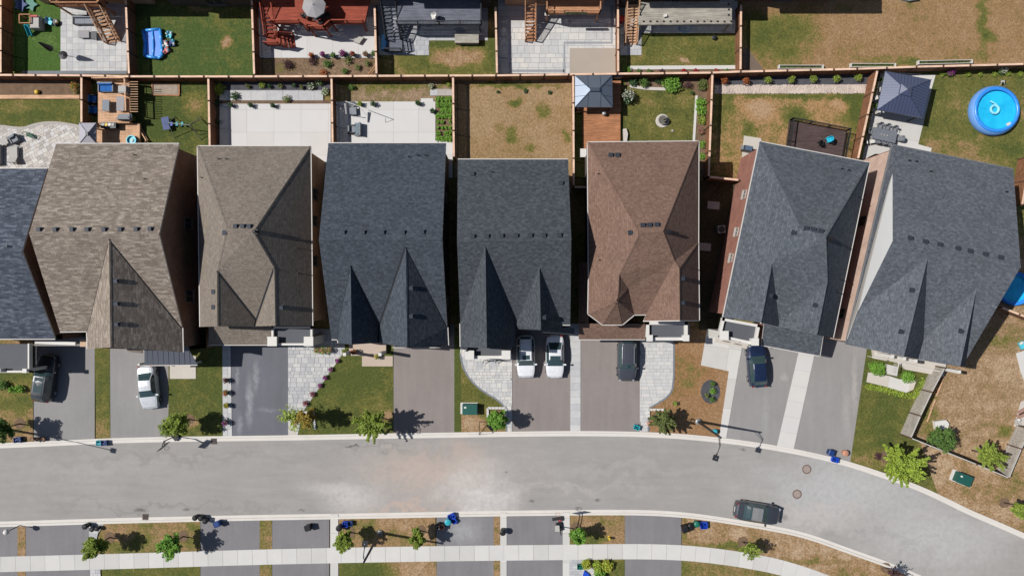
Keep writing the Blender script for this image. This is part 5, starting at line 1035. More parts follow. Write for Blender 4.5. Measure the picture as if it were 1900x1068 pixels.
for i, (x, y, m_, n_) in enumerate([(1344, 150, LRD, 'russet'), (1384.5, 150.4, LRD, 'orange brown'), (1425, 148.5, LYG, 'yellow green'), (1468.7, 147, LYG, 'yellow green'), (1509.4, 145.8, LYG, 'yellow green'), (1552.3, 145.5, LYG, 'yellow green'), (1592.8, 143.6, LYG, 'yellow green')]): plant(f'{n_} clipped shrub, {ORD[i]} from the left in the grey mulch row', x, y, 7.5, 1.3, m_, None, cnt=260, size=.06, group='clipped shrubs in the mulch row')
for x, y, r, h_, m_, f, n_ in [(1195, 152, 10, .9, LGR, None, 'round green bush left'), (1175, 152, 9, .7, LDK, None, 'low dark bush at the gazebo end'), (1247, 153, 19, 1.1, LBR, None, 'largest bright green bush'), (1222, 150, 8, .7, LDK, None, 'small dark bush'), (1275, 158, 8, .9, FMA, None, 'maroon leaved bush'), (1304, 158, 11, .9, LOL, None, 'olive bush in the corner'), (1300, 190, 10, .6, LBR, None, 'leafy green clump, upper one beside the right fence'), (1301, 205, 11, .6, LBR, None, 'broad leafy clump, middle one beside the right fence'), (1302, 224, 9, .5, LYG, None, 'low grassy clump'), (1300, 243, 8, .5, LGR, FPK, 'pink flowering bush beside the right fence'), (1302, 268, 8, .6, LBR, None, 'bright green clump'), (1303, 290, 8, .6, LBR, None, 'lowest green clump'), (1165, 178, 14, 1.3, LDK, FWH, 'white flowering bush beside the gazebo'), (1284, 173, 4, .5, LDK, None, 'small dark ball bush')]: plant(n_+' around the fountain lawn', x, y, r, h_, m_, f, fl=.7 if f is FPK else .35, size=.09 if r > 8 else .06)
for i in range(4):
    for j in range(8):
        if random.Random(i*9+j).random() < .95: plant(f'leafy vegetable plant, {ORD[i]} from left in the {ORD[j]} row of the bed', 813+i*7.5, 184+j*10.5, 5.6 if not (j in (4, 5)) else 3.6, .45, LBR, None, name='vegetable_plant', cat='vegetable', group='vegetables in the rectangular bed', size=.085)
for x, y, r, m_, f, n_ in [(407, 165, 13, LLM, None, 'tall yellow green palm like plant'), (486, 158, 7, LYG, None, 'bright low plant in the middle'), (436, 178, 9, LDK, None, 'spiky dark plant on the narrow path'), (532, 184, 8, LOL, None, 'spiky olive plant beside the path'), (460, 160, 5, LOL, None, 'small olive plant left'), (520, 160, 5, LOL, None, 'small olive plant centre right'), (545, 158, 5, LDK, None, 'small dark plant'), (577, 160, 8, LDK, FWH, 'white flowering bush'), (592, 150, 10, LGR, FWH, 'white flowering bush by the corner fence'), (604, 170, 8, LGR, FWH, 'trailing white flowering plant'), (500, 160, 4, LDK, None, 'tiny dark plant'), (560, 162, 4, LOL, None, 'tiny olive plant'), (402, 190, 6, LDK, None, 'upper dark plant at the left fence'), (403, 225, 5, LDK, None, 'lower dark plant at the left fence')]: plant(n_+' in the bed behind the white slab patio', x, y, r, .6, m_, f, size=.08, cnt=110)
for x, y, n_ in [(466, 196, 'left'), (508, 197, 'right'), (430, 196, 'corner')]: plant(f'small dark potted plant on the white patio behind the taupe roof, {n_} one', x, y, 5, .4, LDK, None, BLACK, 'potted_plant', 'plant')
for x, y, n_ in [(669, 194, 'yellow leaved pot at the upper left'), (693, 193.5, 'black pot near the upper left'), (776, 192.5, 'black pot near the upper right'), (803, 207, 'black pot beside the vegetable bed')]: plant(n_+' of the white patio with the lounge set', x, y, 5.5, .4, LYG if 'yellow' in n_ else LDK, None, BLACK, 'potted_plant', 'plant')
plant('green clump in the upper left corner of the dry grass strip', 652, 162, 7, .6, LGR); plant('pale flowering clump near the vegetable bed path', 800, 160, 6, .5, LOL, FWH); plant('small green clump by the fence above the vegetable bed', 833, 157, 5, .5, LYG)
plant('yellow green bush with magenta flowers at the end of the mulch bed', 138, 160, 9, .7, LYG, FRD, fl=.25); plant('light green leafy plant beside the timber edging corner', 140, 170, 7, .5, LYG, FPK, fl=.3)
b = MB(); c = W(69, 171, .2); b.lathe((c.x, c.y, .06), [(.05, 0), (.2, .06), (.25, .16), (.2, .3), (.08, .36)], 14); tag(b.build('yellow_pumpkin', YEL, smooth=True), 'round yellow ball lying on the dark mulch bed', 'ball')
for x, y, r, m_, f, n_ in [(5, 715, 10, LGR, None, 'green bush at the left edge below the porch'), (22, 722, 7, LBR, None, 'small green bush left of the dark vehicle'), (36, 721, 9, LBR, None, 'bright green bush next to the dark vehicle')]: plant(n_, x, y, r, .8, m_, f, size=.09)
for x, y, r, h_, n_ in [(1630, 685, 14, .9, 'round bright hedge bush by the front steps'), (1620, 678, 9, .7, 'low bush at the driveway edge of the last house'), (1685, 699, 13, .7, 'bright green bush right of the front steps')]: plant(n_, x, y, r, h_, LBR, None, size=.08, cnt=200)
def hedge(label, pts, wpx, h_, mat):
    P = wp(pts); rnd = random.Random(5); b = MB(); o = (P[0][0], P[0][1], .05)
    for a, c in zip(P, P[1:]):
        n = max(1, int(math.dist(a, c)/.22))
        for i in range(n): u = i/n; b.leaves((a[0]+(c[0]-a[0])*u, a[1]+(c[1]-a[1])*u, h_*.5), wpx/S/2, 46, .07, rnd, h_*.5/(wpx/S/2))
    return tag(b.build('hedge', mat, origin=o), label, 'hedge')
hedge('low lime green hedge curving around the front path of the last house', [(1608, 716), (1640, 722), (1670, 731), (1692, 734), (1703, 722), (1712, 700)], 13, .45, LLM)
pave('path', 'pale front path slab behind the low lime hedge', [(1610, 690), (1650, 697), (1668, 703), (1700, 704), (1694, 722), (1680, 728), (1640, 716), (1607, 708)], 2.2, 1.4, .075, [CONC, CONC3], ang=-10, piece='slab', cat='path')
for x, y, r, m_, n_ in [(1322, 711, 6, LGR, 'upper green plant in the oval mulch bed'), (1322, 725, 7, LBR, 'round green shrub in the middle of the oval bed'), (1321, 741, 6, LGR, 'lower green plant in the oval mulch bed'), (1311, 733, 5, LOL, 'small olive plant at the left of the oval bed')]: plant(n_, x, y, r, .8, m_)
plant('small rounded shrub above the tree on the dry orange lawn', 1252, 748, 5, .9, LYG)
for x, y, r, m_, f, n_ in [(1088, 1046, 10, LLM, FYL, 'lime green bush at the left of the bottom front bed'), (1108, 1052, 12, LLM, None, 'large lime bush in the bottom front bed'), (1126, 1048, 12, LLM, FYL, 'lime bush with orange tips in the bottom front bed'), (1113, 1066, 12, LBR, None, 'lowest bright bush at the bottom edge')]: plant(n_, x, y, r, .9, m_, f, size=.1, fl=.2)
for x, y, r, f, n_ in [(1762, 133, 9, FPU, 'bush with purple flowers against the back fence'), (1859, 130, 9, FWH, 'bush with white flowers above the pool ladder')]: plant(n_, x, y, r, .9, LGR, f, fl=1.0)
for i, x in enumerate([1748, 1796, 1818, 1845, 1870, 1893]): plant(f'{ORD[i]} low green plant from the left along the fence behind the round pool', x, 137, 6, .4, LYG, None, group='low plants behind the round pool')
for i, x in enumerate([1185, 1205, 1228, 1268, 1290, 1328, 1348]):
    plant(f'{ORD[i]} low {"red flower clump" if 2 < i < 6 else "green plant"} from the left behind the pale edging strip', x, 132.5, 5, .4, LGR if i < 2 or i > 4 else FMA, FRD if 2 < i < 6 else None, group='plants in the narrow flower bed', fl=1.4, name='flower_clump', cat='flowers')
plant('leafy green bush at the left end of the pale edging strip', 1163, 130, 9, .6, LBR)
for i, (x, y) in enumerate([(1635, 148), (1630, 183), (1622, 196)]): plant(f'{ORD[i]} green plant from the top between the fence and navy gazebo', x+2, y, 6, .6, LGR, FWH if i == 1 else None)
plant('red flower bush at the right edge below the house corner', 1890, 340, 6, .7, LGR, FRD, fl=1.0)
for x, y, r, n_ in [(1020, 172, 5, 'right'), (975, 169, 6, 'middle'), (924, 171, 4, 'left')]: plant(f'small dark clump on the dry brown square lawn, {n_} one', x, y, r*.8, .25, LDK)
plant('small dark plant on the narrow lawn by the corner tree with a pale marker', 1629, 845, 8, .25, FMA)
# ---------------------------------------------------------------- street lamps, hoops, utility boxes
def lamp(label, base, head, h=7.9, arm_top=None):
    """base px at street level, head px at lamp height"""
    B_ = W(*base); t = thing('street_lamp', label, 'street lamp', B_); top = B_+Vector((0, 0, h)); hd = W(*head, h+.35)
    b = MB(); b.lathe(B_, [(.3, 0), (.3, .25), (.2, .3), (.19, .5)], 14); b.build('base_flange', GREYM, t)
    b = MB(); b.tube(B_, top, .15, .09, 12); b.build('pole', DARKM, t, smooth=True)
    b = MB(); m1 = top+(hd-top)*.35+Vector((0, 0, .35)); b.path([top-Vector((0, 0, .4)), m1, hd], .04, 8); b.path([top-Vector((0, 0, .9)), m1+(hd-m1)*.1], .02, 6); b.build('arm', DARKM, t)
    an = math.atan2((hd-top).y, (hd-top).x); b = MB(); b.box(hd, (.5, .5, .12), an); b.box(hd-(hd-top).normalized()*.28, (.25, .12, .1), an); b.build('lamp_head', DARKM, t)
    b = MB(); b.box(hd-Vector((0, 0, .07)), (.34, .34, .03), an); b.build('lens', WHITE, t); b = MB(); b.tube(hd+Vector((0, 0, .05)), hd+Vector((0, 0, .13)), .05, None, 8); b.build('sensor', GREYM, t)
    return t
lamp('tall dark street lamp beside the tilted driveway, head over the street', (1295, 781), (1328, 849)); lamp('tall dark street lamp on the lower boulevard with a pale top', (705, 987), (677, 1008)); lamp('street lamp standing left of the frame whose shadow falls on the street', (-12, 791), (-24, 850))
def globe_lamp(lab, px, py):
    c = W(px, py, 2.0); t = thing('post_lamp', lab, 'post lamp', (c.x, c.y, 0)); b = MB(); b.tube((c.x, c.y, 0), (c.x, c.y, 1.8), .05, None, 8); b.build('post', DARKM, t)
    b = MB(); b.lathe((c.x, c.y, 1.75), [(.12, 0), (.25, .12), (.28, .3), (.2, .48), (.05, .55)], 14); b.build('globe', WHITE, t, smooth=True)
globe_lamp('white round globe lamp at the bottom left corner', 12, 986)
def hoop(lab, base, board, h=3.3, ang=-90):
    B_ = W(*base); q = W(*board, h); f = (q-B_).xy.normalized(); f3 = Vector((f.x, f.y, 0)); s_ = Vector((-f.y, f.x, 0)); t = thing('basketball_hoop', lab, 'basketball hoop', B_)
    b = MB(); b.box(B_+Vector((0, 0, .15)), (.8, .6, .28), math.atan2(f.y, f.x)); b.build('base', BLACK, t); b = MB(); b.tube(B_+Vector((0, 0, .2)), B_+Vector((0, 0, 2.6)), .05, None, 8); b.beam(B_+Vector((0, 0, 2.3)), q-f3*.05-Vector((0, 0, .2)), .06, .06); b.beam(B_+Vector((0, 0, 2.6)), q-f3*.05+Vector((0, 0, .15)), .06, .06); b.build('pole', BLACK, t)
    b = MB(); b.beam(q-s_*.6, q+s_*.6, .05, .8); b.build('backboard', DARKM, t); b = MB(); n = 14; c = q+f3*.32-Vector((0, 0, .25))
    ring = [c+Vector((math.cos(i*6.283/n)*.23, math.sin(i*6.283/n)*.23, 0)) for i in range(n+1)]; b.path(ring, .014, 5); b.build('rim', ORANGE, t); b = MB()
    for i in range(0, n): b.tube(ring[i], c+(ring[(i+1) % n]-c)*.55-Vector((0, 0, .4)), .008, None, 4)
    b.build('net', WHITE, t)['kind'] = 'stuff'
hoop('black basketball hoop at the curb beside the yellow green tree', (327, 808), (303, 828))
hoop('basketball hoop with a red and black base beside the lower driveway stub', (1038, 975), (1036, 961), 3.2)
b = MB(); c = W(1034, 979, .3); b.box((c.x, c.y, .3), (.45, .6, .3)); tag(b.build('sandbag', CUSH), 'pale weight bag lying on the lower basketball hoop base', 'bag')
b = MB(); c = W(1037, 964, .4); b.lathe((c.x+.1, c.y, .3), [(.02, 0), (.12, .04), (.16, .14), (.12, .24), (.02, .28)], 12); tag(b.build('red_ball', RED, smooth=True), 'red ball on the lower basketball hoop base', 'ball')
def utility(lab, px, py, ang, s_=1.0):
    c = W(px, py, .5); t = thing('utility_box', lab, 'utility box', (c.x, c.y, 0), rz=R(ang), local=True)
    b = MB(); b.box((0, 0, .07), (1.75, 1.15, .16)); b.build('pad', CONC, t, local=True); b = MB(); b.box((.1, 0, .5), (1.4, 1.0, .75)); b.build('cabinet', UTIL, t, local=True)
    b = MB(); b.box((.1, 0, .9), (1.46, 1.06, .06)); b.build('lid', UTIL, t, local=True); b = MB(); b.box((-.62, 0, .55), (.03, .9, .6)); b.build('door', UTIL, t, local=True)
    b = MB(); b.box((-.35, .2, .935), (.22, .16, .006)); b.build('warning_label', WHITE, t, local=True)
utility('green electric utility box on the lawn by the curved walkway', 870, 758, 0); utility('green electric utility box on the dry corner grass', 1784, 887, -22)
# hockey net frame
b = MB(); A, B1, C1, D1 = W(889, 806, .1), W(890, 782, 1.2), W(915, 782, 1.2), W(914, 803, .1); b.path([A, B1, C1, D1], .03, 6); b.beam(A, D1, .02, .02) ; b.beam(W(905, 788, .5), W(914, 797, .4), .3, .3); tag(b.build('hockey_net', BLACK), 'thin black frame goal standing beside the bright green small tree', 'goal frame')
# ---------------------------------------------------------------- curbside boxes and bags
def crate(lab, px, py, ang, m_, s_=(.62, .46, .4), name='recycling_box', cat='recycling box', z=.1, fill=True, group=None):
    c = W(px, py, .3); t = thing(name, lab, cat, (c.x, c.y, z), rz=R(ang), local=True, group=group); w_, d_, h_ = s_
    b = MB()
    for sx, sy, l_, k in ((0, -1, w_, 0), (0, 1, w_, 0), (-1, 0, d_, 1), (1, 0, d_, 1)): b.box((sx*w_/2, sy*d_/2, h_/2), (l_ if not k else .03, .03 if not k else l_, h_))
    b.box((0, 0, .03), (w_, d_, .04)); b.build('box', m_, t, local=True); b = MB()
    for sy in (-1, 1): b.box((0, sy*(d_/2+.02), h_), (w_+.06, .05, .04))
    for sx in (-1, 1): b.box((sx*(w_/2+.02), 0, h_), (.05, d_+.06, .04))
    b.build('rim', m_, t, local=True)
    if fill: b = MB(); rr = random.Random(int(px)); [b.box((rr.uniform(-.2, .2), rr.uniform(-.12, .12), h_*.7), (.2, .16, .12), rr.uniform(0, 3)) for _ in range(4)]; b.build('contents', m_, t, local=True)['kind'] = 'stuff'
    return t
def cart(lab, px, py, ang, m_, name='wheeled_bin', cat='wheeled bin', h_=1.0, w_=.55, lid=None):
    c = W(px, py, h_); t = thing(name, lab, cat, (c.x, c.y, .05), rz=R(ang), local=True); b = MB(); a = w_/2; q = a*.8
    b.add([(-q, -q, 0), (q, -q, 0), (q, q, 0), (-q, q, 0), (-a, -a, h_*.92), (a, -a, h_*.92), (a, a, h_*.92), (-a, a, h_*.92)], [(3, 2, 1, 0), (4, 5, 6, 7), (0, 1, 5, 4), (1, 2, 6, 5), (2, 3, 7, 6), (3, 0, 4, 7)]); b.build('body', m_, t, local=True)
    b = MB(); b.add([(-a-.03, -a-.03, h_*.93), (a+.03, -a-.03, h_*.93), (a+.03, a+.03, h_*.93), (-a-.03, a+.03, h_*.93), (-a+.06, -a+.06, h_), (a-.06, -a+.06, h_), (a-.06, a-.06, h_), (-a+.06, a-.06, h_)], [(3, 2, 1, 0), (4, 5, 6, 7), (0, 1, 5, 4), (1, 2, 6, 5), (2, 3, 7, 6), (3, 0, 4, 7)]); b.build('lid', lid or m_, t, local=True)
    b = MB(); b.box((-a-.06, 0, h_*.9), (.05, w_*.8, .05)); b.build('handle', BLACK, t, local=True)
def round_bin(lab, px, py, m_, r=.27, h_=.75, name='garbage_can', cat='garbage can'):
    c = W(px, py, h_); t = thing(name, lab, cat, (c.x, c.y, .05)); b = MB(); b.lathe((c.x, c.y, .05), [(r*.8, 0), (r, h_)], 16); b.build('body', m_, t)
    b = MB(); b.lathe((c.x, c.y, .05+h_), [(r*1.08, 0), (r*1.05, .05), (r*.6, .12), (0.01, .13)], 16); b.build('lid', m_, t); b = MB(); b.box((c.x, c.y, .05+h_+.15), (.18, .04, .04)); b.build('handle', m_, t)
crate('navy recycling boxes on the curb at the left edge', 34, 815, 8, NAVY); 
for i, x in enumerate((61, 71, 81)): b = MB(); c = W(x, 814, .25); b.lathe((c.x, c.y, .1), [(.16, 0), (.21, .3), (.19, .34), (.12, .3)], 10); tag(b.build('paper_yard_bag', M('kraft_paper', C(150, 120, 95))), ['left', 'middle', 'right'][i]+' brown yard waste bag in tree shade at the left curb', 'yard bag')
crate('teal and navy box on the curb below the grass strip', 184, 821, 0, TEAL, (.4, .45, .35)); crate('navy box right of the teal one below the grass strip', 194, 821, 5, NAVY, (.5, .45, .35))
crate('teal box at the curb beside the light paver walkway', 1181, 792, -20, TEAL, (.5, .4, .4)); round_bin('terracotta round pot at the foot of the light paver walkway', 1204, 786, ORANGE, .2, .4, 'planter', 'planter')
round_bin('teal and dark can beside the street lamp at the curb', 1327, 800, TEAL, .22, .5); cart('navy lidded bin on the curb at the end of the pale driveway', 1543, 840, -20, NAVY, h_=.7); crate('bright blue box on the curb below the navy bin', 1549, 852, -15, BLUE, (.6, .45, .35)); round_bin('orange round tub on the grass edge beside the blue boxes', 1568.5, 840, ORANGE, .3, .45, 'garden_tub', 'tub')
round_bin('black garbage can on the lower curb at the left, standing one', 158, 976, BLACK); round_bin('black garbage can tipped beside the standing one with a grey lid', 171, 981, DARKM, .24, .4); round_bin('dark round can right of the pair at the lower left curb', 180, 980, BLACK, .22, .5)
for i, (x, y) in enumerate([(362, 960), (373, 961), (381, 966)]): round_bin(['left', 'middle', 'right'][i]+' black garbage bag can on the curb beside the navy bin', x, y, BLACK, .26, .6)
cart('navy wheeled bin on the lower driveway stub', 402, 972, 20, NAVY, h_=.8); cart('black wheeled bin alone on the lower driveway stub', 571, 979, 15, BLACK, h_=.8)
round_bin('black round can on the pale strip left of the blue box', 629, 979, BLACK, .3, .8); crate('bright blue box on the boulevard grass', 641, 971, 0, BLUE, (.42, .5, .45)); crate('dark shaded box touching the bright blue one', 650, 970, 0, NAVY, (.4, .42, .35))
crate('bright blue box lying on the curb above the dusty driveway stub', 838, 957, 25, BLUE, (.65, .45, .4)); crate('second blue box behind the teal can', 843, 966, 40, BLUE, (.4, .4, .3)); round_bin('teal round can between the blue boxes and the brown carton', 831, 968, TEAL, .3, .7); crate('brown open carton beside the teal can', 820, 977, 15, ORANGE, (.4, .4, .4), 'carton', 'carton'); crate('black open box left of the brown carton', 813, 974, 30, BLACK, (.5, .4, .4), 'carton', 'carton')
round_bin('black round can with a grey mark on the concrete strip', 933, 987, BLACK, .3, .8)
cart('black wheeled bin at the left of the four bins on the verge', 1272, 982, 20, BLACK, h_=1.0, w_=.6); round_bin('dark round can between the black and green bins', 1281, 976, BLACK, .27, .7); round_bin('green round can next to the bright blue box', 1293, 972, GREENP, .27, .7); crate('bright blue box at the right of the four bins on the verge', 1305, 973, 0, BLUE, (.6, .6, .45))
c = W(1131, 998, .4); t = thing('fire_hydrant', 'yellow fire hydrant on the boulevard grass', 'fire hydrant', (c.x, c.y, .05)); b = MB(); b.lathe((c.x, c.y, .05), [(.16, 0), (.16, .05), (.1, .06), (.1, .5), (.13, .52), (.13, .56), (.09, .68), (.03, .74)], 12); b.build('barrel', YEL, t, smooth=False)
for s_ in (1, -1): b = MB(); b.tube((c.x, c.y, .42), (c.x+s_*.18, c.y-s_*.1, .42), .05, None, 8); b.build('nozzle', YEL, t)
crate('dark green box on the pale paver corner at the bottom', 1076, 1050, 0, GREENP, (.5, .4, .4)); b = MB(); b.prism(wp([(1081, 1066), (1084, 1056), (1092, 1062), (1096, 1072)]), .1, .3); tag(b.build('blue_tarp', BLUE), 'crumpled bright blue tarp at the bottom edge', 'tarp')
# ---------------------------------------------------------------- yard furniture
def seat(lab, px, py, ang, w_, d_, fm, cm, h=0, name='armchair', cat='armchair', arms=True, group=None, cush=1, z=None):
    """ang: direction the sitter faces"""
    c = W(px, py, h+.4); t = thing(name, lab, cat, (c.x, c.y, h+.08 if z is None else z), rz=R(ang), local=True, group=group)
    b = MB(); b.box((0, 0, .2), (d_, w_, .3)); b.build('base', fm, t, local=True); b = MB(); b.box((-d_/2+.08, 0, .5), (.14, w_, .42)); b.build('backrest', fm, t, local=True)
    if arms:
        for s_ in (1, -1): b = MB(); b.box((0, s_*(w_/2-.05), .42), (d_, .1, .28)); b.build('armrest', fm, t, local=True)
    for k in range(cush): y = (k-(cush-1)/2)*((w_-.2)/cush); b = MB(); b.box((.06, y, .4), (d_-.2, (w_-.24)/cush, .12)); b.build('cushion', cm, t, local=True); b = MB(); b.box((-d_/2+.2, y, .58), (.12, (w_-.24)/cush, .3)); b.build('back_cushion', cm, t, local=True)
    return t
def table(lab, px, py, ang, w_, d_, hh, m_, h=0, name='table', cat='table'):
    c = W(px, py, h+hh); t = thing(name, lab, cat, (c.x, c.y, h+.08), rz=R(ang), local=True); b = MB(); b.box((0, 0, hh), (w_, d_, .05)); b.build('tabletop', m_, t, local=True)
    for sx in (-1, 1):
        for sy in (-1, 1): b = MB(); b.box((sx*(w_/2-.08), sy*(d_/2-.08), hh/2), (.06, .06, hh)); b.build('leg', m_, t, local=True)
    return t
def chair(lab, px, py, ang, m_, h=0, group=None, name='patio_chair', sc=1, proto=[None]):
    c = W(px, py, h+.45); t = thing(name, lab, 'chair', (c.x, c.y, h+.08), rz=R(ang), local=True, group=group); b = MB(); b.box((0, 0, .43), (.48, .5, .05)); b.build('seat', m_, t, local=True)
    b = MB()
    for k in range(7): a = R(-60+k*20)+math.pi; b.box((math.cos(a)*.27, math.sin(a)*.27, .68), (.03, .1, .42), a)
    b.build('backrest', m_, t, local=True)
    for sx in (-1, 1):
        for sy in (-1, 1): b = MB(); b.tube((sx*.2, sy*.22, 0), (sx*.18, sy*.2, .43), .02, None, 6); b.build('leg', m_, t, local=True)
    for sy in (-1, 1): b = MB(); b.box((0, sy*.26, .64), (.4, .04, .03)); b.build('armrest', m_, t, local=True)
    return t
def lounger(lab, px, py, ang, m_, fm, h=0, ln=1.8, w_=.65):
    c = W(px, py, h+.35); t = thing('sun_lounger', lab, 'sun lounger', (c.x, c.y, h+.08), rz=R(ang), local=True); b = MB()
    for s_ in (1, -1): b.box((0, s_*w_/2, .3), (ln, .05, .06))
    b.box((ln/2, 0, .3), (.05, w_, .06)); b.box((-ln/2, 0, .3), (.05, w_, .06)); b.build('frame', fm, t, local=True)
    b = MB(); b.box((.25, 0, .36), (ln*.62, w_-.08, .08)); b.build('mattress', m_, t, local=True); b = MB(); b.beam((-.3, 0, .36), (-ln/2, 0, .72), w_-.08, .08); b.build('backrest', m_, t, local=True)
    for sx in (-1, 1):
        for sy in (-1, 1): b = MB(); b.box((sx*ln*.4, sy*w_/2, .15), (.05, .05, .3)); b.build('leg', fm, t, local=True)
def parasol(lab, px, py, r, h, m_, n=8, base=0, tilt=0):
    c = W(px, py, base+h); t = thing('parasol', lab, 'parasol', (c.x, c.y, base)); b = MB(); ring = [Vector((c.x+math.cos(k*2*math.pi/n+.2)*r, c.y+math.sin(k*2*math.pi/n+.2)*r, base+h-.45)) for k in range(n)]; top = Vector((c.x, c.y, base+h))
    for k in range(n): b.add([ring[k], ring[(k+1) % n], top], [(0, 1, 2)]); b.add([ring[k]-Vector((0, 0, .02)), ring[k]-Vector((0, 0, .16)), ring[(k+1) % n]-Vector((0, 0, .16)), ring[(k+1) % n]-Vector((0, 0, .02))], [(0, 1, 2, 3)])
    b.build('canopy', m_, t); b = MB(); b.tube((c.x, c.y, base), top+Vector((0, 0, .12)), .025, None, 8); b.build('pole', GREYM, t)
    for k in range(n): b = MB(); b.tube(top-Vector((0, 0, .04)), ring[k]-Vector((0, 0, .03)), .012, None, 4); b.build('rib', GREYM, t)
    b = MB(); b.lathe((c.x, c.y, base), [(.3, 0), (.3, .06), (.06, .1)], 14); b.build('foot', DARKM, t); return t
GREYF = M('grey_canvas', C(165, 162, 164), .9, .06, 1.5, .05); GLZ = N('table_glass'); GLZ = GLZ.out(C(120, 130, 135), .1)
# play set yard
seat('grey corner sofa on the grey slab patio', 158, 38, -90, 2.3, .85, DARKM, WICK, name='sofa', cat='sofa', cush=2); table('light grey coffee table on the grey slab patio', 156, 64, 0, 1.1, .75, .35, GREYF, name='coffee_table', cat='coffee table'); table('dark low side table beside the coffee table', 175, 66, 0, .55, .75, .4, DARKM, name='side_table', cat='side table'); seat('grey armchair half under the cedar stairs', 185, 42, 180, .9, .85, DARKM, WICK)
B0 = W(118, 103); t = thing('folded_parasol', 'tall black folded parasol on the edge of the artificial lawn', 'folded parasol', B0); b = MB(); b.tube(B0, B0+Vector((0, 0, 3.9)), .03, None, 8); b.build('pole', DARKM, t); b = MB(); b.lathe(B0, [(.06, 1.9), (.3, 2.05), (.27, 2.5), (.16, 3.3), (.04, 3.9)], 9); b.build('cover', BLACK, t); b = MB(); b.lathe(B0, [(.42, .0), (.42, .12), (.1, .2)], 16); b.build('foot', BLACK, t)
t = thing('play_set', 'wooden toddler play house with a teal slide', 'play set', W(52, 42)); b = MB(); p = [W(x, y, 1.1) for x, y in ((36, 27), (56, 27), (56, 43), (36, 43))]
for a, c in zip(p, p[1:]+p[:1]): b.beam(a, c, .08, .1); b.box((a.x, a.y, .55), (.09, .09, 1.1))
b.build('wooden_frame', WOOD, t); b = MB(); c = W(64, 41, .9); b.box((c.x, c.y, .45), (1.0, 1.2, .9)); b.box((c.x, c.y, .93), (.9, 1.1, .06)); b.build('play_house', CUSH, t)
b = MB(); b.beam(W(48, 46, 1.0), W(56, 66, .15), .45, .05); b.beam(W(45, 47, 1.08), W(53, 67, .22), .05, .16); b.beam(W(52, 46, 1.08), W(60, 66, .22), .05, .16); b.build('slide', TEAL, t); b = MB(); c = W(62, 30, 1.1); b.box((c.x, c.y, 1.1), (.8, .15, .1)); b.build('top_bar', RED, t)
t = thing('sand_table', 'green and blue star shaped sand and water table', 'sand table', W(46, 12)); b = MB(); st = [(W(43, 12).x+math.cos(k*math.pi/5)*(.75 if k % 2 == 0 else .42), W(43, 12).y+math.sin(k*math.pi/5)*(.75 if k % 2 == 0 else .42)) for k in range(10)]; b.prism(st, .3, .45); b.build('tray', NAVY, t); b = MB(); st = [(x+.9, y+.1) for x, y in st]; b.prism(st, .1, .25); b.build('lid', GREENP, t)
def toy_cluster(lab, px, py, cols, name='toy', seed=0, r=.35, cat='toy'):
    rr = random.Random(seed+int(px)); c = W(px, py, .2); t = thing(name, lab, cat, (c.x, c.y, .05)); b = MB(); b.box((c.x, c.y, .2), (r*1.6, r*1.1, .22), rr.uniform(0, 3)); b.build('tray', cols[0], t)
    for k in range(5): a = rr.uniform(0, 6.28); q = (c.x+math.cos(a)*r*.6, c.y+math.sin(a)*r*.6, .28); b = MB(); b.lathe(q, [(r*.28, 0), (r*.3, .12), (r*.12, .2)], 8); b.build('toy_piece', cols[k % len(cols)], t)
    return t
TEALP = M('aqua_plastic', (.08, .45, .55, 1), .4); LBL = M('light_blue_plastic', (.1, .32, .6, 1), .4)
toy_cluster('teal and white water table toy beside the play house', 91, 40, [TEALP, WHITE, BLUE], seed=2, r=.5); toy_cluster('dark toy trike next to the water table', 103, 42, [DARKM, WHITE, YEL], seed=3, r=.4)
POOLB = M('inflatable_blue_vinyl', (.03, .18, .62, 1), .3, .08, 2, .0, spec=.6)
t = thing('splash_pool', 'blue inflatable slide pool on the deep green lawn', 'inflatable pool', W(283, 83)); 
for k, pl in enumerate([[(266, 58), (281, 56), (285, 82), (270, 80)], [(281, 56), (297, 55), (298, 80), (285, 82)], [(270, 80), (285, 82), (284, 105), (268, 103)], [(285, 82), (298, 80), (299, 106), (284, 105)]]): b = MB(); b.prism(wp(pl, .3), .1, .28+.06*(k % 2)); b.build('cell', POOLB, t)
b = MB()
for pl in ([(266, 57), (297, 54), (300, 82), (301, 104), (293, 108), (268, 104), (269, 80), (265, 58)],): b.path([W(x, y, .35) for x, y in pl+pl[:1]], .15, 8)
b.path([W(283, 56, .35), W(285, 82, .4), W(284, 106, .35)], .09, 8); b.build('wall_tube', M('inflatable_light_blue', (.05, .28, .7, 1), .3, .05, 2, 0, spec=.6), t, smooth=True)
for x, y, cs, n_ in [(315, 65, [TEALP, WHITE, LBL], 'oval turquoise float beside the blue splash pool'), (307, 82, [WHITE, RED, TEALP], 'round patterned toy beside the blue splash pool'), (309, 94, [M('pink_plastic', (.6, .2, .2, 1)), TEAL], 'pink toy below the round patterned one'), (320, 80, [NAVY, TEALP, WHITE], 'dark blue toy car right of the splash pool')]: toy_cluster(n_, x, y, cs, seed=5, r=.42)
# red deck
parasol('grey octagonal parasol on the red deck', 580, 8, 1.15, 2.3, GREYF, 8, 2.2); table('dark table under the grey parasol on the red deck', 592, 28, 20, 1.3, .9, .7, DARKM, 2.2)
for i, (x, y, a) in enumerate([(565, 30, 60), (608, 30, 150), (596, 42, 100)]): chair(['left', 'right', 'front'][i]+' dark chair at the table on the red deck', x, y, a, DARKM, 2.2)
b = MB(); b.prism(wp([(667, 71), (677, 72), (668, 84), (658, 80)]), .1, .45); tag(b.build('storage_crate', CUSH), 'small white slanted crate on the patio below the red deck', 'crate')
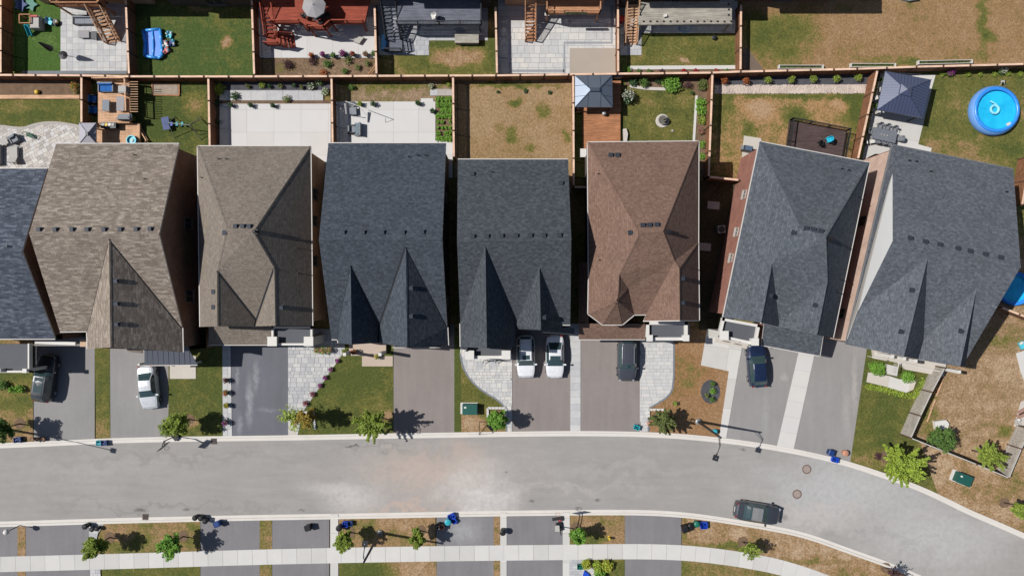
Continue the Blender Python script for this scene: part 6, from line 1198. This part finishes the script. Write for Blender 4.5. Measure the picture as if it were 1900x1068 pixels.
# grey deck yard
chair('white chair on the grey composite deck', 805, 31, 200, WHITE, 2.3); toy_cluster('small blue basin at the front rail of the grey deck', 792, 45, [LBL, TEALP], r=.25); b = bpy.context.scene.objects
c = W(866, 71, .8); t = thing('storage_box', 'grey weathered storage bench below the grey deck', 'storage bench', (c.x, c.y, .05)); b = MB(); b.box((c.x, c.y, .4), (2.3, .85, .7)); b.build('box', GREYM, t); b = MB(); b.box((c.x, c.y, .78), (2.4, .95, .07)); b.build('lid', WOODG, t)
b = MB(); c = W(712, 78, .5); b.prism([(c.x-.25, c.y-.75), (c.x+.15, c.y-.85), (c.x+.32, c.y), (c.x+.15, c.y+.8), (c.x-.2, c.y+.75)], .1, .6); tag(b.build('covered_pool_toy', LBL), 'light blue covered item at the fence beside the black stairs', 'cover')
# cedar deck planter
c = W(1069, 25, 3.2); t = thing('planter_box', 'long dark planter box hanging on the cedar deck rail', 'planter box', (c.x, c.y, 2.9)); b = MB(); b.box((c.x, c.y, 3.05), (2.1, .25, .25)); b.build('trough', WOODD, t); b = MB(); rr = random.Random(3); [b.leaves((c.x-1+i*.2, c.y, 3.25), .13, 20, .05, rr) for i in range(11)]; b.build('foliage', LDK, t)
# weathered deck
b = MB(); c = W(1234, 30, 2.5); b.box((c.x, c.y, 2.55), (.32, .25, .2), .3); tag(b.build('white_box', WHITE), 'small white box on the pale weathered deck', 'box')
c = W(1271, 49, .1); t = thing('shadow_ring', 'blue ring in place of a round trampoline shadow below the pale weathered deck', 'hoop', (c.x, c.y, .08)); b = MB(); b.path([(c.x+math.cos(k*.35)*.62, c.y+math.sin(k*.35)*.62, .12) for k in range(19)], .03, 6); b.build('ring', LBL, t); b = MB(); b.beam((c.x-.1, c.y-.5, .14), (c.x+.15, c.y+.4, .16), .05, .04); b.build('handle', LBL, t)  # ring modelled in place of a round trampoline's shadow
b = MB(); hs = [(1262, 74), (1250, 80), (1246, 87), (1239, 85), (1234, 90), (1234, 96), (1227, 97), (1228, 104), (1235, 111), (1243, 112), (1246, 105), (1245, 95), (1247, 86), (1256, 88), (1264, 94), (1271, 94)]; b.path([W(x, y, .09) for x, y in smooth_line(hs)], .016, 5); tag(b.build('garden_hose', M('hose_rubber', (.3, .34, .12, 1)), smooth=True), 'thin yellow hose looped on the olive lawn', 'hose')
round_bin('small dark pot on the olive lawn under the deck edge', 1325, 70, DARKM, .22, .25, 'planter', 'planter'); round_bin('red bin at the fence beside the pale cedar stairs', 1153, 35, RED, .3, .9)
# planters on the wide lawn
def trough(lab, x0, x1, y, m_=CONC):
    a, c = W(x0, y, .3), W(x1, y-(2 if x0 > 1600 else 0), .3); t = thing('raised_planter', lab, 'raised planter', ((a.x+c.x)/2, a.y, 0)); b = MB()
    for o in (-.16, .16): b.beam(a+Vector((0, o, 0)), c+Vector((0, o, 0)), .05, .35)
    b.box(a, (.1, .4, .38)); b.box(c, (.1, .4, .38)); b.build('box', m_, t); b = MB(); rr = random.Random(int(x0)); n = int((c-a).length/.2)
    for i in range(n): b.leaves(a+(c-a)*(i+.5)/n, .16, 18, .05, rr)
    b.build('foliage', LGR, t)
trough('long planter with low greens near the fence at the top right, left one', 1445, 1526, 125); trough('middle long planter near the fence at the top right', 1578, 1660, 122); trough('right long planter near the fence at the top right', 1703, 1802, 117)
c = W(1684, 4, .3); b = MB(); b.prism(wp([(1662, -12), (1704, -14), (1700, 2), (1682, 5), (1664, 0)]), .05, .5); tag(b.build('crumpled_tarp', M('pale_tarp', C(180, 190, 185))), 'pale crumpled tarp at the top edge of the wide brown lawn', 'tarp')
# cushions deck
seat('blue cushioned two seat sofa on the cedar deck', 197, 162, -90, 1.5, .9, WICK, BLUEC, 1.2, 'sofa', 'sofa', cush=2, z=1.2); seat('upper blue cushioned armchair on the cedar deck', 172, 184, 0, .9, .85, DARKM, BLUEC, .1, z=.1); seat('lower blue cushioned armchair on the cedar deck', 174, 204, 0, .9, .85, DARKM, BLUEC, .1, z=.1)
table('grey slatted table on the cedar deck', 197, 196, 0, .7, 1.1, .45, WICK, 1.2); table('grey low table in two halves on the cedar deck', 224, 193, 0, .75, 1.4, .4, GREYF, 1.2, 'coffee_table', 'coffee table'); seat('grey wicker bench at the foot of the cedar deck', 231, 217, 90, 1.3, .6, WICK, WICK, 1.2, 'bench', 'bench', arms=False, z=1.2)
t = thing('barbecue', 'grill with a white lid in the corner of the cedar deck', 'barbecue', W(228, 165, 1.2)); c = W(228, 166, 2.1); b = MB(); b.box((c.x, c.y, 1.7), (.8, .7, .9)); b.build('cabinet', GREYM, t); b = MB(); b.box((c.x, c.y, 2.2), (.75, .6, .14)); b.build('lid', CUSH, t)
plant('yellow flowers in a pot at the deck corner', 249, 222, 6, .4, LYG, FYL, BLACK, 'flower_pot', 'flower pot'); 
c = W(205, 234, .9); t = thing('cooking_table', 'dark table with food trays on the lower deck', 'table', (c.x, c.y, .6)); b = MB(); b.box((c.x-.0, c.y, 1.3), (1.5, .6, .05)); b.build('tabletop', DARKM, t)
for i in range(4): b = MB(); b.lathe((c.x-.5+i*.33, c.y+.05, 1.33), [(.13, 0), (.16, .06), (.1, .05)], 10); b.build('dish', [CUSH, YEL, WHITE, CUSH][i], t)
for sx in (-1, 1): b = MB(); b.box((c.x+sx*.65, c.y, .95), (.06, .5, .7)); b.build('leg', DARKM, t)
c = W(243, 260, .9); t = thing('small_tub', 'round turquoise tub on the lower cedar deck', 'tub', (c.x, c.y, .6)); b = MB(); b.lathe((c.x, c.y, .6), [(.42, 0), (.5, .25), (.5, .3), (.42, .3), (.4, .1), (0.01, .1)], 18); b.build('basin', TEALP, t); b = MB(); b.lathe((c.x+.05, c.y, .72), [(.2, 0), (.1, .1)], 8); b.build('toy_piece', WHITE, t)
def pyramid_tent(lab, pts, h, top, mat, ribs=0, name='gazebo', cat='gazebo', ridge=None, apexh=1.0, capm=None, ribm=None, rib_faces=None):
    P = [W(x, y, h) for x, y in pts]; cen = sum(P, Vector())/4; t = thing(name, lab, cat, (cen.x, cen.y, 0)); A = W(*top, h+apexh); Bp = W(*ridge, h+apexh) if ridge else A; b = MB()
    tops = [A, Bp, Bp, A] if ridge else [A]*4
    F = []
    for i in range(4):
        j = (i+1) % 4
        f = [P[i], P[j], tops[j], tops[i]] if (tops[i]-tops[j]).length > .01 else [P[i], P[j], tops[i]]
        F.append(f); b.add(f, [tuple(range(len(f)))]); b.add([P[i], P[j], P[j]-Vector((0, 0, .14)), P[i]-Vector((0, 0, .14))], [(3, 2, 1, 0)])
    b.build('roof', mat, t)
    b = MB()
    for i in range(4): b.beam(P[i]+Vector((0, 0, .02)), tops[i]+Vector((0, 0, .03)), .07, .05)
    b.build('hip_trim', ribm or mat, t)
    if ribs:
        b = MB()
        for i, f in enumerate(F):
            if rib_faces and i not in rib_faces: continue
            a, c = f[0], f[1]; ap = f[2:] ; n = ribs
            for k in range(1, n):
                u = k/n; lo = a+(c-a)*u
                if len(f) == 3:
                    e = min(u, 1-u)*2; m_ = a+(f[2]-a)*e if u < .5 else c+(f[2]-c)*e
                    mid = (a+c)/2; m_ = lo+(f[2]-mid)*e
                else:
                    mid = (a+c)/2; L_ = (c-a).length; rl = (f[2]-f[3]).length; s_ = min(1, min(u, 1-u)*L_/((L_-rl)/2)); m_ = lo+((f[2]+f[3])/2-mid)*s_
                b.beam(lo+Vector((0, 0, .015)), m_+Vector((0, 0, .015)), .035, .03)
        b.build('roof_seams', ribm or mat, t)['kind'] = 'stuff'
    for i in range(4): q = P[i].lerp(Vector((cen.x, cen.y, h)), .1); b = MB(); b.box((q.x, q.y, h/2), (.12, .12, h)); b.build('post', DARKM, t)
    if capm: b = MB(); m_ = (A+Bp)/2; b.box(m_+Vector((0, 0, .06)), ((A-Bp).length+.25, .35, .1)); b.build('ridge_cap', capm, t)
    return t
pyramid_tent('pale grey square canopy beside the lower cedar deck', [(147, 266), (178, 266), (178, 228), (147, 228)], 2.3, (162, 248), M('pale_canvas', C(176, 174, 182), .85, .04), name='canopy', cat='canopy', apexh=.5, capm=DARKM)
GZ = M('gazebo_grey_metal', C(128, 138, 152), .4, .05, 1, 0, .5); GZN = M('gazebo_navy_metal', C(76, 84, 112), .33, .06, 1, 0, .0, spec=.9); GZT = M('gazebo_trim', C(70, 78, 92), .5)
pyramid_tent('small grey metal gazebo with a ridge cap in the yard corner', [(1067, 199), (1137, 199), (1136, 140), (1067, 140)], 2.3, (1097, 166.5), GZ, 3, ridge=(1110, 166.5), apexh=.85, capm=GZT, ribm=GZT)
g = pyramid_tent('large navy metal gazebo over the grey concrete patio', [(1627.5, 204), (1712, 219), (1728, 148), (1643, 132)], 2.4, (1682, 167), GZN, 14, apexh=1.15, ribm=M('gazebo_navy_trim', C(84, 92, 120), .45, .05, 1, 0, .4))
b = MB(); b.add([W(1672, 168, 3.5), W(1683, 162, 3.66), W(1703, 168, 3.45), W(1698, 183, 3.45), W(1676, 178, 3.5)], [(0, 1, 2, 3, 4)]); 
c = W(1682, 167, 3.55); b = MB(); pts = [c+Vector((x, y, -.12)) for x, y in ((-.62, -.35), (.5, -.6), (.66, .4), (-.42, .62))]
for i in range(4): b.add([pts[i], pts[(i+1) % 4], c+Vector((0, 0, .22))], [(0, 1, 2)]); b.add([pts[i], pts[(i+1) % 4], pts[(i+1) % 4]-Vector((0, 0, .2)), pts[i]-Vector((0, 0, .2))], [(3, 2, 1, 0)])
o = b.build('vent_cap', GZN, g)
for i, (x, y) in enumerate([(1640, 163), (1626, 181), (1634, 207)]): b = MB(); q = W(x, y, 1.0); b.box((q.x, q.y, .55), (.32, .38, .95), .3); tag(b.build('white_cushion_box', WHITE), ['upper', 'middle', 'lower'][i]+' white item at the left side of the navy gazebo', 'box')
# swing set
A = W(308, 233); t = thing('swing_set', 'swing set with a blue seat on the deep green lawn', 'swing set', A); b = MB(); tp, tq = W(312, 228, 2.0), W(352, 232, 2.0); b.tube(tp, tq, .04, None, 8)
for q, s_ in ((tp, -1), (tq, 1)):
    for y in (-1.1, 1.1): b.tube(q, Vector((q.x+s_*.3, q.y+y, 0)), .035, None, 8)
b.tube(tq, W(372, 216, .1), .03, None, 8); b.tube(tq, W(370, 250, .1), .03, None, 8); b.build('frame', M('swing_frame_metal', C(150, 160, 150), .5), t)
for x in (318, 328, 338):
    p = W(x, 230, .5); b = MB(); b.box((p.x, p.y, .5), (.22, .4, .05)); b.build('seat', TEAL if x > 320 else BLUE, t); b = MB(); b.tube((p.x, p.y-.18, .5), (p.x, W(330, 229, 2).y, 2.0), .012, None, 4); b.tube((p.x, p.y+.18, .5), (p.x, W(330, 229, 2).y, 2.0), .012, None, 4); b.build('chain', GREYM, t)
b = MB(); b.prism(wp([(299, 219), (313, 216), (316, 240), (304, 242)], .5), .5, .58); b.build('glider_seat', NAVY, t)
t = thing('sand_box', 'timber framed sandbox in the corner of the deep green lawn', 'sandbox', W(307, 166)); 
for a, c in zip([(282, 155), (332, 156), (332, 177), (282, 176)], [(332, 156), (332, 177), (282, 176), (282, 155)]): b = MB(); b.beam(W(*a, .2)-Vector((0, 0, .1)), W(*c, .2)-Vector((0, 0, .1)), .1, .22); b.build('board', WOOD, t)
b = MB(); b.prism(wp([(283, 157), (331, 157), (331, 176), (283, 175)]), 0, .12); b.build('sand', M('bed_sand', C(165, 150, 135), .95, .25, 3, .5), t)
# left patio
seat('pale cushioned patio sofa cut by the left edge', -6, 287, 0, 2.0, .9, WICK, CUSH, name='sofa', cat='sofa', cush=2); lounger('pale grey lounger on the flagstone patio', 26, 287, 92, CUSH, WICK, ln=1.7, w_=.9); table('small round edged pale table on the flagstone patio', 8, 262, 20, .75, .75, .4, CUSH, name='side_table', cat='side table'); seat('wicker chair at the top of the pale lounger', 27, 258, -60, .8, .75, WICK, WICK)
b = MB()
for a, c in (((43, 244), (68, 252)), ((41, 249), (66, 258)), ((43, 244), (41, 249)), ((52, 246), (50, 254)), ((60, 249), (58, 256)), ((68, 252), (64, 258)), ((46, 243), (62, 257))): b.beam(W(*a, .35), W(*c, .35), .04, .04)
b.beam(W(51, 248, .4), W(60, 254, .4), .25, .05); tag(b.build('folding_chair', M('dark_green_tube', (.04, .1, .06, 1))), 'folded garden chair with a dark green frame lying on the flagstones', 'folding chair')
# white patio with lounge
lounger('dark framed lounger at the upper left of the white patio', 655, 202, -85, WICK, DARKM, ln=1.2, w_=.75); seat('dark wicker chair at the left of the white patio', 652, 240, 0, .85, .8, DARKM, WICK); seat('teal grey covered chair on the white patio', 664, 240, 180, 1.3, .65, WICK, M('teal_grey_cushion', C(122, 138, 146)), arms=False)
t = thing('cantilever_parasol', 'folded cantilever parasol frame on the white patio', 'folded parasol', W(645, 210)); b = MB(); b.tube(W(643, 213), W(643, 213)+Vector((0, 0, 2.5)), .035, None, 8); b.tube(W(641, 188, 2.4), W(684, 204, 2.6), .03, None, 8); b.tube(W(684, 204, 2.6), W(680, 214, 2.0), .02, None, 6); b.tube(W(680, 214, 2.0), W(670, 202, 2.5), .02, None, 6); b.build('frame', WHITE, t); b = MB(); b.tube(W(643, 212, 2.2), W(641, 192, 2.4), .09, .14, 8); b.build('folded_canopy', GREYF, t)
# fountain
c = W(1230, 223, .4); t = thing('fountain', 'round stone fountain in the middle of the olive lawn', 'fountain', (c.x, c.y, .05)); b = MB(); b.lathe((c.x, c.y, .05), [(.68, 0), (.68, .1), (.6, .12), (.0, .12)], 24); b.build('stone_ring', STONE[0], t); b = MB(); b.lathe((c.x, c.y, .15), [(.3, 0), (.45, .3), (.47, .34), (.38, .34), (.1, .3), (.12, .55), (.26, .68), (.27, .72), (.1, .68), (.06, .95), (.02, 1.0)], 20); b.build('basin', M('weathered_stone', C(110, 108, 100), .8, .2, 4), t, smooth=False)
b = MB(); c = W(1247, 243); b.box((c.x, c.y, .1), (.2, .2, .1)); tag(b.build('garden_stone', STONE[1]), 'tiny stone on the olive lawn below the fountain', 'stone')
b = MB(); c = W(1121, 210, 1.0); b.lathe((c.x, c.y, .5), [(.16, 0), (.2, .5), (.17, .56), (.02, .6)], 12); tag(b.build('kettle_grill', M('polished_metal', C(200, 205, 205), .3, .05, 1, 0, .6)), 'small shiny pot at the deck edge below the grey gazebo', 'pot')
b = MB(); b.prism(wp([(1145, 147), (1152, 147), (1150, 150), (1137, 150), (1137, 147)]), .5, 1.2); tag(b.build('bench_end', GREYM), 'grey item sticking out beside the grey gazebo roof', 'box')
for lab, pts in (('long curved cushion bench at the deck side by the fountain lawn', [(1155, 241), (1161, 240), (1164, 250), (1162, 264), (1156, 264)]),): b = MB(); b.prism(wp(pts), .05, .4); tag(b.build('garden_trough', STONE[0]), lab, 'trough')
def aircon(lab, px, py, ang=0):
    c = W(px, py, .8); t = thing('air_conditioner', lab, 'air conditioner', (c.x, c.y, 0), rz=R(ang), local=True); b = MB(); b.box((0, 0, .42), (.75, .75, .78)); b.build('cabinet', GREYM, t, local=True); b = MB(); b.lathe((0, 0, .82), [(.33, 0), (.33, .02), (.1, .03)], 18); b.build('fan_grille', DARKM, t, local=True)
aircon('air conditioner in the dark gap beside the red brick wall', 1339, 425, 5); t = thing('barbecue', 'white covered grill at the corner of the brown roof', 'barbecue', W(1082, 284)); c = W(1082, 284, .9); b = MB(); b.box((c.x, c.y, .5), (.6, .8, .9)); b.build('cabinet', CUSH, t); b = MB(); b.box((c.x, c.y, .98), (.64, .84, .08)); b.build('lid', WHITE, t)
t = thing('barbecue', 'dark blue lidded grill on the pale pad by the red brick wall', 'barbecue', W(1389, 275)); c = W(1389, 275, 1.0); b = MB(); b.box((c.x, c.y, .5), (.9, .5, .9), -.2); b.build('cabinet', DARKM, t); b = MB(); b.box((c.x, c.y, 1.02), (.7, .46, .16), -.2); b.build('lid', M('slate_blue_enamel', C(88, 105, 125), .4), t); b = MB(); b.box((c.x-.6, c.y+.1, .9), (.3, .4, .05), -.2); b.build('side_shelf', GREYM, t)
# dark deck furniture
chair('black chair on the dark railed deck', 1523, 266, 20, BLACK, .7); chair('turquoise chair on the dark railed deck', 1538, 259, 200, M('turquoise_cushion', (.02, .36, .5, 1), .6), .7); table('small black table beside the turquoise chair', 1544, 263, -12, .4, .4, .4, BLACK, .7, 'side_table', 'side table')
# navy gazebo yard
table('grey rectangular dining table with three candles', 1640, 251, -12, 2.45, 1.15, .73, M('slate_tabletop', C(120, 124, 132), .5), name='dining_table', cat='dining table')
for k in range(3): b = MB(); c = W(1635+k*5.5, 249.5+k*1.3, .85); b.lathe((c.x, c.y, .82), [(.06, 0), (.06, .12), (.02, .13)], 10); tag(b.build('candle', CUSH), ['left', 'middle', 'right'][k]+' candle on the grey dining table', 'candle')
DG = M('dining_chair_grey', C(132, 136, 142), .6)
for x, y, a, n_ in [(1631.6, 233.5, -102, 'left chair on the gazebo side'), (1645, 236, -102, 'middle chair on the gazebo side'), (1658.5, 239.5, -102, 'right chair on the gazebo side'), (1627.5, 262.5, 78, 'left chair on the house side'), (1639, 264.5, 78, 'middle chair on the house side'), (1650, 267, 78, 'right chair on the house side'), (1612.6, 244.5, -12, 'chair at the fence end'), (1669.6, 257.5, 168, 'chair at the lawn end')]: chair(n_+' of the grey dining table', x, y, a, DG, group='dining chairs around the grey table', name='dining_chair')
lounger('white tilted lounger beside the slanting fence', 1615, 263, 10, WHITE, DARKM, ln=1.1, w_=.45)
b = MB(); b.prism(wp([(1608, 293), (1620, 287), (1634, 288), (1640, 292), (1622, 300)]), .08, .5); tag(b.build('covered_firepit', BLACK), 'black covered object on the patio by the slanting fence', 'cover')
WAT = N('pool_water'); 
o_ = WAT.obj(); wn = WAT.noise(o_, 2.5, 3, .6, 1.5); WAT.bump(wn, .35, .05); WAT.b.inputs['Specular IOR Level'].default_value = .6; WAT = WAT.out(WAT.mix(WAT.mapr(WAT.noise(o_, .8, 3, .6), .35, .65), (.012, .36, .62, 1), (.02, .46, .74, 1)), .08)
PV = M('pool_vinyl', (.03, .22, .66, 1), .35, .12, 3, .1, spec=.5); PVL = M('pool_wall_vinyl', C(110, 158, 222), .5, .06, 2, .05)
def pool(lab, px, py, ro, ri, h_, full=True):
    c = W(px, py, h_); t = thing('round_pool', lab, 'swimming pool', (c.x, c.y, .05)); Ro, Ri = ro/S, ri/S
    b = MB(); b.lathe((c.x, c.y, .05), [(Ro*1.06, 0), (Ro*1.1, .25), (Ro*1.05, .7), (Ro*.98, h_-.15)], 48, cap=False); b.build('wall', PVL if full else PV, t, smooth=True)
    b = MB(); n, m_ = 48, 10; rt = (Ro-Ri)*.5; rm = Ri+rt
    vv = [(c.x+math.cos(i*2*math.pi/n)*(rm+rt*math.cos(j*2*math.pi/m_)), c.y+math.sin(i*2*math.pi/n)*(rm+rt*math.cos(j*2*math.pi/m_)), h_-.1+rt*.7*math.sin(j*2*math.pi/m_)+.02*math.sin(i*2.6)) for i in range(n) for j in range(m_)]
    b.add(vv, [(i*m_+j, ((i+1) % n)*m_+j, ((i+1) % n)*m_+(j+1) % m_, i*m_+(j+1) % m_) for i in range(n) for j in range(m_)]); b.build('inflated_ring', PV, t, smooth=True)
    b = MB(); b.lathe((c.x, c.y, h_-.3), [(Ri+.12, 0), (.01, .0)], 48, cap=False); b.build('water', WAT, t); return t, c
t, c = pool('round turquoise inflatable swimming pool on the green lawn', 1851, 203, 42, 35.5, .95)
b = MB(); q = W(1846, 203, .85)
for k in range(16): a0, a1 = k*6.283/16, (k+1)*6.283/16; b.tube((q.x+math.cos(a0)*.4, q.y+math.sin(a0)*.4, .82), (q.x+math.cos(a1)*.4, q.y+math.sin(a1)*.4, .82), .13, None, 8, cap=False)
tag(b.build('swim_ring', M('pale_aqua_vinyl', (.25, .62, .72, 1), .3), smooth=True), 'pale aqua swim ring floating in the round pool', 'swim ring')
b = MB(); q = W(1872, 230, .9); b.box((q.x, q.y, .86), (.4, .26, .12), .4); tag(b.build('skimmer', WHITE), 'white floating skimmer at the lower right of the round pool', 'skimmer')
b = MB(); q = W(1842, 191, .85); b.prism([(q.x-.3, q.y+.1), (q.x+.4, q.y-.2), (q.x+.3, q.y-.05), (q.x-.2, q.y+.22)], .78, .9); tag(b.build('float_board', M('pale_aqua_vinyl', (.25, .62, .72, 1), .3)), 'small pale float above the swim ring in the pool', 'float')
t = thing('pool_ladder', 'white ladder over the top wall of the round pool', 'ladder', W(1861, 156)); b = MB()
for s_ in (-1, 1): b.path([W(1860+s_*7, 163, .1), W(1860+s_*6, 160, .9), W(1861+s_*2.5, 154, 1.4), W(1861+s_*3, 150, .9), W(1861+s_*4, 148, .1)], .03, 6)
b.build('rails', WHITE, t)
for k in range(3): b = MB(); b.beam(W(1857.5, 151, .3+k*.3), W(1864.5, 151, .3+k*.3), .1, .04); b.build('step', WHITE, t)
pool('deep blue pool half hidden behind the big grey roof at the right', 1884, 535, 29, 25, .6, False)
toy_cluster('turquoise toy on the dry side yard at the right edge', 1896, 640, [TEALP, WHITE, TEAL], r=.45); b = MB(); q = W(1742, 786, .3); b.prism(wp([(1729, 780), (1750, 777), (1756, 784), (1753, 793), (1732, 796)]), .05, .5); tag(b.build('white_tarp', WHITE), 'white tarp covered heap near the picket fence', 'tarp')
b = MB(); b.beam(W(1752, 696, .15), W(1737, 735, .15), .12, .12); b.beam(W(1735, 740, .15), W(1720, 782, .15), .12, .12); tag(b.build('pale_poles', WOODP), 'pale poles lying inside the picket fence', 'poles')
b = MB()
for x, y in ((1895, 762), (1893, 770)): q = W(x, y); b.box((q.x, q.y, .12), (.9, .45, .08), .5)
tag(b.build('brick_stack', BRK6), 'reddish slabs at the right edge of the dry side yard', 'slabs')
toy_cluster('pale item at the right edge beside the reddish slabs', 1888, 782, [CUSH, WHITE], r=.4)
for o in bpy.data.objects:
    if '_o' in o: del o['_o']
